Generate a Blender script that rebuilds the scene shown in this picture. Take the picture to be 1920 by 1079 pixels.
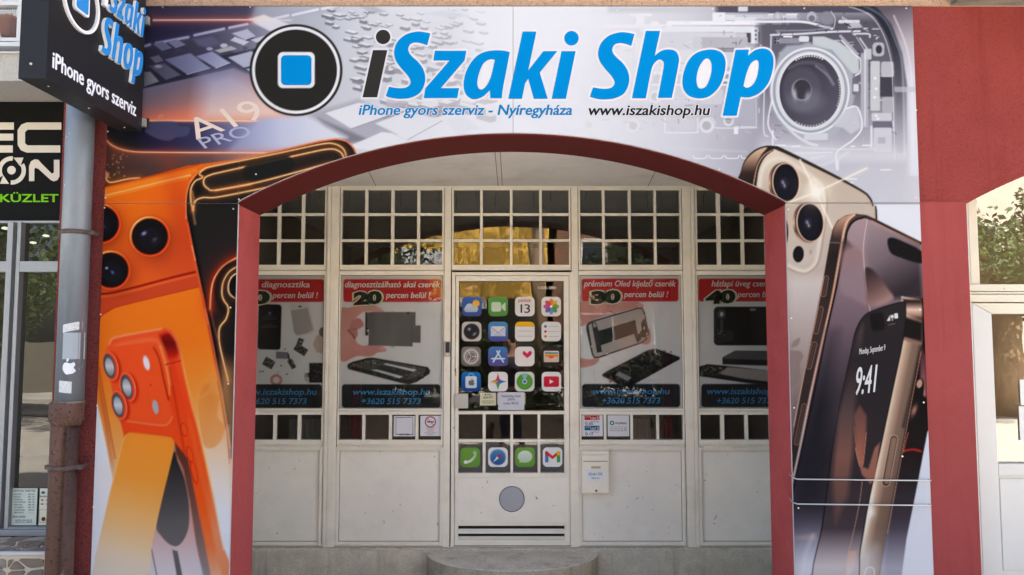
import bpy, bmesh, math, random
import numpy as np
from mathutils import Vector, Matrix

# ------------------------------------------------------------------ camera
R = math.radians
scene = bpy.context.scene
for o in list(bpy.data.objects):
    bpy.data.objects.remove(o)
COL = scene.collection
PITCH = R(3.85); FPX = 1387.0; CX, CY = 960.0, 539.5; CAMY, CAMZ = -4.0, 1.62
cam = bpy.data.objects.new('camera', bpy.data.cameras.new('camera'))
COL.objects.link(cam)
cam.data.sensor_width = 36.0; cam.data.lens = FPX / 1920.0 * 36.0
cam.data.clip_start = 0.05; cam.data.clip_end = 1000
cam.location = (0, CAMY, CAMZ); cam.rotation_euler = (R(90) + PITCH, 0, 0)
scene.camera = cam

# ------------------------------------------------------------------ light
SUN_EL, SUN_AZ = R(54), R(20)          # the sun stands behind the shop: its front lies in open shade
world = bpy.data.worlds.new('World'); scene.world = world; world.use_nodes = True
nt = world.node_tree
bgn = nt.nodes['Background']; bgn.inputs['Strength'].default_value = 0.115
sky = nt.nodes.new('ShaderNodeTexSky'); sky.sky_type = 'NISHITA'; sky.sun_disc = False
sky.sun_elevation = SUN_EL; sky.sun_rotation = SUN_AZ
sky.air_density = 0.8; sky.dust_density = 5.0; sky.ozone_density = 0.6
nt.links.new(sky.outputs['Color'], bgn.inputs['Color'])
sund = bpy.data.lights.new('sun', 'SUN'); sund.energy = 5.0; sund.angle = R(0.53); sund.color = (1.0, 0.94, 0.84)
sun = bpy.data.objects.new('sun', sund); COL.objects.link(sun)
sdir = Vector((math.sin(SUN_AZ) * math.cos(SUN_EL), math.cos(SUN_AZ) * math.cos(SUN_EL), math.sin(SUN_EL)))
sun.rotation_euler = sdir.to_track_quat('Z', 'Y').to_euler()
sun.location = (0, 20, 30)
scene.view_settings.view_transform = 'Standard'; scene.view_settings.look = 'None'
scene.view_settings.gamma = 1.0; scene.view_settings.use_curve_mapping = False
scene.view_settings.exposure = 2.60
scene.render.resolution_x = 1024; scene.render.resolution_y = 575
random.seed(7); rng = np.random.default_rng(11)

# ------------------------------------------------------------------ helpers
def P(px, py, Y=0.0):
    """point of the vertical plane y = Y that the photograph shows at pixel (px, py)"""
    xr = (px - CX) / FPX; yr = -(py - CY) / FPX
    dy = math.cos(PITCH) - yr * math.sin(PITCH); dz = math.sin(PITCH) + yr * math.cos(PITCH)
    t = (Y - CAMY) / dy
    return Vector((xr * t, Y, CAMZ + dz * t))

def Pn(px, py, Y=0.0):
    px = np.asarray(px, float); py = np.asarray(py, float)
    xr = (px - CX) / FPX; yr = -(py - CY) / FPX
    dy = math.cos(PITCH) - yr * math.sin(PITCH); dz = math.sin(PITCH) + yr * math.cos(PITCH)
    t = (Y - CAMY) / dy
    return np.stack([xr * t, np.full_like(xr, Y), CAMZ + dz * t], -1)

def proj(x, y, z):
    """pixel of the photograph where a point of the place lies (to trace prints)"""
    dy = y - CAMY; dz = z - CAMZ
    zc = dy * math.cos(PITCH) + dz * math.sin(PITCH); yc = -dy * math.sin(PITCH) + dz * math.cos(PITCH)
    return CX + FPX * x / zc, CY - FPX * yc / zc

def srgb(c):
    c = np.asarray(c, float) / 255.0
    return np.where(c <= 0.04045, c / 12.92, ((c + 0.055) / 1.055) ** 2.4)

def tag(o, label=None, cat=None, group=None, kind=None):
    if label: o['label'] = label
    if cat: o['category'] = cat
    if group: o['group'] = group
    if kind: o['kind'] = kind
    return o

def link(o, parent=None):
    COL.objects.link(o)
    if parent is not None:
        o.parent = parent
        o.matrix_parent_inverse = Matrix.Translation(-parent.location)
    return o

def empty(name, loc, label=None, cat=None, group=None):
    o = bpy.data.objects.new(name, None); o.location = loc; o.empty_display_size = 0.1
    COL.objects.link(o)
    return tag(o, label, cat, group)

class MB:
    """collects faces for ONE mesh object"""
    def __init__(s): s.v = []; s.f = []; s.sm = []
    def add(s, vs, fs, smooth=False):
        b = len(s.v); s.v += [tuple(v) for v in vs]; s.f += [tuple(i + b for i in f) for f in fs]; s.sm += [smooth] * len(fs); return s
    def box(s, x0, x1, y0, y1, z0, z1):
        vs = [(x0,y0,z0),(x1,y0,z0),(x1,y1,z0),(x0,y1,z0),(x0,y0,z1),(x1,y0,z1),(x1,y1,z1),(x0,y1,z1)]
        return s.add(vs, [(0,3,2,1),(4,5,6,7),(0,1,5,4),(1,2,6,5),(2,3,7,6),(3,0,4,7)])
    def prism(s, poly, y0, y1):
        """poly: (x,z) outline, extruded from y0 (front) to y1 (back); concave allowed"""
        bm = bmesh.new()
        f = bm.faces.new([bm.verts.new((x, y0, z)) for x, z in poly])
        bm.normal_update()
        r = bmesh.ops.extrude_face_region(bm, geom=[f])
        bmesh.ops.translate(bm, vec=(0, y1 - y0, 0), verts=[e for e in r['geom'] if isinstance(e, bmesh.types.BMVert)])
        if f.is_valid is False: pass
        bmesh.ops.recalc_face_normals(bm, faces=bm.faces[:])
        bmesh.ops.triangulate(bm, faces=[q for q in bm.faces if len(q.verts) > 4])
        bm.verts.index_update()
        s.add([v.co[:] for v in bm.verts], [[v.index for v in q.verts] for q in bm.faces]); bm.free(); return s
    def tube(s, pts, r, n=12, cap=True):
        pts = [Vector(p) for p in pts]; rs = r if hasattr(r, '__len__') else [r] * len(pts)
        vs = []; fs = []; prev = None
        for i, p in enumerate(pts):
            d = (pts[min(i+1, len(pts)-1)] - pts[max(i-1, 0)]).normalized()
            if prev is None:
                a = d.orthogonal().normalized()
            else:
                a = (prev - d * prev.dot(d)).normalized()
            prev = a; b = d.cross(a)
            for k in range(n):
                t = 2 * math.pi * k / n
                vs.append(p + (a * math.cos(t) + b * math.sin(t)) * rs[i])
        for i in range(len(pts) - 1):
            for k in range(n):
                fs.append((i*n+k, i*n+(k+1) % n, (i+1)*n+(k+1) % n, (i+1)*n+k))
        s.add(vs, fs, True)
        if cap:
            b = len(s.v) - len(vs)
            s.f.append(tuple(b + k for k in reversed(range(n)))); s.f.append(tuple(b + (len(pts)-1)*n + k for k in range(n))); s.sm += [False, False]
        return s
    def disc(s, c, r, y0, y1, n=32, rz=None):
        rz = rz or r
        return s.prism([(c[0] + r*math.cos(2*math.pi*k/n), c[1] + rz*math.sin(2*math.pi*k/n)) for k in range(n)], y0, y1)
    def lathe(s, prof, c, n=24):
        """prof: (radius, z) pairs about a vertical axis at c"""
        vs = []; fs = []
        for r, z in prof:
            for k in range(n):
                t = 2*math.pi*k/n; vs.append((c[0]+r*math.cos(t), c[1]+r*math.sin(t), c[2]+z))
        for i in range(len(prof)-1):
            for k in range(n): fs.append((i*n+k, i*n+(k+1) % n, (i+1)*n+(k+1) % n, (i+1)*n+k))
        return s.add(vs, fs, True)
    def build(s, name, mat, parent=None, bevel=0.0):
        me = bpy.data.meshes.new(name); me.from_pydata(s.v, [], s.f); me.update()
        if mat is not None: me.materials.append(mat)
        me.polygons.foreach_set('use_smooth', s.sm)
        o = bpy.data.objects.new(name, me); link(o, parent)
        if bevel:
            m = o.modifiers.new('bevel', 'BEVEL'); m.width = bevel; m.segments = 2; m.limit_method = 'ANGLE'; m.angle_limit = R(40)
        return o

# ------------------------------------------------------------------ materials
def newmat(name):
    m = bpy.data.materials.new(name); m.use_nodes = True
    n = m.node_tree.nodes; return m, n, m.node_tree.links, n['Principled BSDF']

def mat(name, col, rough=0.6, pits=None, pscale=170.0, streak=None, specks=None, metal=0.0, var=0.0, vscale=6.0, bump=0.0, bscale=60.0, dirt=None, dscale=3.0, damt=0.4, spec=0.5, detail=6.0, coat=0.0, stretch=(1,1,1), bump2=0.0, bscale2=8.0):
    """painted or mineral surface: base colour with soft variation, shaped dirt and fine relief"""
    m, n, l, b = newmat(name)
    b.inputs['Roughness'].default_value = rough; b.inputs['Metallic'].default_value = metal
    b.inputs['Specular IOR Level'].default_value = spec
    if coat: b.inputs['Coat Weight'].default_value = coat
    tc = n.new('ShaderNodeTexCoord'); mp = n.new('ShaderNodeMapping'); l.new(tc.outputs['Object'], mp.inputs['Vector'])
    mp.inputs['Scale'].default_value = stretch
    out = None
    c4 = (*col, 1)
    if var > 0:
        t = n.new('ShaderNodeTexNoise'); t.inputs['Scale'].default_value = vscale; t.inputs['Detail'].default_value = detail; t.inputs['Roughness'].default_value = 0.6
        l.new(mp.outputs[0], t.inputs['Vector'])
        r = n.new('ShaderNodeValToRGB'); r.color_ramp.elements[0].position = 0.3; r.color_ramp.elements[1].position = 0.7
        r.color_ramp.elements[0].color = tuple(c * (1 - var) for c in col) + (1,); r.color_ramp.elements[1].color = tuple(min(1, c * (1 + var)) for c in col) + (1,)
        l.new(t.outputs['Fac'], r.inputs['Fac']); out = r.outputs['Color']
    if dirt is not None:
        t = n.new('ShaderNodeTexNoise'); t.inputs['Scale'].default_value = dscale; t.inputs['Detail'].default_value = 10; t.inputs['Roughness'].default_value = 0.68
        l.new(mp.outputs[0], t.inputs['Vector'])
        r = n.new('ShaderNodeValToRGB'); r.color_ramp.elements[0].position = 0.5; r.color_ramp.elements[1].position = 0.72
        r.color_ramp.elements[0].color = (0, 0, 0, 1); r.color_ramp.elements[1].color = (damt,) * 3 + (1,)
        l.new(t.outputs['Fac'], r.inputs['Fac'])
        mx = n.new('ShaderNodeMixRGB'); l.new(r.outputs['Color'], mx.inputs['Fac'])
        if out is not None: l.new(out, mx.inputs['Color1'])
        else: mx.inputs['Color1'].default_value = c4
        mx.inputs['Color2'].default_value = (*dirt, 1); out = mx.outputs['Color']
    for colr, sc_, st3, lo_, hi_, am in ((pits, pscale, (1, 1, 1), .58, .63, .9), (streak, 9.0, (1, 1, .07), .52, .75, .6), (specks, 26.0, (1, 1, .6), .705, .735, .7)):
        if colr is None: continue
        mp2 = n.new('ShaderNodeMapping'); l.new(tc.outputs['Object'], mp2.inputs['Vector']); mp2.inputs['Scale'].default_value = st3
        t = n.new('ShaderNodeTexNoise'); t.inputs['Scale'].default_value = sc_; t.inputs['Detail'].default_value = 3; t.inputs['Distortion'].default_value = 1.2
        l.new(mp2.outputs[0], t.inputs['Vector'])
        r = n.new('ShaderNodeValToRGB'); r.color_ramp.elements[0].position = lo_; r.color_ramp.elements[1].position = hi_
        r.color_ramp.elements[0].color = (0, 0, 0, 1); r.color_ramp.elements[1].color = (am,) * 3 + (1,)
        l.new(t.outputs['Fac'], r.inputs['Fac']); mx = n.new('ShaderNodeMixRGB'); l.new(r.outputs['Color'], mx.inputs['Fac'])
        if out is not None: l.new(out, mx.inputs['Color1'])
        else: mx.inputs['Color1'].default_value = c4
        mx.inputs['Color2'].default_value = (*colr, 1); out = mx.outputs['Color']
    if out is not None: l.new(out, b.inputs['Base Color'])
    else: b.inputs['Base Color'].default_value = c4
    last = None
    for amt, sc in ((bump, bscale), (bump2, bscale2)):
        if amt > 0:
            t = n.new('ShaderNodeTexNoise'); t.inputs['Scale'].default_value = sc; t.inputs['Detail'].default_value = 5; t.inputs['Roughness'].default_value = 0.6
            l.new(mp.outputs[0], t.inputs['Vector'])
            bp = n.new('ShaderNodeBump'); bp.inputs['Strength'].default_value = 1.0; bp.inputs['Distance'].default_value = amt
            l.new(t.outputs['Fac'], bp.inputs['Height'])
            if last is not None: l.new(last, bp.inputs['Normal'])
            last = bp.outputs['Normal']
    if last is not None: l.new(last, b.inputs['Normal'])
    return m

def glassmat(name, tint=(0.86, 0.9, 0.88), ior=1.52, k=1.9, wobble=0.0, wscale=3.0, rough=0.0):
    """window pane: mirror-like by Fresnel (both faces of the pane), clear otherwise"""
    m, n, l, b = newmat(name); n.remove(b); out = n['Material Output']
    fr = n.new('ShaderNodeFresnel'); fr.inputs['IOR'].default_value = ior
    mu = n.new('ShaderNodeMath'); mu.operation = 'MULTIPLY'; mu.use_clamp = True; mu.inputs[1].default_value = k
    l.new(fr.outputs[0], mu.inputs[0])
    tr = n.new('ShaderNodeBsdfTransparent'); tr.inputs['Color'].default_value = (*tint, 1)
    gl = n.new('ShaderNodeBsdfGlossy'); gl.inputs['Roughness'].default_value = rough
    mx = n.new('ShaderNodeMixShader'); l.new(mu.outputs[0], mx.inputs[0]); l.new(tr.outputs[0], mx.inputs[1]); l.new(gl.outputs[0], mx.inputs[2])
    l.new(mx.outputs[0], out.inputs['Surface'])
    if wobble:
        tc = n.new('ShaderNodeTexCoord'); t = n.new('ShaderNodeTexNoise'); t.inputs['Scale'].default_value = wscale; t.inputs['Detail'].default_value = 1.5
        l.new(tc.outputs['Object'], t.inputs['Vector'])
        bp = n.new('ShaderNodeBump'); bp.inputs['Distance'].default_value = wobble; l.new(t.outputs['Fac'], bp.inputs['Height'])
        l.new(bp.outputs[0], gl.inputs['Normal'])
    return m

def printmat(name, rough=0.38, spec=0.35):
    """flat print: the ink colours are stored on the sheet's own vertices"""
    m, n, l, b = newmat(name); b.inputs['Roughness'].default_value = rough; b.inputs['Specular IOR Level'].default_value = spec
    a = n.new('ShaderNodeAttribute'); a.attribute_name = 'ink'; l.new(a.outputs['Color'], b.inputs['Base Color'])
    return m

WHITE = 0.565                                  # reflectance of the whitest print / paper
def ink(c):                                    # photo-like sRGB 0..255 -> reflectance
    return tuple(float(x) * WHITE / 0.90 for x in srgb(c))
def S(c): return tuple(float(x) for x in srgb(c))

M = {}
M['red'] = mat('red_render', S((137,60,57)), 0.9, var=0.10, vscale=3.0, bump=0.008, bscale=95, dirt=S((125,52,49)), dscale=1.6, damt=0.5, bump2=0.004, bscale2=34, spec=0.15, pits=S((98,36,34)), pscale=190, streak=S((118,44,42)))
M['red_smooth'] = mat('red_smooth_paint', S((144,63,62)), 0.75, var=0.06, vscale=2.5, bump=0.0015, bscale=70, dirt=S((134,55,53)), dscale=3.0, damt=0.6, spec=0.2, bump2=0.0012, bscale2=6, streak=S((132,52,50)))
M['red_dark'] = mat('red_brown_render', S((127,63,60)), 0.9, var=0.12, vscale=4.0, bump=0.006, bscale=70, dirt=S((98,40,37)), dscale=2.0, damt=0.6, spec=0.12, pits=S((70,30,28)), pscale=140)
M['beige'] = mat('beige_plaster', S((182,151,125)), 0.95, var=0.07, vscale=30, bump=0.010, bscale=120, dirt=S((107,87,71)), dscale=70, damt=0.9, spec=0.1)
M['whiteplaster'] = mat('white_rough_plaster', S((192,190,182)), 0.95, var=0.08, vscale=60, bump=0.012, bscale=110, spec=0.1)
M['concrete'] = mat('grey_concrete', S((214,207,190)), 0.9, var=0.14, vscale=5, bump=0.004, bscale=140, dirt=S((150,142,122)), dscale=11, damt=0.75, spec=0.2, specks=S((96,90,76)), pits=S((168,160,142)), pscale=120, bump2=0.003, bscale2=30)
M['aggregate'] = mat('washed_aggregate', S((216,208,186)), 0.9, var=0.16, vscale=9, bump=0.006, bscale=160, dirt=S((236,230,214)), dscale=110, damt=0.8, spec=0.25, pits=S((140,132,114)), pscale=210, streak=S((160,152,132)))
M['ceiling'] = mat('ceiling_paint', S((236,230,218)), 0.9, var=0.04, vscale=3, dirt=S((176,166,150)), dscale=2.5, damt=0.35, spec=0.2)
M['cream'] = mat('cream_gloss_paint', S((241,234,217)), 0.42, var=0.035, vscale=7, dirt=S((186,172,148)), dscale=4.5, damt=0.28, bump=0.0006, bscale=50, spec=0.45)
M['cream_panel'] = mat('cream_panel_paint', S((242,236,222)), 0.5, specks=S((120,108,88)), var=0.03, vscale=4, dirt=S((190,178,158)), dscale=7, damt=0.16, bump=0.0006, bscale=40, spec=0.4)
M['seam'] = mat('dirt_in_joint', S((70,60,48)), 0.95); M['ceilseam'] = mat('ceiling_board_joint', S((150,136,116)), 0.95)
M['glass'] = glassmat('window_glass', wobble=0.00035, wscale=2.2)
M['glass_door'] = glassmat('door_glass', wobble=0.0008, wscale=3.5)
M['glass_transom'] = glassmat('transom_glass', wobble=0.00035, wscale=2.4, k=2.4)
M['glass_poster'] = glassmat('poster_pane', wobble=0.0006, wscale=2.5, k=.9, tint=(.95, .96, .95))
M['interior'] = mat('dim_interior_wall', S((108,88,68)), 0.9, var=0.1, vscale=2)
M['interior_floor'] = mat('dim_interior_floor', S((90,80,70)), 0.7)
M['black'] = mat('black_lacquer', S((34,34,37)), 0.42, var=0.08, vscale=3, spec=0.18)
M['blackmatte'] = mat('black_matte', S((26,26,26)), 0.6)
M['zinc'] = mat('zinc_pipe', S((127,136,144)), 0.5, metal=0.35, var=0.10, vscale=4, dirt=S((107,112,114)), dscale=7, damt=0.6, stretch=(1,1,0.35), streak=S((104,114,122)), specks=S((190,196,200)))
M['rust'] = mat('rusty_cast_iron', S((96,68,56)), 0.75, var=0.35, vscale=5, dirt=S((58,36,20)), dscale=6, damt=0.9, stretch=(1.6,1.6,0.3), bump=0.004, bscale=30, pits=S((44,30,22)), pscale=60, streak=S((66,46,38)), specks=S((150,130,110)))
M['rustband'] = mat('rusty_strap', S((92,78,72)), 0.7, metal=0.3, var=0.3, vscale=30)
M['alu'] = mat('aluminium_frame', S((152,157,159)), 0.45, metal=0.25, var=0.03, vscale=3)
M['upvc'] = mat('white_upvc', S((201,203,201)), 0.35, var=0.02, vscale=3)
M['steel'] = mat('galvanised_wire', S((196,196,192)), 0.4, metal=0.7)
M['screw'] = mat('zinc_screw', S((205,200,192)), 0.35, metal=0.6)
M['boardedge'] = mat('aluminium_composite', S((201,201,199)), 0.5)
M['brass'] = mat('worn_brass', S((150,128,92)), 0.45, metal=0.6, var=0.2, vscale=60)
M['paper'] = mat('paper', S((232,232,232)), 0.8)
M['print'] = printmat('board_print', 0.5, 0.03)
M['poster'] = printmat('poster_print', 0.6, 0.12)
M['sticker'] = printmat('sticker_print', 0.5, 0.15)
# ------------------------------------------------------------------ ground and street (seen from here mostly in the glass)
FLOOR = -0.17                                            # recess floor and pavement
def sheet(name, x0, x1, y0, y1, z, m, label=None):
    o = MB().add([(x0,y0,z),(x1,y0,z),(x1,y1,z),(x0,y1,z)], [(0,1,2,3)]).build(name, m); tag(o, kind='structure'); return o
M['asphalt'] = mat('asphalt', (0.055,0.055,0.058), 0.9, var=0.2, vscale=2, bump=0.004, bscale=120)
M['pave'] = mat('pavement_concrete', S((206,200,188)), 0.9, var=0.12, vscale=3, bump=0.003, bscale=60)
M['soil'] = mat('ground_soil', S((112,106,88)), 0.95, var=0.15, vscale=1)
sheet('ground', -300, 300, -300, 300, FLOOR - 0.13, M['soil'])
MB().box(-30, 30, -12.0, 1.30, FLOOR - 0.125, FLOOR).build('pavement', M['pave']); tag(bpy.data.objects['pavement'], kind='structure')
sheet('road', -60, 60, -17.0, -12.0, FLOOR - 0.118, M['asphalt'])
MB().box(-30, 30, -19.9, -17.0, FLOOR - 0.125, FLOOR).build('far_pavement', M['pave']); tag(bpy.data.objects['far_pavement'], kind='structure')

# ------------------------------------------------------------------ the building with its arches
FY = 0.0                                                 # front face of the wall
BY = 1.67                                                # plane of the shopfront joinery
WT = 0.37                                                # wall thickness
OX = abs(P(443, 383).x); ZS = P(443, 383).z; ZA = P(960, 252.5).z
XL = P(118, 300).x; XR0 = P(1809, 381).x; ZT = P(1000, 13).z
sag = ZA - ZS; RAD = (OX*OX + sag*sag) / (2*sag); ZC = ZA - RAD
def arc(n=64, r=RAD, ox=OX, x0=0.0, zc=ZC):
    a = math.asin(ox / r)
    return [(x0 + r*math.sin(-a + 2*a*k/n), zc + r*math.cos(-a + 2*a*k/n)) for k in range(n+1)]
bld = empty('shop_building', (0, FY, FLOOR), 'red rendered shop building with a wide arched opening and beige upper storey', 'building')
WR = 2 * OX                                              # the right-hand neighbour has an arch like ours
rx0 = XR0; rxc = XR0 + OX
poly = [(XL, FLOOR), (XL, ZT), (6.2, ZT), (6.2, FLOOR), (XR0 + WR, FLOOR)]
ZR = P(1809, 384).z
poly += [(x, z + (ZR - ZS)) for x, z in reversed(arc(48, x0=rxc))] + [(XR0, FLOOR)]
poly += [(OX, FLOOR)] + [(x, z) for x, z in reversed(arc(64))] + [(-OX, FLOOR)]
wall = MB().prism(poly, FY, FY + WT).build('front_wall', M['red'], bld)
# smooth painted lower pier on the right, a few millimetres proud of the rough render
zpier = P(1760, 379).z
MB().box(P(1728, 600).x + 0.0, XR0 + 0.004, FY - 0.006, FY + 0.1, FLOOR, zpier).build('smooth_pier_coat', M['red_smooth'], bld)
# smooth paint in the arch reveal
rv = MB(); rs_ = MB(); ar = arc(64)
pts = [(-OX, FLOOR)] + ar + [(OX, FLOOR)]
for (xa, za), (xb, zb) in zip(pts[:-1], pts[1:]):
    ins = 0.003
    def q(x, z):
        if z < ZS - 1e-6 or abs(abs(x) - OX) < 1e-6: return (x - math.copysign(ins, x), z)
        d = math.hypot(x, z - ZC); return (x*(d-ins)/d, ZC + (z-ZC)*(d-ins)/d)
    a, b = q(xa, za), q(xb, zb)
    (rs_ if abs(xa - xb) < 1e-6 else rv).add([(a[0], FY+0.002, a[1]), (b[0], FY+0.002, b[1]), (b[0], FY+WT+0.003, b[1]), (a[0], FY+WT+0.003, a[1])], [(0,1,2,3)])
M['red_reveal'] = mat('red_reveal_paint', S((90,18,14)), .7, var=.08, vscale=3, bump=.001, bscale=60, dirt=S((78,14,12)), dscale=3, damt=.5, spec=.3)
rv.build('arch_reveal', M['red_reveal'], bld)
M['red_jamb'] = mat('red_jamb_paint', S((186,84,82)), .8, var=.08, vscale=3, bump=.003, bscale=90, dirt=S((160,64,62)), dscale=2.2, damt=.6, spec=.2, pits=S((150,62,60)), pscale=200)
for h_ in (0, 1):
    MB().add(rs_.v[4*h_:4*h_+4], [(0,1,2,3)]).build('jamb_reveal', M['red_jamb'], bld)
MB().box(XL - .003, P(196, 380, -.02).x - .001, FY - .004, FY + .05, FLOOR, ZT - .001).build('pier_coat', M['red_dark'], bld)
# upper storey and roof
up = MB().box(XL - 0.02, 6.2, FY - 0.012, 9.0, ZT, 7.0).build('upper_wall', M['beige'], bld)
MB().box(-12, XL - 0.02, FY + 0.75, 9.0, ZT - 0.15, 7.0).build('upper_wall', M['beige'], bld)
M['roof'] = mat('roof_tiles', S((150,84,62)), 0.85, var=0.15, vscale=5)
MB().box(-12.3, 6.5, -0.2, 9.3, 7.0, 7.18).build('roof_slab', M['roof'], bld)
# recess behind the arch
ZCEIL = P(960, 349.5, BY).z
rec = MB()
rec.box(-2.35, -2.25, FY + WT, 6.0, FLOOR, ZCEIL); rec.build('recess_wall', M['ceiling'], bld)
MB().box(2.25, 2.35, FY + WT, 6.0, FLOOR, ZCEIL).build('recess_wall', M['ceiling'], bld)
MB().box(-2.35, 2.35, FY + WT + 0.001, 6.0, ZCEIL, ZCEIL + 0.15).build('recess_ceiling', M['ceiling'], bld)
# unseen inner face of the arch wall, made pale to brighten the recess
pin = [(-2.25, FLOOR), (-2.25, ZCEIL - .002), (2.25, ZCEIL - .002), (2.25, FLOOR), (OX, FLOOR)] + [(x, z) for x, z in reversed(ar)] + [(-OX, FLOOR)]
MB().prism(pin, FY + WT + 0.004, FY + WT + 0.008).build('recess_inner_face', M['ceiling'], bld)
# joints of the ceiling boards
cb = MB()
for xa, xb in ((-0.115, -0.098), (-0.078, -0.062)):
    pass
for px in (934, 942):
    p = P(px, 349.5, BY); cb.box(p.x - 0.0025, p.x + 0.0025, FY + WT + 0.02, BY - 0.02, ZCEIL - 0.002, ZCEIL + 0.01)
cb.build('ceiling_joint', M['ceilseam'], bld)
for sx in (-1, 1):
    a = (sx * 1.07, 1.62); b = (sx * 1.0, 1.0)
    MB().add([(sx*1.05, BY-.01, ZCEIL-.002), (sx*1.056, BY-.01, ZCEIL-.002), (sx*0.95, FY+WT+.02, ZCEIL-.002), (sx*0.944, FY+WT+.02, ZCEIL-.002)], [(0,1,2,3)]).build('ceiling_joint', M['ceilseam'], bld)

# room behind the glass
rm = empty('shop_interior', (0, BY + 2, 0), 'dim brown shop room seen through the glazed front', 'room')
MB().box(-2.25, 2.25, 5.6, 5.9, 0.0, ZCEIL).build('back_wall', M['interior'], rm)
MB().box(-2.25, 2.25, BY + 0.12, 5.6, -0.1, -0.002).build('room_floor', M['interior_floor'], rm)
for sx in (-1, 1):
    MB().box(*sorted((sx*2.1, sx*2.249)), BY + 0.25, 5.6, 0.0, ZCEIL - 0.01).build('side_wall', M['interior'], rm)
M['counter'] = mat('counter_wood', S((74,52,40)), 0.5, var=0.2, vscale=8)
MB().box(-1.4, 0.9, 4.0, 4.5, 0, 1.05).build('counter', M['counter'], rm)
MB().box(1.2, 1.9, 4.6, 5.1, 0, 2.0).build('cabinet', M['counter'], rm)
M['curtain'] = mat('curtain_cloth', S((112,70,58)), 0.9, var=0.15, vscale=9)
def curtain(px0, px1, z0, z1, yy, m):
    x0 = P(px0, 800, yy).x; x1 = P(px1, 800, yy).x; vs = []; fs = []; n = 24
    for k in range(n+1):
        x = x0 + (x1-x0)*k/n; y = yy + 0.025*math.sin(k*1.9)
        vs += [(x, y, z0), (x, y, z1)]
    for k in range(n): fs.append((2*k, 2*k+2, 2*k+3, 2*k+1))
    return MB().add(vs, fs, True).build('curtain', m, rm)
curtain(640, 676, 0.3, 0.97, BY + 0.30, M['curtain'])
curtain(1236, 1262, 0.3, 0.97, BY + 0.30, M['curtain'])
M['curtain_grey'] = mat('grey_cloth', S((128,126,128)), 0.9)
curtain(542, 606, 0.3, 0.97, BY + 0.28, M['curtain_grey'])
curtain(1188, 1222, 0.3, 0.97, BY + 0.32, M['curtain_grey'])
# icicle-light wires hanging behind the transom panes
for i, px in enumerate((583, 600, 655, 714, 752, 823, 856, 892, 929, 1001, 1033, 1098, 1135, 1213, 1240, 1320, 1355)):
    a = P(px, 352, BY + 0.1); w = []
    z = a.z; x = a.x; L = random.uniform(.09, .2)
    for k in range(7): w.append((x + random.uniform(-.007, .007), BY + 0.1, z - L*k/6))
    MB().tube(w, 0.0016, 5).build('hanging_wire', M['blackmatte'], rm)

# ------------------------------------------------------------------ plinth under the joinery and the round step
pl = empty('plinth_kerb', (0, BY, FLOOR), 'grey washed concrete kerb running under the white shopfront', 'kerb')
zt = P(700, 1033, BY - 0.07).z
MB().box(-2.249, 2.249, BY - 0.07, BY + 0.119, FLOOR, zt).build('kerb_body', M['aggregate'], pl, bevel=0.006)
MB().box(-2.249, 2.249, BY - 0.055, BY + 0.1, zt + 0.0005, zt + 0.012).build('kerb_top', M['concrete'], pl)
M['drylitter'] = mat('dry_leaf_litter', S((96,78,52)), 0.95, var=0.3, vscale=40)
lt = MB()
for k in range(260):
    x = random.choice([random.uniform(-1.75, -0.6), random.uniform(0.62, 1.8)]); y = BY - 0.075 - abs(random.gauss(0, .03)); a = random.uniform(0, 6.28); r = random.uniform(.003, .010)
    z = FLOOR + 0.003 + random.uniform(0, .006)
    lt.add([(x + r*math.cos(a), y + r*math.sin(a), z), (x - r*math.sin(a)*.5, y + r*math.cos(a)*.5, z + .003), (x - r*math.cos(a), y - r*math.sin(a), z), (x + r*math.sin(a)*.5, y - r*math.cos(a)*.5, z + .002)], [(0,1,2,3)])
for k in range(200):
    x = random.uniform(-1.75, 1.8); y = BY - 0.05 + random.uniform(-.012, .01); a = random.uniform(0, 6.28); r = random.uniform(.003, .009); z = zt + .0135
    if abs(x) < 0.42: continue
    lt.add([(x + r*math.cos(a), y + r*math.sin(a)*.4, z), (x - r*math.sin(a)*.5, y + r*math.cos(a)*.2, z + .004), (x - r*math.cos(a), y - r*math.sin(a)*.4, z), (x + r*math.sin(a)*.5, y - r*math.cos(a)*.2, z + .002)], [(0,1,2,3)])
tag(lt.build('leaf_litter', M['drylitter']), 'brown leaf litter along the foot of the shopfront', 'leaf litter', kind='stuff')
# step: a flat drum segment in front of the door
sx0 = P(800, 1045, BY - 0.08).x; sx1 = P(1121, 1045, BY - 0.08).x; zst = zt - 0.004
hw = (sx1 - sx0) / 2; xc = (sx0 + sx1) / 2; dep = 0.46
def rim(k, s=1.0):
    t = math.pi * k / 96; c, sn = math.cos(t), math.sin(t)
    return (xc - hw*s*c, BY - 0.068 - dep*s*sn)
vs = []; fs = []
for k in range(97):
    for s, z in ((1.0, FLOOR), (1.0, zst - 0.006), (0.994, zst - 0.001), (0.982, zst)):
        x, y = rim(k, s); vs.append((x, y, z))
for k in range(96):
    for j in range(3): fs.append((4*k+j, 4*k+4+j, 4*k+5+j, 4*k+1+j))
fs.append(tuple(4*k+3 for k in range(97)))
st = MB().add(vs, fs).build('round_step', M['concrete'])
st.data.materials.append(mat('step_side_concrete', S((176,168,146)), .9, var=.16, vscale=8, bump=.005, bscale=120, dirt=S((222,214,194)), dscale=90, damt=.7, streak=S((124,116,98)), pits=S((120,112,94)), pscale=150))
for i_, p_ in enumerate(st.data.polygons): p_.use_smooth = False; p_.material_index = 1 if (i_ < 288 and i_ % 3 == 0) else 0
tag(st, 'low rounded concrete step in front of the white door', 'step')
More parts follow.
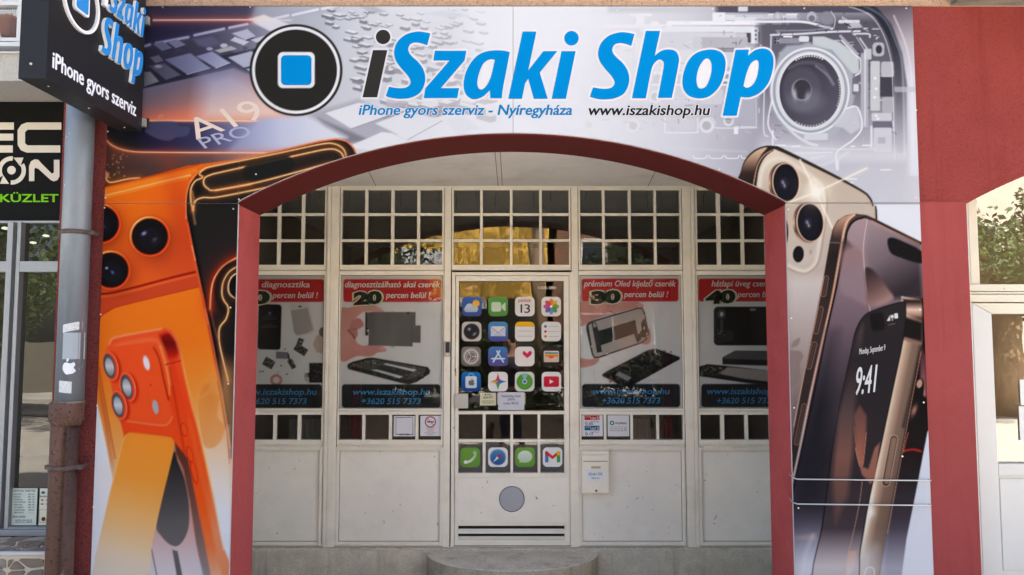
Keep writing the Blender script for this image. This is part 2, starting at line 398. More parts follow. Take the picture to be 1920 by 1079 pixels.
# ------------------------------------------------------------------ the glazed timber shopfront
front = empty('timber_shopfront', (0, BY, 0), 'cream painted timber shopfront of small square panes inside the arch', 'shopfront')
def X(px, py=640): return P(px, py, BY).x
def Z(py): return P(960, py, BY).z
ZB = Z(1029)
# vertical posts: (px left, px right) at mid height
def vbar(parent, name, px0, px1, z0, z1, y0=0.0, y1=0.07, bev=0.003, m='cream', ref=640):
    return MB().box(X(px0, ref), X(px1, ref), BY + y0, BY + y1, z0, z1).build(name, M[m], parent, bevel=bev)
def hbar(parent, name, x0, x1, py0, py1, y0=0.0, y1=0.07, bev=0.003, m='cream'):
    return MB().box(x0, x1, BY + y0, BY + y1, Z(py1), Z(py0)).build(name, M[m], parent, bevel=bev)
# x positions in metres, read in the transom row (y about 430)
def T(px): return P(px, 430, BY).x
bays = {
 'L1': [(436,475),(481,520),(526,565),(571,610)],
 'L2': [(641,684),(689.5,733),(739,782),(787.5,831)],
 'D':  [(850,900),(905,956),(961,1011),(1016,1067)],
 'R2': [(1086,1129),(1134,1178),(1183,1226),(1231,1275)],
 'R1': [(1306,1344),(1351,1389),(1395,1434),(1440,1479)],
}
rows_t = [(357,400),(405,449),(454,497)]
row_b = (778, 825)
posts = [('L0', 424, 432), ('p1', 614, 637), ('p2', 834, 846), ('p3', 1071, 1083), ('p4', 1279, 1302), ('p5', 1483, 1492)]
for nme, a, b in posts:
    xa, xb = T(a), T(b)
    o = MB(); o.box(xa, xb, BY - 0.018, BY + 0.09, ZB, ZCEIL - 0.002)
    if xb - xa > 0.07:                                   # double post with a joint in it
        xm = xa + (xb - xa) * (0.36 if a < 960 else 0.64)
        o.box(xa + .006, xm - .002, BY - 0.026, BY, ZB, ZCEIL - 0.003); o.box(xm + .002, xb - .006, BY - 0.026, BY, ZB, ZCEIL - 0.003)
    o.build('post', M['cream'], front, bevel=0.003)
    MB().box(xa - 0.0035, xa - 0.0005, BY - 0.004, BY + 0.02, ZB + .01, ZCEIL - .01).build('joint_line', M['seam'], front)
    MB().box(xb + 0.0005, xb + 0.0035, BY - 0.004, BY + 0.02, ZB + .01, ZCEIL - .01).build('joint_line', M['seam'], front)
edges = [(T(432), T(614)), (T(637), T(834)), (T(846), T(1071)), (T(1083), T(1279)), (T(1302), T(1483))]
def window(parent, name, x0, x1, z0, z1, cols, rows, bar=0.012, frame=0.0):
    """one glazed frame: sub-parts frame, glazing bars and single panes. cols/rows: clear glass spans"""
    w = MB()
    ya, yb = BY - 0.006, BY + 0.055
    gx0, gx1 = cols[0][0], cols[-1][1]; gz1, gz0 = rows[0][1], rows[-1][0]
    w.box(x0, gx0, ya, yb, z0, z1); w.box(gx1, x1, ya, yb, z0, z1)
    w.box(gx0, gx1, ya, yb, gz1, z1); w.box(gx0, gx1, ya, yb, z0, gz0)
    # raised bead round the glass
    t = 0.011
    for a, b, c, d in ((x0+.004, x0+.004+t, z0+.004, z1-.004), (x1-.004-t, x1-.004, z0+.004, z1-.004), (x0+.004+t, x1-.004-t, z1-.004-t, z1-.004), (x0+.004+t, x1-.004-t, z0+.004, z0+.004+t)):
        w.box(a, b, ya - 0.006, ya, c, d)
    wo = w.build(name, M['cream'], parent, bevel=0.0015)
    for (a0, a1), (b0, b1) in zip(cols[:-1], cols[1:]):
        MB().box(a1, b0, BY - 0.003, BY + 0.03, gz0, gz1).build('glazing_bar', M['cream'], wo, bevel=0.003)
    for (r0, r1), (s0, s1) in zip(rows[:-1], rows[1:]):
        for c in cols:
            MB().box(c[0], c[1], BY - 0.002, BY + 0.029, s1, r0).build('glazing_bar', M['cream'], wo, bevel=0.003)
    for c in cols:
        for r in rows:
            yj = BY + 0.018 + random.uniform(-.001, .001); tx = random.uniform(-.0006, .0006); tz = random.uniform(-.0005, .0005)
            e = .004
            MB().add([(c[0]-e, yj-tx, r[0]-e), (c[1]+e, yj+tx, r[0]-e), (c[1]+e, yj+tx+tz, r[1]+e), (c[0]-e, yj-tx+tz, r[1]+e)], [(0,1,2,3)]).build('pane', M['glass_transom' if 'transom' in name else 'glass'], wo)
    return wo
for (key, cols), (e0, e1) in zip(bays.items(), edges):
    cs = [(T(a), T(b)) for a, b in cols]; rs = [(Z(b), Z(a)) for a, b in rows_t]
    window(front, 'transom_window', e0 + .004, e1 - .004, Z(507), Z(352), cs, rs)
    if key == 'D': continue
    x0, x1 = cs[0][0], cs[-1][1]
    # poster window over a row of small panes
    w0, w1 = Z(834), Z(510)
    wo = window(front, 'display_window', e0 + .004, e1 - .004, Z(834.5), Z(771), cs, [(Z(825), Z(778))])
    fr = MB(); g0, g1 = Z(766.5), Z(516.5)
    fr.box(e0 + .004, x0, BY - .006, BY + .055, Z(770.5), Z(508)); fr.box(x1, e1 - .004, BY - .006, BY + .055, Z(770.5), Z(508))
    fr.box(x0, x1, BY - .006, BY + .055, g1, Z(508)); fr.box(x0, x1, BY - .006, BY + .055, Z(770.5), g0)
    fo = fr.build('poster_window', M['cream'], front, bevel=0.002)
    MB().add([(x0-.004, BY+.016, g0-.004), (x1+.004, BY+.016, g0-.004), (x1+.004, BY+.0165, g1+.004), (x0-.004, BY+.0165, g1+.004)], [(0,1,2,3)]).build('pane', M['glass_poster'], fo)
    MB().box(x0, x0 + .003, BY - .0064, BY - .0055, g0, g1).build('putty_line', M['seam'], fo)
    MB().box(x1 - .003, x1, BY - .0064, BY - .0055, g0, g1).build('putty_line', M['seam'], fo)
    MB().box(x0, x1, BY - .0064, BY - .0055, g1 - .003, g1).build('putty_line', M['seam'], fo)
    # timber panel below, with bolection moulding
    pz0, pz1 = Z(1023), Z(838.5)
    pn = MB().box(e0 + .004, e1 - .004, BY + .006, BY + .05, ZB + .004, Z(835)).build('lower_panel', M['cream_panel'], front)
    mo = MB(); mw = 0.028
    ax0, ax1 = x0 - .018, x1 + .012
    for (a, b, c, d) in ((ax0, ax0+mw, pz0, pz1), (ax1-mw, ax1, pz0, pz1), (ax0+mw, ax1-mw, pz1-mw, pz1), (ax0+mw, ax1-mw, pz0, pz0+mw)):
        mo.box(a, b, BY - .014, BY + .006, c, d)
        cx = 0.009
    for (a, b, c, d) in ((ax0+.008, ax0+mw-.008, pz0+.008, pz1-.008), (ax1-mw+.008, ax1-.008, pz0+.008, pz1-.008), (ax0+mw-.008, ax1-mw+.008, pz1-mw+.008, pz1-.008), (ax0+mw-.008, ax1-mw+.008, pz0+.008, pz0+mw-.008)):
        mo.box(a, b, BY - .022, BY - .0135, c, d)
    mo.build('moulding', M['cream'], pn, bevel=0.002)
    sm = MB()
    sm.box(ax0+mw, ax0+mw+.003, BY+.004, BY+.0058, pz0+mw, pz1-mw); sm.box(ax1-mw-.003, ax1-mw, BY+.004, BY+.0058, pz0+mw, pz1-mw)
    sm.box(ax0+mw+.003, ax1-mw-.003, BY+.004, BY+.0058, pz0+mw, pz0+mw+.003); sm.box(ax0+mw+.003, ax1-mw-.003, BY+.004, BY+.0058, pz1-mw-.003, pz1-mw)
    sm.build('joint_line', M['seam'], pn)
MB().box(T(424), T(1492), BY - 0.012, BY + 0.08, ZCEIL - 0.012, ZCEIL - 0.001).build('head_rail', M['cream'], front)
MB().box(T(424), T(1492), BY - 0.02, BY + 0.09, zt + 0.0125, ZB + 0.003).build('bottom_rail', M['cream'], front)

# ------------------------------------------------------------------ the door
door = empty('shop_door', (0, BY, ZB), 'cream glazed door with phone app stickers and a round grey button', 'door')
def D(px, py): return P(px, py, BY).x
dfx0, dfx1 = D(846.5, 760), D(1074.5, 760); dz0, dz1 = ZB + .006, Z(511)
fr = MB()                                                # casing
fr.box(dfx0, dfx0 + .026, BY - .02, BY + .06, dz0, dz1); fr.box(dfx1 - .026, dfx1, BY - .02, BY + .06, dz0, dz1); fr.box(dfx0 + .026, dfx1 - .026, BY - .02, BY + .06, dz1 - .026, dz1)
fr.build('casing', M['cream'], door, bevel=.003)
lx0, lx1, lz1, lz0 = dfx0 + .029, dfx1 - .029, dz1 - .029, dz0 + .006
gx0, gx1 = D(860.5, 650), D(1057, 650)
gz1, gz0 = Z(528), Z(771)
c2 = [(D(860, 800), D(905, 800)), (D(910.5, 800), D(957, 800)), (D(962, 800), D(1008, 800)), (D(1013, 800), D(1058, 800))]
c2 = [(gx0, c2[0][1]), c2[1], c2[2], (c2[3][0], gx1)]
za1, za0, zb1, zb0 = Z(777), Z(824), Z(829), Z(887)
lf = MB(); ya, yb = BY - .010, BY + .045
lf.box(lx0, gx0, ya, yb, lz0, lz1); lf.box(gx1, lx1, ya, yb, lz0, lz1)
lf.box(gx0, gx1, ya, yb, gz1, lz1); lf.box(gx0, gx1, ya, yb, za1, gz0); lf.box(gx0, gx1, ya, yb, zb1, za0)
zpn = Z(981); zl1, zl0 = Z(986), Z(1018)
lf.box(gx0, gx1, ya + .004, yb, zl1, zb0)
lf.box(gx0, gx1, ya, yb, lz0, zl0)
lf.build('leaf_frame', M['cream'], door, bevel=.002)
MB().box(lx0 + .012, lx1 - .012, ya - .004, ya + .002, Z(979), Z(895)).build('lower_panel', M['cream_panel'], door, bevel=.002)
for k, c in enumerate(c2[:-1]):
    for z0_, z1_ in ((za0, za1), (zb0, zb1)):
        MB().box(c[1], c2[k+1][0], ya + .002, yb - .01, z0_, z1_).build('glazing_bar', M['cream'], door, bevel=.002)
def pane(x0, x1, z0, z1, m='glass_door'):
    e = .004; tx = random.uniform(-.001, .001)
    return MB().add([(x0-e, BY+.016, z0-e), (x1+e, BY+.016+tx, z0-e), (x1+e, BY+.016+tx, z1+e), (x0-e, BY+.016, z1+e)], [(0,1,2,3)]).build('pane', M[m], door)
pane(gx0, gx1, gz0, gz1)
for c in c2:
    pane(c[0], c[1], za0, za1); pane(c[0], c[1], zb0, zb1)
put = MB(); put.box(gx0, gx1, ya - .0006, ya, gz1 - .002, gz1 + .001); put.box(gx0 - .001, gx0 + .002, ya - .0006, ya, gz0, gz1); put.box(gx1 - .002, gx1 + .001, ya - .0006, ya, gz0, gz1)
put.build('putty_line', M['seam'], door)
# louvre at the foot
for py0, py1 in ((992.5, 1000.5), (1006.5, 1011.5)):
    a, b = Z(py1), Z(py0)
    MB().add([(gx0, BY - .008, a), (gx1, BY - .008, a), (gx1, BY + .022, a + .004), (gx0, BY + .022, a + .004), (gx0, BY - .008, a + .006), (gx1, BY - .008, a + .006), (gx1, BY + .012, b), (gx0, BY + .012, b)],
             [(0,1,5,4), (4,5,6,7), (0,3,2,1), (3,7,6,2)]).build('louvre_slat', M['cream'], door)
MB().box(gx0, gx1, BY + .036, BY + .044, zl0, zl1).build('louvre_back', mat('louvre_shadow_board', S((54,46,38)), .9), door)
MB().box(lx0, lx1, ya - .012, ya, Z(1022), Z(1011.5)).build('weather_board', M['cream'], door, bevel=.003)
MB().box(lx0 - .02, lx1 + .02, BY - .014, BY - .011, Z(1023.6), Z(1022)).build('joint_line', M['blackmatte'], door)
# two lock plates
for px, py in ((853.0, 697.5), (850.8, 804.5)):
    c = P(px, py, BY - .012); n = 20
    o = MB().prism([(c.x + .008*math.cos(t), c.z + (.022 if math.sin(t) > 0 else -.022) + .008*math.sin(t)) for t in [2*math.pi*k/n for k in range(n)]], BY - .018, BY - .010).build('lock_plate', M['brass'], door)
    MB().disc((c.x, c.z + .008), .0045, BY - .021, BY - .018, 14).build('lock_cylinder', M['blackmatte'], o)
# round grey button
c = P(959.7, 936, BY - .016)
M['grey'] = mat('grey_plastic_disc', S((168,170,174)), 0.55)
b_ = MB().disc((c.x, c.z), .0895, BY - .017, BY - .0135, 48).build('round_button', M['grey'], door)
ring = MB()
n = 48
for k in range(n):
    t0, t1 = 2*math.pi*k/n, 2*math.pi*(k+1)/n
    for ra, rb in ((.0895, .096),):
        ring.add([(c.x+ra*math.cos(t0), BY-.019, c.z+ra*math.sin(t0)), (c.x+rb*math.cos(t0), BY-.019, c.z+rb*math.sin(t0)), (c.x+rb*math.cos(t1), BY-.019, c.z+rb*math.sin(t1)), (c.x+ra*math.cos(t1), BY-.019, c.z+ra*math.sin(t1))], [(0,1,2,3)])
ring.build('button_rim', mat('rim_grey', S((96,98,104)), 0.4, metal=0.3), b_)
# square push plate on the door edge
hp = empty('push_plate', P(866, 752, BY - .05), 'square grey metal plate at the left edge of the door glass', 'door plate')
a, b = P(853, 766, BY - .045), P(878, 738.5, BY - .045)
M['brush'] = mat('brushed_plate', S((188,186,176)), 0.5, metal=0.3, var=0.06, vscale=20)
MB().box(a.x, b.x, BY - .05, BY - .044, a.z, b.z).build('plate', M['brush'], hp, bevel=.001)
MB().box(a.x + .004, a.x + .022, BY - .044, BY - .010, a.z + .01, b.z - .01).build('mount', M['brush'], hp)
# door bell
db = empty('video_doorbell', P(838, 655, BY - .02), 'small silver and black video doorbell on the post left of the door', 'doorbell')
a, b = P(832.5, 669, BY - .03), P(844, 640.5, BY - .03)
MB().box(a.x, b.x, BY - .045, BY - .0185, a.z, b.z).build('body', mat('doorbell_silver', S((176,176,176)), 0.35, metal=0.6), db, bevel=.003)
fp = MB().box(a.x + .012, b.x - .002, BY - .0475, BY - .044, a.z + .03, b.z - .006).build('face', M['blackmatte'], db, bevel=.001)
MB().disc(((a.x+b.x)/2 + .005, b.z - .022), .009, BY - .0495, BY - .047, 20).build('lens', mat('lens_glass', S((52,52,60)), 0.1), db)
MB().disc(((a.x+b.x)/2 + .005, a.z + .017), .010, BY - .048, BY - .0445, 20).build('button', mat('doorbell_button', S((205,205,205)), 0.3), db)
# letter box
lb = empty('letter_box', P(1116, 926, BY - .03), 'cream metal letter box with a paper name label on the right panel', 'letter box')
a, b = P(1091.5, 926, BY - .09), P(1141.5, 852, BY - .09)
lbz = b.z
MB().box(a.x, b.x, BY - .085, BY + .004, a.z, b.z).build('body', M['cream'], lb, bevel=.003)
MB().box(a.x - .002, b.x + .002, BY - .105, BY + .004, b.z + .0005, b.z + .022).build('lid', M['cream'], lb, bevel=.003)
dr = MB().box(a.x + .011, b.x - .009, BY - .0885, BY - .0845, a.z + .004, P(1116, 866.5, BY-.09).z).build('front_plate', M['cream'], lb, bevel=.001)
MB().box(a.x + .011, b.x - .009, BY - .0862, BY - .0852, P(1116, 866, BY-.09).z, P(1116, 865, BY-.09).z).build('joint_line', M['seam'], lb)
w0, w1 = P(1108.5, 879, BY - .09), P(1126, 874.5, BY - .09)
MB().box(w0.x, w1.x, BY - .0895, BY - .088, w0.z, w1.z).build('window_slot', mat('card_in_slot', S((190,180,130)), 0.6), lb)
c = P(1118, 920.5, BY - .09)
lk = MB().disc((c.x, c.z), .0085, BY - .094, BY - .088, 18).build('lock', mat('lock_steel', S((96,88,76)), 0.4, metal=0.6), lb)
MB().box(c.x - .001, c.x + .001, BY - .0955, BY - .0935, c.z - .005, c.z + .005).build('keyhole', M['blackmatte'], lk)
lw = P(1099, 903, BY - .09); lv = P(1134.5, 881, BY - .09)
LBL = MB().box(lw.x, lv.x, BY - .0905, BY - .0893, lw.z, lv.z).build('name_label', M['paper'], lb)
# ------------------------------------------------------------------ left neighbour: balcony slab, black sign, aluminium shop window, crazy-paved steps
LY = 0.36                                                 # plane of its sign and glass
bal = empty('balcony', P(0, 150, 0.0), 'white plastered balcony with white railing panels above the neighbouring shop', 'balcony')
zs = P(20, 152, 0.0).z
MB().box(-9.0, XL - 0.002, 0.0, 0.74, zs, P(20, 102, 0.0).z).build('balcony_slab', M['whiteplaster'], bal)
MB().box(-9.0, XL - 0.03, -0.02, 0.05, P(20, 101.8, 0).z, P(20, 99.5, 0).z).build('slab_edge_strip', M['upvc'], bal)
MB().box(-9.0, XL - 0.03, 0.02, 0.10, P(20, 84, 0).z, P(20, 76.5, 0).z).build('railing_rail', M['upvc'], bal)
xp = P(33, 50, .02).x
for px in (33, -150, -330):
    x = P(px, 50, .02).x
    MB().box(x - .012, x + .012, 0.03, 0.08, P(20, 76, 0).z, P(20, -60, 0).z).build('railing_post', M['upvc'], bal)
MB().box(-9.0, xp + .012, 0.025, 0.085, P(20, 74, 0).z, P(20, 67.5, 0).z).build('railing_rail', M['upvc'], bal)
MB().box(-9.0, xp + .012, 0.025, 0.085, P(20, 6, 0).z, P(20, 0, 0).z).build('railing_rail', M['upvc'], bal)
ms = MB(); x = P(-140, 40, 0).x; za, zb = P(20, 67, 0).z, P(20, 7, 0).z
while x < xp:
    ms.box(x, x + .0015, .052, .0535, za, zb); x += .0115
z = za
while z < zb:
    ms.box(P(-140, 40, 0).x, xp, .0502, .0517, z, z + .0015); z += .0115
mo = ms.build('wire_mesh', mat('mesh_wire', S((120,124,126)), 0.5, metal=0.4), bal)
wl = MB().box(-9, XL - .05, .70, .748, zs + .01, 4.6).build('balcony_back_wall', mat('pale_wall', S((206,208,206)), 0.9), bal)
pot = empty('flower_pot', (P(18, 67, .22).x, .22, P(18, 67, .22).z), 'brown terracotta flower pot behind the balcony mesh', 'flower pot')
M['terra'] = mat('terracotta', S((168,106,74)), 0.8, var=0.08, vscale=12)
c = (P(17, 67, .25).x, .25, P(17, 67, .25).z - .01)
MB().lathe([(0, 0), (.040, 0), (.052, .055), (.056, .058), (.059, .095), (.062, .098), (.062, .112), (.055, .112), (.05, .095), (0, .095)], c, 28).build('pot', M['terra'], pot)
pb = MB()
for k in range(60):
    a = random.uniform(0, 6.28); r = random.uniform(0, .025); z = c[2] + .1 + random.uniform(0, .035); s = .007
    x, y = c[0] + .01 + r*math.cos(a), c[1] + r*math.sin(a); t = random.uniform(0, 6.28)
    pb.add([(x + s*math.cos(t), y, z + s*math.sin(t)), (x - s*math.sin(t), y + .004, z + s*math.cos(t)), (x - s*math.cos(t), y, z - s*math.sin(t)), (x + s*math.sin(t), y - .004, z - s*math.cos(t))], [(0,1,2,3)])
pb.build('yellow_flowers', mat('yellow_petals', S((206,160,60)), 0.7), pot)
tub = MB().lathe([(0, 0), (.10, 0), (.13, .02), (.135, .03), (.12, .035), (0, .035)], (P(18, 100, .3).x - .05, .3, P(18, 97, .3).z), 24).build('saucer', mat('dark_red_glaze', S((108,44,38)), 0.5))
tag(tub, 'dark red plant saucer on the balcony slab under the railing', 'plant saucer')

ln = empty('neighbour_shopfront', P(50, 990, LY), 'grey aluminium shop window with dark glass at the left edge', 'shopfront')
sgn = empty('neighbour_sign', P(0, 410, LY), 'black fascia sign with beige letters and green word over the left shop', 'sign')
zsg0, zsg1 = P(50, 415, LY).z, P(50, 189, LY).z
MB().box(-7.0, XL - .003, LY, LY + .05, zsg0, zs - .002).build('sign_board', mat('sign_black', S((18,19,18)), 0.6, spec=.08), sgn)
MB().box(-7.0, XL - .003, LY - .02, LY + .06, P(50, 419, LY).z, zsg0 - .001).build('head_rail', M['alu'], ln)
def LX(px, py): return P(px, py, LY).x
zf0 = P(50, 990, LY).z; zh = P(50, 418, LY).z
def lbox(name, px0, px1, py0, py1, m='alu', y0=-.03, y1=.04, par=None, ref=700):
    return MB().box(P(px0, ref, LY + y0).x, P(px1, ref, LY + y0).x, LY + y0, LY + y1, P(50, py1, LY).z, P(50, py0, LY).z).build(name, M[m], par or ln, bevel=.003)
M['alu_dark'] = mat('aluminium_shadow_gap', S((96,104,104)), 0.5, metal=0.2)
MB().box(P(9, 700, LY).x, P(20, 700, LY).x, LY - .035, LY + .05, zf0, zh).build('mullion', M['alu'], ln, bevel=.003)
MB().box(P(20, 700, LY).x, P(26.5, 700, LY).x, LY - .005, LY + .05, zf0, zh).build('mullion', M['alu_dark'], ln)
MB().box(P(26.5, 700, LY).x, P(34, 700, LY).x, LY - .03, LY + .05, zf0, zh).build('mullion', M['alu'], ln, bevel=.003)
x1l = XL - .0
lb0 = P(34, 700, LY).x
MB().box(lb0, x1l + .15, LY - .03, LY + .05, P(50, 511, LY).z, P(50, 491, LY).z).build('transom_rail', M['alu'], ln, bevel=.003)
MB().box(lb0, x1l + .15, LY - .03, LY + .05, zf0, P(50, 987, LY).z + .0).build('bottom_rail', M['alu'], ln, bevel=.003)
MB().box(lb0, x1l + .15, LY - .028, LY + .05, P(50, 987, LY).z + .001, P(50, 985, LY).z).build('glazing_bead', M['alu_dark'], ln)
MB().box(lb0 - .4, x1l + .15, LY - .05, LY + .06, zf0 - .035, zf0 - .001).build('sill', M['alu'], ln, bevel=.003)
M['glass_nb'] = glassmat('neighbour_glass', tint=(.4, .45, .43), wobble=.0015, wscale=2.0, k=1.6)
def npane(x0, x1, z0, z1, yy=LY, m='glass_nb', par=None):
    return MB().add([(x0, yy, z0), (x1, yy, z0), (x1, yy, z1), (x0, yy, z1)], [(0,1,2,3)]).build('pane', M[m], par or ln)
npane(lb0, x1l + .15, zf0, P(50, 511, LY).z, LY + .01); npane(lb0, x1l + .15, P(50, 491, LY).z, zh, LY + .01)
npane(-5, P(9, 700, LY).x, zf0, P(50, 511, LY).z, LY + .01); npane(-5, P(9, 700, LY).x, P(50, 491, LY).z, zh, LY + .01)
MB().box(-5, P(9, 700, LY).x, LY - .03, LY + .05, P(50, 511, LY).z, P(50, 491, LY).z).build('transom_rail', M['alu'], ln, bevel=.003)
# its dim room
MB().box(-7, -2.36, 3.2, 3.3, zf0 - .5, zs).build('room_back', M['counter'], ln)
MB().box(-7, -2.36, LY + .1, 3.2, zf0 - .12, zf0 - .04).build('room_floor', M['interior_floor'], ln)
MB().box(-7, -2.36, LY + .1, 3.2, zh + .3, zh + .34).build('room_ceiling', M['interior'], ln)
M['lamp'] = mat('lamp_glow', (1, .95, .85), .5)
for nd in [M['lamp'].node_tree.nodes['Principled BSDF']]:
    nd.inputs['Emission Color'].default_value = (1, .93, .8, 1); nd.inputs['Emission Strength'].default_value = 0.35
for k, (px, py, yy) in enumerate(((8, 428, 1.3), (60, 455, 2.4), (84, 442, 2.4))):
    c = P(px, py, yy)
    MB().disc((c.x, c.z), .022, yy, yy + .03, 16, .010).build('ceiling_spot', M['lamp'], ln)
# steps with broken stone facing
stp = empty('paved_steps', P(40, 1040, -.1), 'steps faced with broken stone at the foot of the left shop', 'steps')
zl = zf0 - .036                                          # landing level
yf1 = -0.02
# where the landing's front edge shows at y=1036
t_ = (CAMZ - zl); yf1 = None
for k in range(400):
    yy = LY - .05 - k*.002
    if proj(0, yy, zl)[1] > 1036: yf1 = yy; break
M['stone'] = [mat('stone_%s' % n_, S(c_), .75, var=.12, vscale=10, bump=.002, bscale=60) for n_, c_ in (('tan', (150,134,112)), ('grey', (140,132,122)), ('brown', (128,114,98)), ('pale', (162,154,140)), ('slate', (118,110,102)))]
M['mortar'] = mat('pale_mortar', S((206,196,176)), .95, var=.06, vscale=30)
xs0, xs1 = -3.3, XL - .004
MB().box(xs0, xs1, yf1 + .004, LY - .05, FLOOR, zl - .006).build('step_core', M['mortar'], stp)
MB().box(xs0, xs1, yf1 - .34, yf1 + .003, FLOOR, zl - .165).build('step_core', M['mortar'], stp)
def crazy(origin, ux, uy, w, h, cell, seed, th=.006):
    """broken stones: jittered grid cells shrunk to leave joints; one object for each stone"""
    rr = random.Random(seed); nx = max(1, int(w/cell[0])); ny = max(1, int(h/cell[1]))
    def pt(i, j):
        jx = 0 if i in (0, nx) else rr2(i, j, 0)*.38; jy = 0 if j in (0, ny) else rr2(i, j, 1)*.38
        return ((i + jx)*w/nx, (j + jy)*h/ny)
    def rr2(i, j, k): return random.Random(seed*1000 + i*37 + j*91 + k*7).uniform(-1, 1)
    nrm = Vector(ux).cross(Vector(uy)).normalized()
    for i in range(nx):
        for j in range(ny):
            c = [pt(i, j), pt(i+1, j), pt(i+1, j+1), pt(i, j+1)]
            if rr.random() < .45:                      # split the cell along a diagonal
                polys = [[c[0], c[1], c[2]], [c[0], c[2], c[3]]] if rr.random() < .5 else [[c[0], c[1], c[3]], [c[1], c[2], c[3]]]
            else: polys = [c]
            for pg in polys:
                mx = sum(p[0] for p in pg)/len(pg); my = sum(p[1] for p in pg)/len(pg)
                out = []
                for p in pg:
                    d = math.hypot(p[0]-mx, p[1]-my) + 1e-6; s = max(.3, 1 - .0085/d*1.25)
                    out.append((mx + (p[0]-mx)*s, my + (p[1]-my)*s))
                # chamfer the corners
                o2 = []
                for a in range(len(out)):
                    p0, p1, p2 = out[a-1], out[a], out[(a+1) % len(out)]
                    o2 += [(p1[0]*.86 + p0[0]*.14, p1[1]*.86 + p0[1]*.14), (p1[0]*.86 + p2[0]*.14, p1[1]*.86 + p2[1]*.14)]
                hgt = th + rr.uniform(-.001, .002); n = len(o2)
                O = Vector(origin); U = Vector(ux); V = Vector(uy)
                lo = [O + U*x + V*y for x, y in o2]; hi = [q_ + nrm*hgt for q_ in lo]
                MB().add(lo + hi, [tuple(range(n, 2*n))] + [(k, (k+1) % n, n + (k+1) % n, n + k) for k in range(n)]).build('stone', rr.choice(M['stone']), stp)
wv = 0.85
crazy((XL - .004 - wv, yf1, zl - .006), (1,0,0), (0,1,0), wv, LY - .05 - yf1, (.085, .075), 3)
crazy((XL - .004 - wv, yf1 + .004, zl - .155), (1,0,0), (0,0,1), wv, .125, (.12, .06), 5)
crazy((XL - .004 - wv, yf1 - .34, zl - .165), (1,0,0), (0,1,0), wv, .335, (.10, .08), 8)
crazy((XL - .004 - wv, yf1 - .34, zl - .32), (1,0,0), (0,0,1), wv, .15, (.12, .07), 9)
MB().box(xs0, xs1, yf1 - .008, yf1 + .02, zl - .012, zl + .002).build('step_nosing', M['upvc'], stp, bevel=.002)

# ------------------------------------------------------------------ rain pipe
rp = empty('rain_pipe', P(130, 1079, -.06), 'zinc rain pipe with rusty cast lower section on the left pier', 'rain pipe')
py_ = -0.085; pr = 0.069
xt = P(145, 380, py_).x
zj = P(130, 758, py_).z
MB().tube([(xt, py_, zj - .02), (xt, py_, ZT + .4)], pr, 28).build('zinc_pipe', M['zinc'], rp)
MB().tube([(xt - .018, py_, FLOOR), (xt - .018, py_, zj - .075), (xt - .012, py_, zj - .065)], pr - .003, 28).build('cast_pipe', M['rust'], rp)
MB().tube([(xt - .012, py_, zj - .11), (xt - .012, py_, zj - .095), (xt - .012, py_, zj - .085), (xt - .012, py_, zj + .004), (xt - .012, py_, zj + .012)], [pr, pr + .004, pr + .013, pr + .013, pr + .008], 28).build('socket', M['rust'], rp)
MB().tube([(xt, py_, zj + .005), (xt, py_, zj + .018)], pr + .004, 28).build('mortar_ring', mat('pipe_mortar', S((120,108,98)), .95, var=.3, vscale=40), rp)
for zc_, dx, nm in ((P(140, 437, py_).z, 0, 'zinc'), (P(120, 876, py_).z, -.018, 'rust')):
    s = MB().tube([(xt + dx, py_, zc_ - .012), (xt + dx, py_, zc_ + .012)], pr + .004, 28)
    s.box(xt + dx + pr, xt + dx + pr + .03, py_ - .012, py_ + .012, zc_ - .011, zc_ + .011); s.box(xt + dx - pr - .022, xt + dx - pr, py_ - .012, py_ + .012, zc_ - .011, zc_ + .011)
    s.box(xt + dx + pr + .004, xt + dx + pr + .016, py_ + .012, FY, zc_ - .008, zc_ + .008)
    s.build('pipe_clip', M['rustband'], rp)
# stickers on the pipe
def pipe_sticker(name, px0, px1, py0, py1, m, label, tilt=0):
    a = P(px0, py1, py_ - pr); b = P(px1, py0, py_ - pr); n = 8; vs = []; fs = []
    for k in range(n+1):
        x = a.x + (b.x - a.x)*k/n; dx = max(-1, min(1, (x - xt)/pr)); y = py_ - math.sqrt(max(0, 1 - dx*dx))*(pr + .0012)
        dz = tilt*(k/n - .5)
        vs += [(x, y, a.z + dz), (x, y, b.z + dz)]
    for k in range(n): fs.append((2*k, 2*k+2, 2*k+3, 2*k+1))
    return tag(MB().add(vs, fs, True).build(name, m), label, 'sticker')
M['torn'] = mat('torn_paper', S((205,208,208)), .8, var=.05, vscale=20, dirt=S((140,148,152)), dscale=90, damt=.9)
pipe_sticker('torn_sticker', 118, 145, 606, 621, M['torn'], 'torn whitish strip sticker on the zinc rain pipe', .02)
pipe_sticker('worn_sticker', 110, 132, 715, 737, M['torn'], 'scuffed square white sticker near the foot of the zinc pipe', -.008)
pipe_sticker('tape_residue', 117, 146, 624, 674, mat('tape_residue', S((158,168,174)), .65, var=.03), 'pale rectangle of tape residue on the zinc pipe')
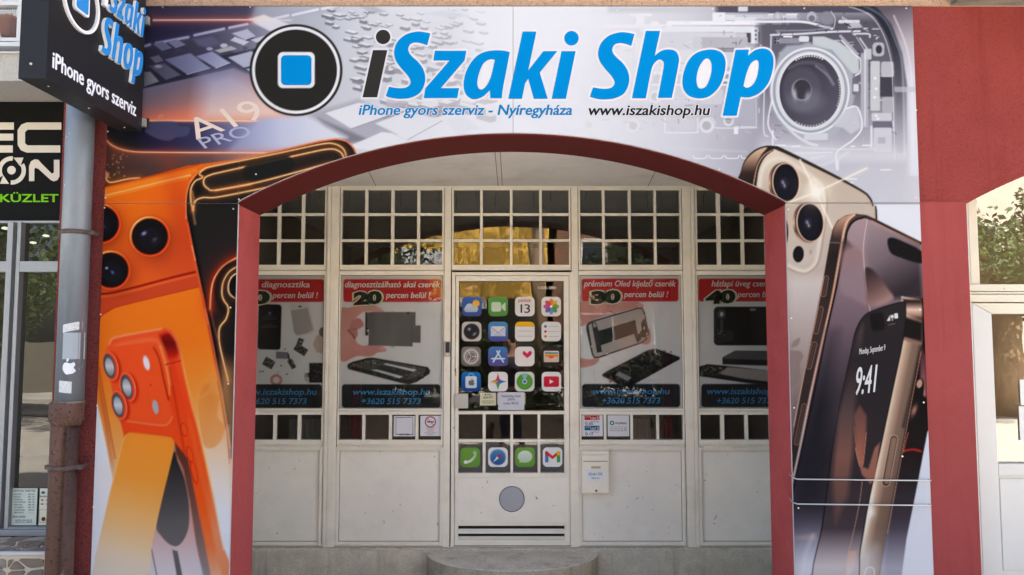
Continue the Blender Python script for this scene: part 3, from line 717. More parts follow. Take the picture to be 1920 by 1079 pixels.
# ------------------------------------------------------------------ right neighbour: window and white door in the next arch
RY = 0.20
rn = empty('right_shopfront', P(1870, 1000, RY), 'white plastic window and door in the next arch on the right', 'shopfront')
def RX(px, py=600): return P(px, py, RY).x
def RZ(py): return P(1870, py, RY).z
zt_r = ZA + .05
MB().box(RX(1805, 450) - .02, RX(1812.5, 450), RY - .02, RY + .07, FLOOR, zt_r).build('frame_post', M['upvc'], rn)
MB().box(RX(1812.5, 450), RX(1815, 450), RY + .01, RY + .05, RZ(534), zt_r).build('rubber_gasket', M['blackmatte'], rn)
M['upvc_old'] = mat('yellowed_upvc', S((206,202,184)), .4, var=.03, vscale=4)
MB().box(RX(1815, 450), RX(1832, 450), RY - .012, RY + .06, RZ(534), zt_r).build('sash_stile', M['upvc_old'], rn, bevel=.004)
M['glass_r'] = glassmat('right_glass', tint=(.62, .64, .55), wobble=.0010, wscale=2.5, k=4.5)
MB().add([(RX(1832, 450), RY + .02, RZ(534)), (RX(1832, 450) + 2.6, RY + .02, RZ(534)), (RX(1832, 450) + 2.6, RY + .021, zt_r), (RX(1832, 450), RY + .021, zt_r)], [(0,1,2,3)]).build('pane', M['glass_r'], rn)
xe = RX(1812.5, 600) + 2.75
for k, (p0, p1, y0) in enumerate(((534, 547, -.03), (548, 552, -.024), (553, 567, -.03))):
    MB().box(RX(1811.5, 550), xe, RY + y0, RY + .07, RZ(p1), RZ(p0)).build('transom_rail', M['upvc_old'], rn, bevel=.003)
cc = RX(1880, 543)
MB().box(cc - .012, cc + .012, RY - .034, RY - .029, RZ(545), RZ(541)).build('drain_cap', M['upvc_old'], rn)
rdoor = empty('right_door', P(1870, 1079, RY), 'white plastic glazed door at the right edge of the picture', 'door')
dj = RX(1816.5, 600)
MB().box(RX(1812.5, 600), RX(1815.2, 600), RY - .01, RY + .06, FLOOR, RZ(568)).build('door_jamb', M['upvc'], rdoor)
MB().box(RX(1815.2, 600), RX(1819, 600), RY + .01, RY + .05, FLOOR, RZ(568)).build('rubber_gasket', mat('gasket_grey', S((90,88,80)), .8), rdoor)
ds0, ds1 = RX(1819.5, 600), RX(1855.5, 600); dtop, dgl = RZ(569), RZ(589)
zg0, zp1, zp0 = RZ(869), RZ(891), FLOOR + .15
st_ = MB()
st_.prism([(ds0, FLOOR + .02), (ds1, FLOOR + .15), (ds1, dgl), (ds0, dtop)], RY - .02, RY + .05)
st_.build('door_stile', M['upvc'], rdoor, bevel=.003)
MB().prism([(ds0 + .002, dtop), (ds1 + .002, dgl), (ds1 + .62, dgl), (ds1 + .73, dtop)], RY - .02, RY + .05).build('top_rail', M['upvc_old'], rdoor, bevel=.003)
MB().box(ds1 + .001, ds1 + .62, RY - .019, RY + .05, zp1, zg0).build('mid_rail', M['upvc'], rdoor, bevel=.003)
MB().box(ds1 + .001, ds1 + .62, RY + .002, RY + .04, FLOOR + .15, zp1 - .001).build('lower_panel', M['upvc'], rdoor)
MB().box(ds1 + .012, ds1 + .60, RY - .006, RY + .002, FLOOR + .5, zp1 - .018).build('panel_field', M['upvc'], rdoor, bevel=.004)
MB().add([(ds1, RY + .02, zg0), (ds1 + .62, RY + .02, zg0), (ds1 + .62, RY + .02, dgl), (ds1, RY + .02, dgl)], [(0,1,2,3)]).build('pane', M['glass_r'], rdoor)
MB().box(ds1 + .62, ds1 + .74, RY - .02, RY + .05, FLOOR + .02, dgl).build('door_stile', M['upvc'], rdoor, bevel=.003)
MB().box(ds1 + .76, ds1 + 2.2, RY - .02, RY + .05, FLOOR, RZ(568)).build('side_panel', M['upvc'], rn)
MB().box(2.36, 6.2, 3.0, 3.1, FLOOR, 3.3).build('room_back', M['interior'], rn)
MB().box(2.36, 6.2, RY + .1, 3.0, 3.3, 3.36).build('room_ceiling', M['ceiling'], rn)
MB().box(2.36, 6.2, RY + .1, 3.0, FLOOR - .1, FLOOR + .002).build('room_floor', M['interior_floor'], rn)
# concrete slab over the right pier
slx = P(1783, 5, -.25).x
sl = MB().box(P(1785, 12, -.02).x, 6.2, -.95, -.0125, ZT + .001, ZT + .16).build('balcony_slab', mat('weathered_slab_concrete', S((126,120,108)), .95, var=.2, vscale=7, bump=.006, bscale=60, dirt=S((62,56,48)), dscale=5, damt=.8))
tag(sl, 'underside edge of a grey concrete balcony slab at the upper right corner', 'balcony slab')

# ------------------------------------------------------------------ two bent wires round the right-hand board
for k, (py, lab) in enumerate(((901, 'upper of two bent galvanised wires across the right board'), (947.5, 'lower of two bent galvanised wires across the right board'))):
    a = P(1491, py - 2.5, -.045); b = P(1748, py + .5, -.045)
    w = [(a.x + .004, .05, a.z + .012), (a.x - .004, .0, a.z + .008), (a.x - .003, -.03, a.z + .002), (a.x + .012, -.046, a.z - .001), ((a.x+b.x)/2, -.046, (a.z+b.z)/2 - .001), (b.x - .012, -.046, b.z), (b.x - .002, -.035, b.z), (b.x + .001, -.002, b.z)]
    tag(MB().tube(w, .0036, 10).build('bent_wire', M['steel']), lab, 'wire')
# ------------------------------------------------------------------ print shop: inks for flat sheets
def cat_rom(pts, closed=True, n=7):
    """smooth path through points; a point with a third entry is a corner"""
    m = len(pts); out = []
    rng_ = range(m if closed else m - 1)
    for i in rng_:
        p1 = pts[i]; p2 = pts[(i+1) % m]
        p0 = pts[(i-1) % m] if (closed or i > 0) else p1
        p3 = pts[(i+2) % m] if (closed or i + 2 < m) else p2
        a, b = np.array(p1[:2], float), np.array(p2[:2], float)
        c1 = len(p1) > 2; c2 = len(p2) > 2
        t1 = (b - np.array(p0[:2], float)) * .5 if not c1 else (b - a)*.5
        t2 = (np.array(p3[:2], float) - a) * .5 if not c2 else (b - a)*.5
        if c1 and c2: out.append(a); continue
        for k in range(n):
            t = k / n
            out.append((2*t**3-3*t*t+1)*a + (t**3-2*t*t+t)*t1 + (-2*t**3+3*t*t)*b + (t**3-t*t)*t2)
    if not closed: out.append(np.array(pts[-1][:2], float))
    return np.array(out)

def lin(p0, p1, *stops):
    """linear blend of inks along p0->p1; stops: (t, (r,g,b))"""
    p0 = np.array(p0, float); d = np.array(p1, float) - p0; L = float(d @ d)
    ts = [s[0] for s in stops]; cs = np.array([s[1] for s in stops], float)
    def f(x, y):
        t = ((x - p0[0])*d[0] + (y - p0[1])*d[1]) / L
        return np.stack([np.interp(t, ts, cs[:, k]) for k in range(3)], -1)
    return f

class Art:
    def __init__(s, X, Y):
        s.X = np.asarray(X, float); s.Y = np.asarray(Y, float); s.C = np.full((len(s.X), 3), 255.0)
        s.order = np.argsort(s.Y, kind='stable'); s.Ys = s.Y[s.order]
    def _sel(s, x0, x1, y0, y1):
        a = np.searchsorted(s.Ys, y0); b = np.searchsorted(s.Ys, y1); idx = s.order[a:b]
        xx = s.X[idx]; return idx[(xx >= x0) & (xx <= x1)]
    @staticmethod
    def sdf(x, y, poly, closed=True):
        n = len(poly); d2 = np.full(x.shape, 1e12); ins = np.zeros(x.shape, bool)
        for i in range(n if closed else n - 1):
            ax, ay = poly[i]; bx, by = poly[(i+1) % n]
            ex, ey = bx - ax, by - ay; L = ex*ex + ey*ey
            if L < 1e-12: continue
            wx, wy = x - ax, y - ay
            t = np.clip((wx*ex + wy*ey)/L, 0, 1)
            dx, dy = wx - t*ex, wy - t*ey; np.minimum(d2, dx*dx + dy*dy, out=d2)
            if closed and ay != by:
                c = (ay > y) != (by > y); ins ^= c & (x < ax + ex*(y - ay)/ey)
        d = np.sqrt(d2); return np.where(ins, -d, d) if closed else d
    def _put(s, idx, w, col):
        c = col(s.X[idx], s.Y[idx]) if callable(col) else np.asarray(col, float)
        s.C[idx] = s.C[idx]*(1 - w[:, None]) + c*w[:, None]
    def fill(s, pts, col, a=1.0, f=0.9, smooth=False, n=7, grow=0.0, clip=None):
        poly = cat_rom(pts, True, n) if smooth else np.array([p[:2] for p in pts], float)
        pad = f + grow + 1; lo = poly.min(0) - pad; hi = poly.max(0) + pad
        idx = s._sel(lo[0], hi[0], lo[1], hi[1])
        if not len(idx): return
        d = s.sdf(s.X[idx], s.Y[idx], poly) - grow
        w = np.clip(.5 - d/(2*f), 0, 1)*a
        if clip is not None: w = w*clip(s.X[idx], s.Y[idx])
        s._put(idx, w, col)
    def line(s, pts, w, col, a=1.0, smooth=True, closed=False, f=0.8, glow=0, gcol=None, ga=.6, n=8, taper=False):
        poly = cat_rom(pts, closed, n) if smooth else np.array(pts, float)
        pad = w + f + glow*3 + 1; lo = poly.min(0) - pad; hi = poly.max(0) + pad
        idx = s._sel(lo[0], hi[0], lo[1], hi[1])
        if not len(idx): return
        d = s.sdf(s.X[idx], s.Y[idx], poly, False) if not closed else np.abs(s.sdf(s.X[idx], s.Y[idx], poly, True))
        if glow: s._put(idx, np.exp(-np.maximum(d - w/2, 0)/glow)*ga, gcol if gcol is not None else col)
        s._put(idx, np.clip(.5 - (d - w/2)/(2*f), 0, 1)*a, col)
    def ell(s, c, rx, ry, col, a=1.0, rot=0.0, f=0.9, hole=None):
        r = max(rx, ry) + f + 1; idx = s._sel(c[0]-r, c[0]+r, c[1]-r, c[1]+r)
        if not len(idx): return
        ct, st_ = math.cos(R(rot)), math.sin(R(rot)); dx, dy = s.X[idx]-c[0], s.Y[idx]-c[1]
        u, v = dx*ct + dy*st_, -dx*st_ + dy*ct
        q = np.sqrt((u/rx)**2 + (v/ry)**2); d = (q - 1)*min(rx, ry)
        w = np.clip(.5 - d/(2*f), 0, 1)*a
        if hole is not None:
            q2 = np.sqrt((u/(rx*hole))**2 + (v/(ry*hole))**2); w = w*np.clip(.5 + (q2-1)*min(rx, ry)*hole/(2*f), 0, 1)
        s._put(idx, w, col)
    def soft(s, c, rx, ry, col, a=1.0, rot=0.0):
        r = max(rx, ry)*2.6; idx = s._sel(c[0]-r, c[0]+r, c[1]-r, c[1]+r)
        if not len(idx): return
        ct, st_ = math.cos(R(rot)), math.sin(R(rot)); dx, dy = s.X[idx]-c[0], s.Y[idx]-c[1]
        u, v = dx*ct + dy*st_, -dx*st_ + dy*ct
        s._put(idx, np.exp(-((u/rx)**2 + (v/ry)**2))*a, col)
    def rrect(s, x0, y0, x1, y1, r, col, a=1.0, f=0.9, grow=0.0, ang=0.0):
        cx, cy = (x0+x1)/2, (y0+y1)/2; hx, hy = (x1-x0)/2, (y1-y0)/2; m = math.hypot(hx, hy) + grow + f + 1
        idx = s._sel(cx-m, cx+m, cy-m, cy+m)
        if not len(idx): return
        dx, dy = s.X[idx]-cx, s.Y[idx]-cy
        if ang: ct, sn = math.cos(R(ang)), math.sin(R(ang)); dx, dy = dx*ct + dy*sn, -dx*sn + dy*ct
        qx, qy = np.abs(dx) - hx + r, np.abs(dy) - hy + r
        d = np.hypot(np.maximum(qx, 0), np.maximum(qy, 0)) + np.minimum(np.maximum(qx, qy), 0) - r - grow
        s._put(idx, np.clip(.5 - d/(2*f), 0, 1)*a, col)
    def grad(s, pts, col, a=1.0):     # whole-sheet wash inside a polygon, hard edge
        s.fill(pts, col, a, .6)

def ink_attr(me, C):
    C = np.clip(C, 0, 255)/255.0; C = 255*np.where(C < .85, .85*(C/.85)**(1.07 if WHITE < .7 else 1.0), C)
    if WHITE < .7: t = C/255; C = 255*np.clip(t + .65*(t - .52)*t*(1 - t), 0, 1)
    lin_ = srgb(C) * (WHITE / 0.90)
    at = me.attributes.new('ink', 'FLOAT_COLOR', 'POINT')
    buf = np.ones((len(lin_), 4), np.float32); buf[:, :3] = np.clip(lin_, 0.002, 0.9)
    at.data.foreach_set('color', buf.ravel())

def grid_mesh(name, V, nu, nv, mat_, parent=None):
    """V: (nv*nu, 3) vertices of a regular sheet"""
    me = bpy.data.meshes.new(name)
    i = np.arange(nu*nv).reshape(nv, nu)
    q = np.stack([i[:-1, :-1], i[:-1, 1:], i[1:, 1:], i[1:, :-1]], -1).reshape(-1, 4)
    me.vertices.add(len(V)); me.vertices.foreach_set('co', V.astype(np.float32).ravel())
    me.loops.add(q.size); me.loops.foreach_set('vertex_index', q.ravel().astype(np.int32))
    me.polygons.add(len(q)); me.polygons.foreach_set('loop_start', np.arange(0, q.size, 4, dtype=np.int32))
    try: me.polygons.foreach_set('loop_total', np.full(len(q), 4, dtype=np.int32))
    except Exception: pass
    me.update(calc_edges=True); me.materials.append(mat_)
    o = bpy.data.objects.new(name, me); link(o, parent); return o

# lettering ---------------------------------------------------------
_tc = {}
def text_geo(body, offset=0.0):
    key = (body, round(offset, 4))
    if key in _tc: return _tc[key]
    cu = bpy.data.curves.new('t', 'FONT'); cu.body = body; cu.offset = offset; cu.resolution_u = 3
    ob = bpy.data.objects.new('t', cu); COL.objects.link(ob)
    dg = bpy.context.evaluated_depsgraph_get(); me = bpy.data.meshes.new_from_object(ob.evaluated_get(dg))
    v = np.array([x.co[:2] for x in me.vertices]) if len(me.vertices) else np.zeros((1, 2)); f = [tuple(p.vertices) for p in me.polygons]
    bpy.data.objects.remove(ob); bpy.data.curves.remove(cu); bpy.data.meshes.remove(me)
    _tc[key] = (v, f); return v, f
CAPH = None
def text_px(body, x0, x1, base, cap, shear=0.0, offset=0.0, ext=None, ang=0.0):
    """outline triangles of a line of lettering in photo pixels; width x0..x1, cap height cap"""
    global CAPH
    if CAPH is None: h = text_geo('H')[0]; CAPH = h[:, 1].max()
    v0 = text_geo(body, ext if ext is not None else 0.0)[0]
    v, f = text_geo(body, offset)
    w = v0[:, 0].max() - v0[:, 0].min(); sy = cap/CAPH; wpx = (x1 - x0) - shear*cap*.7
    sx = wpx/w
    x = (v[:, 0] - v0[:, 0].min())*sx; y = v[:, 1]*sy
    px = x + shear*y
    if ang: ca, sa = math.cos(R(ang)), math.sin(R(ang)); px, y = px*ca - y*sa, px*sa + y*ca
    return np.stack([x0 + px, base - y], -1), f
def bold(q, f, d, Y, yst):
    """heavier strokes: copies a hair apart, each a tenth of a millimetre in front of the last"""
    V = []; F = []
    offs = [(0, 0)] if d <= 0 else [(-d, 0), (d, 0), (0, -d*.6), (0, d*.6), (-d*.7, -d*.45), (d*.7, d*.45), (d*.7, -d*.45), (-d*.7, d*.45)]
    for i_, (dx, dy) in enumerate(offs):
        b = len(V); V += [tuple(p) for p in Pn(q[:, 0] + dx, q[:, 1] + dy, Y - i_*yst)]; F += [tuple(k + b for k in t) for t in f]
    return V, F
def sheet_text(parent, body, x0, x1, base, cap, m, Y, shear=0.0, offset=0.0, name='lettering', outline=None, om=None, oy=.0009, ang=0.0):
    d = offset*cap*1.25
    q, f = text_px(body, x0 + d, x1 - d, base, cap - d, shear, 0.0, 0.0, ang)
    if outline:
        V, F = bold(q, f, d + outline*cap*1.25, Y + oy, .00002); mesh_from(name + '_outline', V, F, om, parent)
    V, F = bold(q, f, d, Y, .00004)
    return mesh_from(name, V, F, m, parent)
def mesh_from(name, V, F, m, parent=None):
    me = bpy.data.meshes.new(name); me.from_pydata([tuple(v) for v in V], [], F); me.update(); me.materials.append(m)
    o = bpy.data.objects.new(name, me); return link(o, parent)
def ngon_tri(poly, holes=()):
    """triangulate a 2D outline with holes -> verts, faces"""
    from mathutils.geometry import tessellate_polygon
    loops = [[Vector((p[0], p[1], 0)) for p in poly]] + [[Vector((p[0], p[1], 0)) for p in h] for h in holes]
    t = tessellate_polygon(loops); v = np.array([p[:2] for l_ in loops for p in l_]); return v, [tuple(x) for x in t]
_inkm = {}
def inkmat(c, rough=.4):
    k = (tuple(c), rough, WHITE)
    if k not in _inkm: _inkm[k] = mat('ink_%d_%d_%d' % tuple(c), ink(c), rough, spec=.02)
    return _inkm[k]

# logo lettering, traced: outlines in photo pixels -----------------------
def z1(*p): return [((a[0]/3.996 + 480, a[1]/3.996) + tuple(a[2:])) for a in p]
def z2(*p): return [((a[0]/3.996 + 960, a[1]/3.996) + tuple(a[2:])) for a in p]
K = 1
def circ(cx, cy, r, n=28): return [(cx + r*math.cos(2*math.pi*k/n), cy + r*math.sin(2*math.pi*k/n)) for k in range(n)]
S_ = z1((1307,252,K),(1250,241),(1200,239),(1120,262),(1060,315),(1035,385),(1045,450),(1085,510),(1130,560),(1155,600),(1156,628),(1138,650),(1105,661),(1055,661),(997,651,K),(972,722,K),(1030,738),(1090,742),(1160,733),(1225,700),(1260,640),(1268,580),(1253,520),(1218,468),(1178,432),(1150,400),(1141,368),(1155,335),(1190,320),(1237,325),(1283,342,K))
GL = {}
GL['i_dark'] = ([z1((876,377,K),(984,377,K),(908,731,K),(798,731,K)), circ(718.3, 69.7, 13.6)], [])
GL['S'] = ([S_], [])
GL['z'] = ([z1((1340,382,K),(1577,382,K),(1563,455,K),(1385,662,K),(1522,662,K),(1508,737,K),(1256,737,K),(1270,662,K),(1450,455,K),(1328,455,K))], [])
GL['a'] = ([z1((1902,392,K),(1860,382),(1800,379),(1715,390),(1640,435),(1580,525),(1556,625),(1568,700),(1608,739),(1650,744),(1702,724),(1753,678,K),(1755,738,K),(1842,738,K),(1850,665),(1872,550))],
           [z1((1790,449,K),(1750,447),(1702,480),(1668,560),(1658,630),(1670,664),(1694,671),(1728,642),(1762,570))])
GL['k'] = ([z2((80,238,K),(183,238,K),(122,530,K),(235,385,K),(340,385,K),(208,545,K),(268,742,K),(163,742,K),(122,590,K),(98,627,K),(75,742,K),(-28,742,K))], [])
GL['i'] = ([z2((372,385,K),(477,385,K),(404,742,K),(297,742,K)), circ(960 + 446/3.996, 288/3.996, 13.6)], [])
GL['S2'] = ([[(p[0] + 382.6, p[1] + 1.2) + tuple(p[2:]) for p in S_]], [])
GL['h'] = ([z2((1003,233,K),(1110,233,K),(1070,420,K),(1115,385),(1170,372),(1225,385),(1250,432),(1245,500),(1198,735,K),(1093,735,K),(1133,525),(1137,472),(1115,448),(1085,457),(1052,500),(1034,575),(1003,738,K),(898,738,K))], [])
GL['o'] = ([z2((1490,372),(1568,395),(1600,460),(1590,560),(1550,655),(1480,722),(1400,739),(1320,715),(1280,650),(1283,560),(1320,460),(1385,397))],
           [z2((1468,440),(1495,480),(1490,560),(1460,640),(1420,665),(1392,650),(1383,590),(1400,510),(1435,455))])
GL['p'] = ([[(1379.3,93.8,K),(1404.5,93.2,K),(1402.3,105,K),(1415,95),(1430,91.2),(1443,95.5),(1450,109),(1449,131),(1440.5,156.5),(1424.5,174.5),(1406,182.8),(1389,182,K),(1381.3,217.5,K),(1355,217.5,K)]],
           [[(1422.7,119),(1418,113),(1407.5,120),(1399.8,138),(1394,161.5,K),(1401,165),(1412,158.5),(1420,142)]])
def glyph_paths(k):
    o, h = GL[k]; return [cat_rom(p, True, 6) if k not in () and len(p[0]) > 2 or len(p) != 28 else np.array(p) for p in o], [cat_rom(p, True, 6) for p in h]
ORDER = ['i_dark', 'S', 'z', 'a', 'k', 'i', 'S2', 'h', 'o', 'p']
# ------------------------------------------------------------------ the printed boards round the arch
YB = -0.0200
ban = empty('shop_banner', P(960, 12, YB), 'large printed banner boards around the arch with blue logo lettering and phones', 'banner')
bxl, bxr = P(196, 380, YB).x, P(1724.5, 380, YB).x; bzt = P(960, 12.5, YB).z; bzs = P(443, 382, YB).z
oxb = P(1473.5, 381, YB).x
SP = 1.55 * 4.0 / FPX                                     # sheet resolution
def arch_z(x):
    return ZC + np.sqrt(np.maximum(RAD**2 - np.asarray(x)**2, 0)) + 0.004
def board(name, x0, x1, zlo, zhi):
    nu = int((x1 - x0)/SP) + 2; xs = np.linspace(x0, x1, nu)
    lo = zlo(xs) if callable(zlo) else np.full(nu, zlo); hi = np.full(nu, zhi)
    nv = int((hi - lo).max()/SP) + 2
    t = np.linspace(0, 1, nv)[:, None]
    Z_ = lo*(1 - t) + hi*t; X_ = np.broadcast_to(xs, Z_.shape)
    V = np.stack([X_.ravel(), np.full(X_.size, YB), Z_.ravel()], -1)
    # the board behind the print
    outline = [(xs[k], float(lo[k])) for k in range(0, nu, max(1, nu//90))] + [(x1, float(lo[-1])), (x1, zhi), (x0, zhi)]
    MB().prism(outline, YB + .0012, FY - .0135 + .009).build('board_core', M['boardedge'], ban)
    return name, V, nu, nv
xm = P(962, 150, YB).x; gp = .0011
def hz(xs): return np.where(np.abs(xs) < oxb, np.maximum(arch_z(xs), bzs + .0012), bzs + .0012)
B = [board('header_board', bxl, xm - gp, hz, bzt), board('header_board', xm + gp, bxr, hz, bzt),
     board('side_board', bxl, -oxb, FLOOR + .05, bzs - .0012), board('side_board', oxb, bxr, FLOOR + .05, bzs - .0012)]
AV = np.concatenate([b[1] for b in B]); ax, ay = proj(AV[:, 0], YB, AV[:, 2])
A = Art(ax, ay)

# ---- header, left half: circuit board fading to white
A.C[:] = lin((270, 0), (960, 0), (0, (66,62,84)), (.2, (100,98,118)), (.38, (168,170,182)), (.55, (206,210,218)), (.75, (228,231,238)), (1, (238,240,247)))(ax, ay)
A.fill([(190,5),(480,5),(470,40),(268,42),(190,60)], lin((280,0),(620,0),(0,(72,66,88)),(.6,(92,88,106)),(1,(170,170,180))), 1, 4)
A.fill([(480,5),(640,5),(600,60),(470,60)], (186,190,196), .5, 14)
A.fill([(190,42),(470,40),(465,50),(275,92),(190,100)], lin((280,0),(470,0),(0,(58,54,80)),(1,(84,78,102))), 1, 3)
A.fill([(270,90),(470,46),(520,60),(500,210),(270,165)], lin((270,120),(500,120),(0,(64,62,80)),(.5,(86,84,102)),(1,(150,150,166))), 1, 3)
# bright rails
for p in ([(272,87),(281,84)], [(293,81.5),(353,70)], [(365,66.5),(420,54.5)], [(430,52.5),(464,45.5)], [(513,35.5),(541,29)], [(549,28.5),(596,18)], [(604,17),(640,9)]):
    A.line(p, 4.6, lin((270,0),(600,0),(0,(150,152,182)),(1,(238,238,244))), 1, False, f=1.2, glow=3, gcol=(150,150,178), ga=.25)
A.fill([(466,36),(495,28),(545,48),(505,58)], (236,226,222), 1, 2); A.fill([(475,43),(520,37),(548,50),(508,58)], (222,222,236), .9, 2)
A.line([(278,38.2),(470,37.5)], 2.0, (255,214,196), 1, False, glow=5, gcol=(232,130,108), ga=.6)
A.line([(470,37.5),(545,38.5)], 1.6, (240,226,220), .7, False, glow=3, gcol=(240,226,220), ga=.3)
def chip(p, top, side=(96,96,112), h=8, gl=True):
    """one component: its dark sides below, its top over them"""
    q = [(x, y + h) for x, y in p]
    hull = p[:1] + [p[1], (p[1][0], p[1][1] + h), (p[2][0], p[2][1] + h), (p[3][0], p[3][1] + h), p[3]]
    A.fill(hull, side, 1, 1.2); A.fill(p, top, 1, 1.1)
    if gl: A.line([p[3], p[2], p[1]], 1.0, tuple(min(255, c + 28) for c in top), .7, False)
chip([(287,83),(306,79),(321,90),(303,95)], (118,118,142), (74,74,92), 10); chip([(314,79),(332,75),(347,84),(329,90)], (134,134,158), (80,80,98), 10)
chip([(281,108),(297,104),(305,114),(291,118)], (112,112,128), (70,70,86), 5)
A.fill([(362,74),(398,68),(414,82),(390,90),(372,86)], (112,108,132), 1, 3); A.ell((420,86), 7, 4, (196,196,214)); A.ell((393,92), 6, 3, (170,172,196))
chip([(434,63),(463,55),(478,68),(459,75)], (190,192,212), (96,94,112), 5); chip([(432,76),(440,70),(466,79),(456,85)], (206,208,222), (104,102,120), 11)
chip([(402,95),(432,87),(443,92),(412,99)], (178,182,182), (92,90,104), 9); chip([(470,75),(500,66),(505,70),(480,80)], (204,206,218), (110,108,122), 7)
A.fill([(270,133),(500,88),(520,170),(470,140),(440,128),(272,172)], (62,60,74), .9, 3)
A.fill([(270,135),(282,135),(298,153),(270,163)], lin((270,150),(298,150),(0,(120,120,128)),(1,(146,146,156))), 1, 1.2)
A.fill([(279,124),(308,119),(339,141),(311,150)], lin((280,130),(335,140),(0,(92,92,108)),(1,(112,112,130))), 1, 1.2); A.ell((297,125), 7, 3, (150,152,172))
A.fill([(309,112),(357,100),(394,128),(351,140)], lin((310,115),(390,130),(0,(118,120,148)),(1,(150,152,178))), 1, 1.2); A.line([(351,140),(394,128)], 1.2, (205,205,220), .8, False)
A.fill([(367,106),(398,97),(431,118),(405,128)], lin((367,105),(430,118),(0,(140,142,172)),(1,(178,182,208))), 1, 1.2); A.line([(405,128),(431,118)], 1.4, (220,220,232), .9, False)
A.fill([(428,108),(472,96),(490,120),(457,127)], (186,190,208), 1, 1.2); A.fill([(462,130),(490,124),(490,150)], (206,208,222), 1, 1.5)
# the big processor with its glow
A.fill([(190,180),(270,166),(436,129),(470,146),(560,232),(190,232)], lin((300,140),(330,228),(0,(120,118,146)),(.35,(132,122,136)),(.7,(168,128,126)),(1,(226,140,118))), 1, 1.5)
A.fill([(380,140),(436,129),(470,146),(560,232),(370,232)], lin((400,140),(420,228),(0,(168,172,208)),(.4,(196,190,202)),(.8,(226,206,200)),(1,(236,212,200))), .85, 22)
A.soft((300,226), 60, 16, (236,128,104), .75)
A.fill([(190,228),(720,228),(700,262),(600,290),(190,293)], lin((230,0),(640,0),(0,(34,36,44)),(.16,(44,44,80)),(.34,(70,70,104)),(.58,(150,156,190)),(1,(206,210,226))), 1, 1.0)
A.fill([(190,240),(245,240),(260,292),(190,292)], (32,36,36), .75, 14)
A.line([(190,226),(276,226.5),(485,227.5),(560,228)], 1.8, lin((280,0),(520,0),(0,(255,190,160)),(1,(255,240,205))), 1, False, glow=4, gcol=(246,160,120), ga=.5)
# mark and wording on the processor, seen obliquely
A.ell((301,218.5), 6.5, 3.4, (236,150,130), .6, rot=-25)
A.fill([(272,245),(284,230),(325,228),(337,236),(350,237),(356,241),(354,252),(345,256),(330,258),(318,264),(300,262),(282,254)], (86,90,122), .85, 1.5, True)
# ---- header: pale chips and tiles of the middle
rr = random.Random(5)
def fade(c, x): t = min(1, max(0, (x - 620)/400)); return tuple(c_*(1-t) + 236*t for c_ in c)
A.fill([(560,180),(700,60),(860,20),(880,150),(760,200),(650,215)], (204,206,212), .45, 30)
for k in range(260):
    x = rr.uniform(580, 900); y = rr.uniform(16, 212)
    if x < 655 and math.hypot(x - 555, y - 132) < 98: continue
    if y > 175 and x < 690: continue
    sc = .55 + y/190; w_ = rr.uniform(9, 19)*sc; h_ = rr.uniform(4, 6.5)*sc; hh = rr.uniform(2.5, 8)*sc
    e1 = np.array([w_, w_*.27]); e2 = np.array([h_*1.5, -h_*.42])
    o_ = np.array([x, y]); p = [tuple(o_ + e2), tuple(o_ + e1 + e2), tuple(o_ + e1), tuple(o_)]
    b = rr.uniform(-8, 8)
    A.fill([p[3], p[2], p[1], (p[1][0], p[1][1]+hh), (p[2][0], p[2][1]+hh), (p[3][0], p[3][1]+hh)], fade((128+b,128+b,136+b), x), .9, 1.2)
    A.fill(p, fade((226+b,229+b,234+b), x), .95, 1.1)
A.fill([(590,212),(672,186),(730,216),(860,200),(700,270),(640,262),(578,218)], (168,168,176), .75, 5)
A.fill([(596,222),(655,246),(690,262),(650,272),(620,262)], (132,130,140), .85, 4)
A.fill([(610,212.5),(672,193),(690,196),(727,217),(659,241.5)], (231,233,239), 1, 1.4); A.line([(659,242),(728,218)], 1.8, (150,150,158), .7, False)
A.fill([(704,232),(764,208),(829,226),(765,262)], (229,231,237), 1, 1.6); A.line([(765,262),(829,227)], 2, (158,158,166), .6, False)
A.fill([(652,276),(716,248),(735,250),(766,270),(740,290)], (232,234,240), 1, 1.4)
A.fill([(488,222),(575,216),(650,258),(600,274),(470,292),(420,290)], lin((420,0),(640,0),(0,(140,148,184)),(.5,(196,202,226)),(1,(226,229,238))), 1, 6)
A.fill([(724,186),(760,183),(764,196),(740,206),(724,200)], (188,188,196), .8, 3); A.fill([(835,225),(870,218),(900,240),(860,255)], (222,224,231), .7, 4)
A.fill([(676,14),(700,12),(724,22),(702,26)], (176,178,184), .7, 2); A.fill([(796,25),(830,20),(880,30),(846,36)], (214,216,224), .8, 3)

# ---- header, right half: camera module
A.fill([(962,0),(1760,0),(1760,390),(962,390)], lin((962,0),(1730,0),(0,(239,241,247)),(.18,(232,234,241)),(.42,(206,207,216)),(.6,(168,167,178)),(.75,(140,140,150)),(.95,(150,148,158)),(1,(176,172,180))), 1, .5)
A.fill([(962,0),(1760,0),(1760,390),(962,390)], lin((0,200),(0,350),(0,(226,228,238)),(.25,(210,211,222)),(.6,(222,225,236)),(1,(232,236,246))), 0, 1)
def fx(c, x): t = min(1, max(0, (1440 - x)/400)); return tuple(c_*(1-t) + 236*t for c_ in c)
def R_(x0, y0, x1, y1, c, a=1.0, r=2.0, f=1.0): A.rrect(x0, y0, x1, y1, min(r, (x1-x0)/2, (y1-y0)/2), fx(c, (x0+x1)/2), a, f)
R_(1340, 12, 1720, 24, (86,84,96), .9); R_(1140, 12, 1345, 24, (150,150,160), .6, f=4)
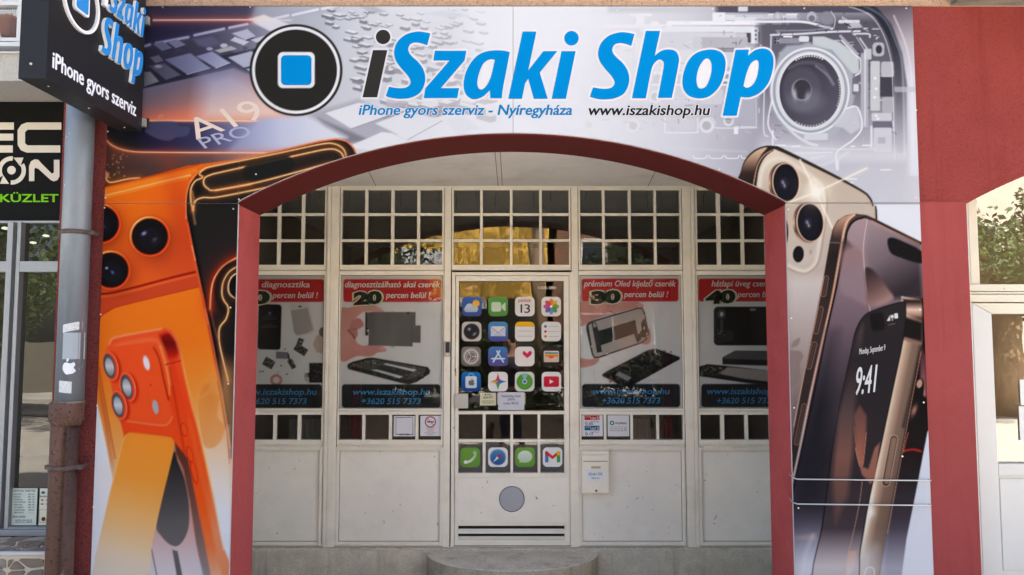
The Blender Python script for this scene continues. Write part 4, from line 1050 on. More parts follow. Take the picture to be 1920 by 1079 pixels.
R_(1100, 46, 1260, 53, (226,230,238), .9); R_(1250, 40, 1480, 47, (236,240,246)); R_(1180, 26, 1222, 31, (230,232,240)); R_(1192, 29, 1208, 48, (226,230,238)); R_(1220, 41, 1235, 48, (230,232,240))
R_(1336, 24, 1360, 44, (228,232,240)); R_(1360, 28, 1500, 38, (214,218,228)); R_(1440, 26, 1500, 32, (232,236,242)); R_(1466, 26, 1474, 50, (120,120,132), .6); R_(1384, 12, 1402, 22, (205,208,216))
R_(1200, 50, 1415, 60, (222,226,236), .9); R_(1380, 60, 1424, 80, (70,68,80)); R_(1376, 52, 1422, 62, (214,219,229)); R_(1408, 52, 1422, 82, (222,227,236)); 
for yy in (58, 66, 74): A.ell((1417, yy), 1.6, 2, (80,80,92))
R_(1236, 62, 1400, 96, (196,199,210), .9, 3); R_(1300, 70, 1402, 92, (168,168,178)); R_(1290, 70, 1316, 116, (190,192,204), .8, 4); R_(1330, 90, 1400, 98, (110,106,116), .8); R_(1320, 98, 1405, 126, (206,208,216), .8); R_(1400, 96, 1412, 126, (70,68,80), .9, 3)
R_(1225, 94, 1300, 132, (210,213,222), .7, 4); R_(1190, 70, 1232, 116, (224,226,234), .7, 5); R_(1160, 84, 1186, 120, (216,219,228), .6, 4)
R_(1225, 134, 1420, 140, (228,231,240)); R_(1290, 140, 1415, 158, (120,116,126), .8); R_(1310, 148, 1400, 153, (226,229,238)); R_(1225, 142, 1290, 156, (178,176,188), .7)
R_(1222, 158, 1420, 161, (232,235,243)); R_(1245, 168, 1305, 196, (190,191,204), .85, 4); R_(1312, 168, 1356, 196, (196,197,208), .8, 4); R_(1382, 180, 1420, 236, (170,172,184), .95, 2); A.line([(1382,238),(1418,238),(1418,182)], 1.6, (222,226,234), .9, False)
for cx_, cy_, r_ in ((1268,187,4), (1286,187,4), (1228,182,12), (1265,228,4), (1286,228,4), (1187,236,13), (1325,236,14), (1366,227,10), (1104,234,11)):
    A.ell((cx_, cy_), r_, r_, fx((216,219,228), cx_), .9); A.ell((cx_, cy_), r_*.6, r_*.6, fx((150,149,160), cx_), .8)
A.line([(1247,222),(1247,246),(1252,249),(1304,249),(1308,244),(1308,222)], 2, fx((232,235,243), 1300), .9, True); R_(1252, 224, 1303, 244, (188,188,200), .6, 3)
A.line([(1318,224),(1334,222),(1341,232),(1341,240),(1420,240)], 2, (226,229,238), .8, True); R_(1376, 238, 1384, 252, (228,231,240))
A.soft((1150,150), 40, 40, (222,224,232), .6); A.ell((1130,165), 44, 40, (228,230,237), .5, hole=.7); A.ell((1150,175), 30, 30, (226,228,236), .5, hole=.8)
A.fill([(1422,40),(1720,30),(1720,300),(1422,300)], lin((0,30),(0,300),(0,(84,82,94)),(.45,(108,106,118)),(.75,(164,163,175)),(1,(206,207,218))), .8, 9)
# rails and tubes at the top
A.line([(1380,40),(1440,41),(1500,41),(1530,46),(1560,54)], 4.2, (228,232,240)); A.line([(1380,30),(1450,31),(1500,31)], 5, (196,200,210)); A.line([(1500,31),(1558,40)], 12, (150,150,162), .85); A.ell((1458,31), 8, 8, (168,170,180)); A.ell((1458,31), 5, 5, (206,208,216), .7)
A.ell((1522,32), 9, 10, (176,180,190)); A.ell((1522,35), 6, 6, (120,120,132)); A.ell((1550,36), 14, 15, (128,128,140), .8); A.ell((1550,34), 12, 12, (150,150,160), .5); A.line([(1558,22),(1566,36),(1563,54)], 2, (214,218,226), .7)
A.line([(1445,66),(1500,64),(1560,60),(1612,59)], 3.4, (214,218,228)); A.line([(1455,58),(1520,57),(1560,52)], 3, (150,150,160), .8); A.line([(1470,69),(1485,69)], 3, (238,240,246), 1, False)
R_(1572, 38, 1612, 44, (226,230,236), .9); A.fill([(1590,48),(1600,40),(1612,44),(1618,52),(1590,54)], (190,192,202), .9, 1.5)
R_(1455, 72, 1500, 82, (150,150,162), .95); R_(1498, 68, 1517, 79, (212,216,224), 1, 4)
for q_ in ((1454,74),(1459,74),(1454,80),(1459,80)): A.ell(q_, 1.6, 1.6, (50,50,60))
A.line([(1446,66),(1445,100)], 3, (190,193,203))
# fine hardware: brackets, flex cables, pins
for k in range(330):
    x = rr.uniform(1120, 1690); y = rr.uniform(24, 262)
    if ((x - 1519)/82)**2 + ((y - 171)/90)**2 < 1: continue
    v = rr.choice(((58,56,68),(74,72,84),(96,94,106),(206,210,220),(226,230,238),(180,183,194)))
    w_, h_ = (rr.uniform(2, 16), rr.uniform(1, 3)) if rr.random() < .6 else (rr.uniform(1, 3), rr.uniform(2, 12))
    A.rrect(x - w_/2, y - h_/2, x + w_/2, y + h_/2, .6, fx(v, x), (.75 if x > 1420 else .4)*(1 if y < 230 else .5), .8, ang=rr.choice((0, 0, 0, -3, 30, -40)))
# housing of the lens
A.fill([(1524,69),(1545,69),(1575,80),(1604,102),(1610,108),(1611,135),(1604,139),(1596,138),(1580,118),(1560,95),(1524,86)], (190,198,204), 1, 1.2)
A.line([(1578,76),(1606,105),(1613,112),(1613,134),(1604,142)], 2.6, (228,232,240)); A.line([(1576,68),(1608,102)], 5, (176,178,190), .9, False); A.line([(1612,72),(1626,92)], 3, (214,218,226), .8, False); A.line([(1606,70),(1622,96)], 2, (214,218,226), .6, False)
A.line([(1600,64),(1628,64),(1631,70)], 3, (220,224,232), .9)
A.fill([(1462,99),(1475,86),(1500,84),(1516,79),(1530,85),(1560,95),(1600,140),(1604,170),(1595,220),(1570,250),(1550,262),(1505,262),(1470,240),(1448,205),(1443,160)], (172,178,188), .9, 3)
A.ell((1519,171), 76, 84, (168,172,184), .9); A.ell((1519,171), 74, 82, (226,230,238), 1, hole=.955); A.ell((1519,171), 68, 77, (150,154,164), .8, hole=.93); A.ell((1519,171), 65, 74, (208,216,222), .95, hole=.9); A.ell((1519,171), 60, 70, (232,236,242), .8, hole=.97)
A.ell((1519,171), 57.5, 67.5, lin((1470,120),(1570,230),(0,(70,66,78)),(.5,(86,84,96)),(1,(104,102,116))))
A.line([(1480,128),(1505,118),(1540,124),(1562,160)], 5, (118,118,130), .7, f=3); A.line([(1530,124),(1552,142),(1563,158)], 3, (150,150,160), .8, f=2)
A.ell((1503,168), 36, 42, (104,103,114), .6, f=4); A.ell((1510,190), 34, 22, (132,132,144), .5, f=8)
A.ell((1503,169), 19, 21, (136,136,146)); A.ell((1504,168), 16.5, 18.5, (72,70,80)); A.soft((1490,176), 4, 11, (196,194,196), .8, -8); A.soft((1514,180), 5, 10, (176,176,186), .7, 20)
for k in range(11):
    t = -1.25 + 2.5*k/10 - math.pi/2 + .1
    for r_ in (56, 60):
        tt = -2.05 + .9*k/10; A.ell((1519 + r_*math.cos(tt), 171 + (r_+9.5)*math.sin(tt)), 1.5, 1.3, (236,238,242))
        tt = -.32 + .75*k/10; A.ell((1519 + r_*math.cos(tt), 171 + (r_+9.5)*math.sin(tt)), 1.5, 1.3, (206,208,214), .8)
        tt = 1.05 + 1.0*k/10; A.ell((1519 + r_*math.cos(tt), 171 + (r_+9.5)*math.sin(tt)), 1.5, 1.3, (216,218,224), .8)
# brackets right of the lens
R_(1598, 146, 1606, 178, (120,120,132)); R_(1600, 158, 1610, 172, (206,210,220)); R_(1614, 100, 1628, 240, (176,178,190), .9); R_(1620, 92, 1634, 112, (190,192,204)); A.line([(1622,96),(1622,236)], 2.4, (222,226,234), .8, False)
R_(1636, 80, 1658, 106, (178,182,192), 1, 7); A.ell((1648,93), 6, 8, (70,70,82)); R_(1632, 115, 1650, 208, (196,202,208), .95, 3); R_(1652, 116, 1676, 145, (190,192,202), .9, 4); R_(1650, 145, 1676, 182, (76,74,88), .9); R_(1654, 182, 1676, 212, (176,178,188), .9, 4); R_(1634, 212, 1672, 227, (200,203,213), .9, 3)
for q_ in ((1641,147),(1643,167),(1640,183),(1643,217),(1646,223)): A.ell(q_, 2.4, 2.4, (236,238,244))
R_(1636, 228, 1674, 240, (110,108,122), .8); R_(1638, 240, 1672, 286, (200,203,215), .95, 4); R_(1646, 258, 1660, 270, (176,178,190), .9, 1); A.line([(1674,228),(1676,246)], 2, (226,229,236), .8, False); R_(1632, 236, 1636, 278, (222,226,234), .9)
A.fill([(1560,236),(1585,208),(1600,200),(1610,206),(1614,240),(1596,252),(1580,240)], (196,198,210), .9, 2); A.line([(1588,204),(1602,200),(1611,208),(1616,240),(1600,262),(1585,273),(1570,285),(1567,300),(1569,318)], 3, (232,235,243), .95)
A.line([(1448,186),(1440,230),(1448,252),(1455,262)], 3, (226,229,238), .9); A.line([(1433,170),(1432,245),(1440,256)], 2.4, (222,226,234), .8); A.line([(1449,246),(1449,280)], 3, (232,235,243), .9, False)
A.line([(1460,218),(1490,252),(1515,268),(1532,273)], 5, (214,217,227), .9); R_(1508, 250, 1552, 263, (206,209,220), .9)
A.line([(1470,274),(1560,280),(1640,280)], 2, (228,231,240), .7, f=2); A.line([(1485,288),(1560,286)], 2, (236,238,246), .8); A.line([(1520,298),(1545,293)], 1.6, (236,238,246), .8); A.line([(1530,312),(1560,304),(1590,286)], 4, (230,233,242), .5, f=3)
for a_, b_ in (((1455,273),(1472,273)), ((1485,275),(1500,274)), ((1596,275),(1602,275)), ((1618,273),(1632,273)), ((1584,336),(1606,336)), ((1652,319),(1670,319)), ((1592,343),(1600,343))): A.line([a_, b_], 2.4, (244,246,250), .95, False)
R_(1568, 300, 1573, 320, (240,242,248), .8)
# lower right fades to white-blue
A.fill([(1440,280),(1740,280),(1740,400),(1440,400)], lin((0,270),(0,385),(0,(214,216,226)),(.4,(222,225,236)),(1,(230,236,248))), .62, 16)
# phone edge of the x-ray picture
A.line([(1600,5),(1640,22),(1665,55),(1680,100),(1686,160),(1689,280)], 15, lin((0,60),(0,330),(0,(56,58,68)),(.4,(108,106,118)),(.75,(178,178,190)),(1,(222,226,238))), 1, f=1.5)
A.line([(1612,8),(1655,32),(1678,75),(1692,130),(1696,290)], 4, lin((0,60),(0,300),(0,(104,112,126)),(1,(214,218,230))), .9, f=1.5); A.line([(1590,12),(1630,28),(1655,62),(1670,110),(1674,160),(1678,300)], 1.6, (214,218,226), .8)
A.fill([(1640,8),(1760,8),(1760,330),(1702,330),(1701,160),(1692,100),(1672,45)], lin((1660,20),(1712,200),(0,(110,102,110)),(.35,(180,174,184)),(.7,(206,208,224)),(1,(218,222,236))), 1, 2)
A.line([(1676,30),(1700,90),(1710,160),(1713,300)], 2, (226,228,238), .8, f=2); R_(1677, 163, 1716, 173, (190,190,200), .7)
A.line([(1702,170),(1704,330)], 5, (196,198,212), .7, False, f=3)
A.fill([(1430,268),(1560,268),(1560,400),(1380,400)], (222,225,235), .25, 20)
for k in range(6): A.line([(1300+k*30, 292),(1303+k*30, 297),(1322+k*30, 297),(1326+k*30, 292)], 1.8, (244,246,250), .8)
A.line([(970,262),(1400,285)], 1, (220,222,230), .4, False, f=3)

# ---- left: the dark glass corner above the orange phone
A.fill([(185,290),(186,244),(200,262),(220,277),(250,284.5),(300,286),(620,287),(560,300),(400,322),(185,372)], lin((190,300),(600,300),(0,(64,50,46)),(.25,(78,66,68)),(.5,(104,88,94)),(.75,(178,160,160)),(1,(226,216,214))), 1, 1.2)
A.soft((215,292), 26, 20, (120,72,52), .5); A.soft((300,300), 60, 12, (116,84,82), .5)
A.line([(186,240),(194,256),(212,274),(245,284),(300,286),(480,287),(620,288)], 1.8, lin((200,0),(560,0),(0,(255,176,130)),(.4,(255,205,180)),(1,(255,240,226))), 1, glow=5, gcol=(226,120,84), ga=.55)
for k in range(26): A.ell((rr.uniform(197,238), rr.uniform(290,334)), rr.uniform(.6,1.5), rr.uniform(.6,1.5), (206,164,140), .8)
A.line([(196,330),(202,340),(212,342),(240,336),(262,334)], 2, (255,214,160), 1, glow=4, gcol=(200,110,60), ga=.5); A.fill([(195,322),(205,325),(204,334),(196,334)], (206,156,128), .8, 1.5)

# ---- left: big orange phone, back
A.fill([(170,356),(196,351.5),(300,326),(352,311),(440,300),(440,850),(430,1000),(170,1000)], lin((200,380),(400,800),(0,(236,116,32)),(.3,(232,106,44)),(.45,(242,122,40)),(.8,(240,146,70)),(1,(238,176,120))), 1, 1.0)
A.fill([(196,352),(300,327),(375,309),(360,330),(352,338),(300,348),(196,372)], lin((0,0),(5,20),(0,(206,84,24)),(1,(236,118,34))), .5, 3)
A.line([(190,353),(300,327),(372,309)], 2, (150,58,20), .7, False, f=2)
A.line([(190,362),(300,335),(366,320)], 5, (252,158,70), .75, False, f=4); A.line([(190,369),(300,342),(356,329)], 3.4, (255,214,140), .95, False, f=2.4); A.line([(190,374),(300,347),(352,336)], 1.2, (255,196,120), .6, False)
A.soft((345,430), 26, 110, (196,74,34), .75, -12); A.soft((240,400), 80, 60, (244,128,34), .5); A.soft((330,500), 60, 40, (204,84,46), .6)
# camera plateau edge
A.fill([(170,556),(205,557),(260,544),(372,514),(374,520),(374,545),(330,552),(230,578),(200,590),(170,610)], lin((0,520),(12,575),(0,(214,88,44)),(.5,(196,76,44)),(1,(204,84,46))), 1, 2)
A.line([(168,549),(200,551),(250,540),(310,524),(371,509)], 4.2, (150,28,24), .95, f=1.4); A.line([(168,555),(200,557),(252,546),(310,530),(371,515)], 2.4, (240,110,60), .9, f=1.4)
A.fill([(170,620),(190,594),(215,578),(260,566),(376,538),(400,650),(428,800),(430,900),(170,900)], lin((260,570),(330,860),(0,(246,128,38)),(.3,(243,128,38)),(.6,(240,148,66)),(1,(238,180,128))), 1, 1.0)
A.line([(168,640),(186,598),(208,580),(250,568),(376,538)], 1.6, (176,70,28), .8)
# lenses
def lens(cx, cy, r, hl):
    A.soft((cx + 7, cy + 7), r*1.0, r*1.0, (92,36,16), .85)
    A.ell((cx, cy), r*1.19, r*1.19, (150,52,20)); A.ell((cx, cy), r*1.17, r*1.17, lin((cx - r, cy - r), (cx + r, cy + r), (0,(255,222,150)), (.3,(250,140,70)), (.6,(240,96,44)), (1,(236,92,48))))
    A.ell((cx, cy), r*1.05, r*1.05, (120,40,16)); A.ell((cx, cy), r, r, (26,22,24)); A.ell((cx, cy), r*.86, r*.86, (36,34,38), .8, hole=.95); A.ell((cx, cy + r*.1), r*.62, r*.62, (38,40,52), .6, f=3)
    for dx, dy, rx, ry, c in hl: A.soft((cx + dx, cy + dy), rx, ry, c, .95, -35)
lens(281, 444, 33, [(-11, -6, 5, 3.2, (168,160,206)), (9, 5, 2.6, 2, (200,160,170)), (9, 6, 6, 4, (76,70,90))])
lens(189, 420, 33, [(6, 4, 2, 6, (90,90,110))]); lens(208, 507, 32, [(-8, -4, 2.4, 2.4, (210,206,220)), (3, 4, 2.6, 4, (110,120,170))])
# front glass of the second big phone, with glowing contour lines
scr = [(349,400),(350,368),(356,345),(372,325),(398,312),(520,285),(600,266),(630,262),(650,266),(662,278),(672,300),(690,330),(470,420),(470,860),(430,860),(408,700),(384,580),(366,490)]
A.fill(scr, (226,92,52), 1, 1.0, False, grow=2.2)
A.fill(scr, lin((360,330),(470,420),(0,(24,26,26)),(.5,(40,42,40)),(1,(52,46,44))), 1, 1.0)
A.fill([(366,380),(380,470),(410,640),(470,860),(470,300),(400,330)], lin((380,380),(440,600),(0,(46,42,40)),(.5,(52,44,44)),(1,(36,32,30))), .8, 8)
A.line([(352,420),(368,500),(390,600),(412,715),(432,840)], 3.2, lin((0,400),(0,840),(0,(232,104,64)),(.5,(226,110,72)),(1,(206,120,96))), 1, f=1.2)
A.line([(357,420),(373,500),(396,610),(416,715),(436,840)], 5, (20,20,20), 1, f=1.5)
A.line([(349,410),(349,372),(355,346),(370,325),(398,311),(520,284),(600,265.5),(632,261.5),(652,267),(664,280),(672,302)], 1.6, (255,170,120), .9, f=1.2); 
go = dict(glow=3.2, gcol=(216,120,50), ga=.6)
gc = (255,220,168)
A.line([(362,395),(358,378),(358,355),(366,340),(380,333),(374,327),(382,318),(400,312),(520,288),(600,271),(626,270),(644,280),(650,298)], 1.9, gc, 1, **go)
A.fill([(384,340),(390,330),(410,324),(560,290),(615,278),(640,288),(640,300),(560,330),(480,348),(408,358),(392,356)], (52,48,46), .8, 4, True)
A.line([(470,346),(404,357),(390,354),(382,345),(384,334),(396,328),(420,322),(560,291),(615,280),(636,284),(645,296),(648,306)], 1.9, gc, 1, **go)
A.line([(404,357.5),(480,343),(560,322),(620,305)], 1.9, gc, 1, **go)
A.line([(362,395),(366,378),(380,371),(400,371),(430,366),(500,352),(560,340)], 1.9, gc, 1, **go); A.line([(360,360),(364,380),(362,396),(366,420)], 2.4, (230,170,120), .8, f=3)
A.rrect(455, 300, 552, 332, 15, (40,44,42), .85, 2, ang=-13)
A.line([(470,380),(440,384),(362,384)], 0.8, (22,22,22), .6, False)
# lower contour circles
A.soft((441,500), 40, 34, (190,58,24), .0)
A.line([(447,482),(420,498),(403,520),(396,545),(394,580)], 2, (255,196,140), 1, glow=8, gcol=(214,60,26), ga=.8)
A.ell((448,545), 46, 56, (30,26,24), .9, f=3)
A.line([(447,499),(430,510),(419,528),(416,548),(419,562),(428,578),(424,598),(412,615),(411,640),(418,675),(428,715)], 2, gc, 1, **go)
A.line([(447,511),(434,520),(428,536),(431,552),(447,563)], 2, gc, 1, glow=6, gcol=(120,76,56), ga=.8); A.ell((452,538), 21, 24, (24,20,20), 1, f=2)
A.line([(394,580),(402,615),(410,640)], 1.4, (200,110,80), .7, f=2)
# small camera button and dots on the rim
A.line([(359.5,461),(366,488)], 2, (255,160,110), .9, False); A.line([(384,580),(390,608)], 1.6, (240,150,110), .9, False)
# ---- fading lower part of the big phone
A.fill([(166,640),(181,640),(184,700),(196,780),(212,900),(166,1000)], (238,150,80), 0, 2)
A.fill([(166,735),(180,745),(192,800),(206,870),(214,905),(225,1100),(150,1100)], (236,238,244), 1, 1.6)
A.line([(180,665),(186,720),(200,800),(212,880),(224,940)], 7, lin((0,660),(0,940),(0,(214,100,40)),(.5,(206,120,70)),(1,(226,190,164))), .9, f=2.5); A.line([(186,690),(200,770),(216,860)], 2, (168,76,36), .6, f=1.5)
A.fill([(340,850),(428,700),(440,1100),(220,1100),(215,900)], lin((0,760),(0,1000),(0,(238,176,116)),(.3,(238,196,160)),(.65,(240,226,216)),(1,(236,238,244))), 1, 40)
A.fill([(372,840),(428,800),(440,1100),(400,1100)], lin((0,800),(0,960),(0,(236,186,140)),(.5,(240,216,196)),(1,(236,240,246))), .9, 6)
A.soft((395,745), 14, 30, (206,134,66), .5); A.fill([(372,756),(383,744),(400,738),(412,746),(408,762),(408,782),(420,800),(415,825),(398,840),(380,830)], (226,140,70), .55, 2, True); A.fill([(376,742),(380,726),(392,718),(390,732)], (224,136,64), .6, 1.5, True)
A.line([(407,715),(424,800),(430,870)], 1.5, (188,90,50), .5)
# ---- left: bright orange phone with kickstand
ph = [(198,672),(199,655),(205,640),(220,631),(260,624),(300,616.5),(316,618),(328,630),(337,655),(346,700),(372,800),(398,920),(415,1010),(428,1090),(300,1090),(262,900),(240,850),(228,800),(212,740)]
A.fill(ph, lin((210,640),(400,1000),(0,(244,98,50)),(.4,(242,84,36)),(.75,(244,104,48)),(1,(240,150,110))), 1, 1.2, True)
A.fill([(300,640),(318,640),(345,760),(390,960),(418,1090),(360,1090),(345,980),(330,860),(316,740)], lin((0,640),(0,1090),(0,(226,66,28)),(.3,(240,84,34)),(.65,(250,98,34)),(.85,(246,128,76)),(1,(240,190,166))), .9, 3)
A.fill([(300,628),(318,622),(330,640),(336,662),(330,672),(312,674),(304,654)], lin((0,622),(0,676),(0,(170,26,18)),(.4,(112,14,12)),(1,(212,50,26))), 1, 5)
A.line([(204,648),(210,636),(230,630),(262,624),(302,617)], 3, (250,176,140), .8, f=2.4); A.line([(316,620),(328,633),(337,658),(346,700),(360,760),(374,812),(400,930),(420,1030)], 3.4, lin((0,620),(0,1030),(0,(236,130,90)),(.3,(255,196,116)),(.7,(255,206,150)),(1,(240,226,216))), .85, f=2.6)
A.line([(206,658),(222,648),(262,640),(288,638),(302,648),(312,680),(320,720)], 7, (250,122,76), .9, f=4); A.line([(300,650),(309,680),(316,715),(318,740)], 2.4, (255,178,96), .8, f=2)
A.fill([(203,655),(215,650),(270,645),(284,648),(296,668),(306,712),(321,770),(322,782),(315,793),(300,797),(245,790),(228,786),(213,742)], (246,96,46), 1, 1.6, True)
A.line([(288,652),(298,672),(306,708),(316,750)], 2.2, (120,28,16), .8, f=1.6); A.line([(232,789),(300,798),(316,794),(323,782)], 2.4, (250,150,110), .8, f=1.8); A.line([(311,684),(338,677)], 3, (180,58,30), .9, False); A.line([(318,690),(332,770),(346,850)], 3, (160,44,20), .6, f=2.5)
def lens2(cx, cy):
    A.ell((cx + 7, cy + 2), 15, 28, (196,44,18), .9, -12, 2.5); A.ell((cx + 2, cy), 14.5, 27.5, (252,150,110), 1, -12); A.ell((cx + 1.5, cy), 13, 26, (236,80,40), 1, -12)
    A.ell((cx, cy), 10.5, 23, (92,92,96), 1, -12); A.ell((cx + .5, cy + 1), 7.6, 17, lin((cx, cy - 14), (cx, cy + 14), (0,(160,162,166)), (.5,(206,208,210)), (1,(150,152,156))), 1, -12)
lens2(205, 687); lens2(237.5, 726); lens2(221, 760)
A.ell((274.5,681), 5.6, 14, (230,206,214), 1, -14); A.ell((275,682), 4, 10, (238,222,228), 1, -14); A.ell((291.5,763.5), 5.4, 13.6, (172,170,174), 1, -10); A.ell((282.5,722.5), 1, 1.4, (110,30,18))
for q_, l_ in (((345,806),13), ((356,853),16), ((364,886),22)):
    A.ell(q_, 6, l_, (150,40,16), .85, -13); A.ell((q_[0] + .4, q_[1]), 4.9, l_ - 1.3, (246,92,36), 1, -13)
A.line([(355,788),(376,880),(396,975)], 5, (252,116,52), .5, f=4)
# under the kickstand
A.fill([(322,832),(338,862),(352,905),(360,965),(372,1040),(384,1095),(290,1095),(284,1010),(300,930)], lin((0,900),(0,1090),(0,(180,130,110)),(.4,(206,160,150)),(.75,(216,196,196)),(1,(226,220,222))), 1, 1.5, True)
A.fill([(328,830),(352,860),(368,940),(384,1020),(398,1095),(384,1095),(368,1020),(356,940),(344,880),(330,850)], lin((0,830),(0,1090),(0,(92,50,44)),(.4,(110,84,80)),(1,(150,146,150))), .9, 2)
A.fill([(324,850),(334,868),(346,900),(354,945),(354,985),(346,1010),(333,1024),(318,1021),(302,1005),(293,986),(302,930)], lin((320,860),(330,1020),(0,(54,50,50)),(.4,(84,80,80)),(.75,(110,106,106)),(1,(120,114,114))), 1, 1.4, True)
A.fill([(323,1031),(333,1034),(345,1095),(334,1095)], (116,112,112), 1, 1.2); A.line([(284,1030),(296,1090)], 2.5, (120,116,120), .8, False)
A.fill([(150,1100),(230,985),(280,1030),(300,1100)], (236,239,246), .0, 4)
# the kickstand leaf
A.fill([(228,838),(234,818),(241,812.5),(252,811.5),(312,819),(323,823),(326.5,834),(322,862),(305,932),(286,1015),(268,1095),(166,1095),(182,1030),(206,925)], lin((280,815),(215,1085),(0,(249,150,58)),(.3,(248,160,72)),(.6,(246,188,130)),(.85,(238,212,184)),(1,(232,220,204))), 1, 1.2, True, n=5)
A.line([(213,900),(228,838),(236,816)], 1.4, (255,190,120), .8); A.line([(244,811.5),(315,819),(325,826)], 1.4, (222,104,50), .7)
A.fill([(150,1010),(172,1010),(178,1050),(168,1100),(150,1100)], (236,239,246), 1, 1.4)

# ---- right: champagne phone, back
A.fill([(1476,385),(1760,385),(1760,1100),(1476,1100)], lin((0,385),(0,1060),(0,(226,231,244)),(.5,(222,228,240)),(1,(228,232,242))), 1, .5)
gp_ = [(1387,352),(1390,322),(1398,300),(1413,284),(1432,275.5),(1452,275),(1470,281),(1560,326),(1614,356),(1630,369),(1638,386),(1644,410),(1640,600),(1500,850),(1440,850),(1440,420)]
A.fill(gp_, (58,50,46), 1, 1.0, True, n=5, grow=1.0)
A.fill([(1387,352),(1391,318),(1402,297),(1420,282),(1438,277),(1428,290),(1418,310),(1411,340),(1408,372)], lin((1400,285),(1404,365),(0,(206,176,152)),(.25,(150,124,106)),(.5,(66,54,50)),(1,(36,30,30))), 1, 1.2, True)
A.line([(1409,372),(1413,345),(1420,312),(1432,292),(1448,282)], 1.6, (226,186,160), .9)
A.fill([(1415,380),(1419,345),(1424,316),(1434,296),(1449,284),(1462,284),(1560,331),(1613,359),(1628,371),(1636,387),(1641.5,410),(1641,700),(1500,900),(1440,900),(1440,400)], lin((1430,290),(1560,640),(0,(218,206,190)),(.2,(192,178,162)),(.45,(196,184,172)),(.75,(184,170,162)),(1,(152,140,136))), 1, 1.2, True, n=5)
A.line([(1455,282),(1560,333),(1616,364),(1632,384)], 1.3, (200,178,158), .9)
A.line([(1424,352),(1428,322),(1440,304),(1456,298),(1476,302),(1520,330),(1540,350),(1546,380),(1542,420),(1534,470),(1528,495),(1512,508),(1496,506),(1478,498)], 6, (232,224,212), .8, f=4); A.line([(1548,352),(1551,382),(1546,430),(1538,480),(1530,500),(1512,513),(1494,511),(1478,503)], 2.6, (150,136,124), .7, f=2)
A.fill([(1477,470),(1496,470),(1532,470),(1526,490),(1512,502),(1496,500),(1477,493)], (200,190,180), .6, 6)
def lens3(cx, cy):
    A.ell((cx - 9, cy + 1), 24, 37, lin((cx - 32, cy - 20), (cx - 20, cy + 30), (0,(120,96,84)), (.4,(216,180,156)), (.7,(110,84,74)), (1,(190,150,130))), 1, -4); A.ell((cx - 2, cy), 27, 38, (70,56,50), 1, -4)
    A.ell((cx, cy), 26.5, 37.5, (232,200,178), 1, -4); A.ell((cx, cy), 24, 35, (30,28,34), 1, -4); A.ell((cx - 2, cy + 2), 20, 30, (42,42,54), .6, -4, 4); A.ell((cx - 4, cy + 2), 8, 11, (58,56,70), .9, -4, 2); A.soft((cx - 6, cy), 2.6, 4, (166,160,190), .9, -20); A.soft((cx - 3, cy + 6), 2, 3, (206,196,206), .8)
lens3(1474, 342.5); lens3(1519.5, 417.5)
A.ell((1474,436), 4, 20, (60,50,48)); A.ell((1497,477), 10.4, 15.4, (34,33,36), 1, 4); A.ell((1520,473), 3, 5, (170,158,150), .8)
A.ell((1525,345), 9, 11, (232,222,206), .8); A.soft((1530,361), 26, 24, (255,246,226), .6); A.soft((1530,361), 11, 11, (255,255,250), 1); A.ell((1530,361), 5, 5, (255,255,252), 1, f=3)
for a_, b_ in (((1480,380),(1625,316)), ((1500,300),(1566,440))):
    A.line([a_, (1530,361), b_], 1.6, (255,246,228), .95, False, f=1.5, glow=2.5, gcol=(255,240,214), ga=.35)
A.line([(1385,372),(1390,300)], 0.1, (0,0,0), 0)
A.line([(1476,380),(1640,380),(1730,380)], .9, (120,110,104), .7, False)
# lower body of the champagne phone: darkens down, with fruit mark
A.fill([(1477,520),(1560,520),(1530,640),(1484,850),(1477,850)], lin((1500,520),(1488,820),(0,(206,198,194)),(.35,(178,166,162)),(.7,(138,124,120)),(1,(104,92,90))), .9, 12)
A.fill([(1478,664),(1490,658),(1502,660),(1506,670),(1500,682),(1500,698),(1499,712),(1490,724),(1480,728)], (140,124,120), .85, 1.4, True); A.fill([(1483,652),(1488,640),(1500,634),(1496,648)], (142,128,122), .8, 1.3, True)
# ---- right: second phone, its dark frame
fr2 = [(1724,452),(1640,410),(1625,403.5),(1604,401),(1586,404),(1570,414),(1561,430),(1556,452),(1546,510),(1530,590),(1512,680),(1494,780),(1480,858),(1470,1100),(1760,1100),(1760,470)]
A.fill(fr2, lin((1560,420),(1490,800),(0,(96,76,70)),(.15,(52,44,44)),(.5,(74,62,60)),(1,(60,50,50))), 1, 1.0)
A.fill([(1562,440),(1568,420),(1580,408),(1600,402),(1592,412),(1586,430),(1580,450),(1574,452)], lin((1570,406),(1576,455),(0,(196,160,140)),(.4,(150,120,106)),(1,(54,44,42))), 1, 2, True)
A.line([(1602,403),(1590,414),(1583,432),(1578,460),(1560,560),(1542,640),(1520,740),(1500,840),(1480,930)], 4.2, lin((0,400),(0,930),(0,(222,184,162)),(.3,(206,160,136)),(.55,(236,190,172)),(.8,(236,214,204)),(1,(196,178,170))), 1, f=1.3)
A.line([(1556,455),(1578,456)], 2.2, (130,110,104), .9, False)
for (q0, q1) in (((1549,522),(1544,552)), ((1539,580),(1530,622)), ((1527,646),(1517,688)), ((1508,762),(1494,830))):
    A.line([q0, q1], 10, (196,150,128), .9, False, f=1); A.line([q0, q1], 8, (66,54,52), 1, False, f=1); A.line([q0, q1], 2.4, (140,110,98), .5, False, f=1.5)
A.line([(1545,520),(1534,575),(1505,715),(1488,800)], 1.3, (222,178,156), .8)
scr2 = [(1586,460),(1590,435),(1600,418),(1616,411),(1634,414),(1724,460),(1760,478),(1760,1100),(1482,1100),(1484,960),(1500,870),(1530,730),(1552,620),(1570,540)]
A.fill(scr2, (28,25,28), 1, 1.0, True, n=4, grow=3.5)
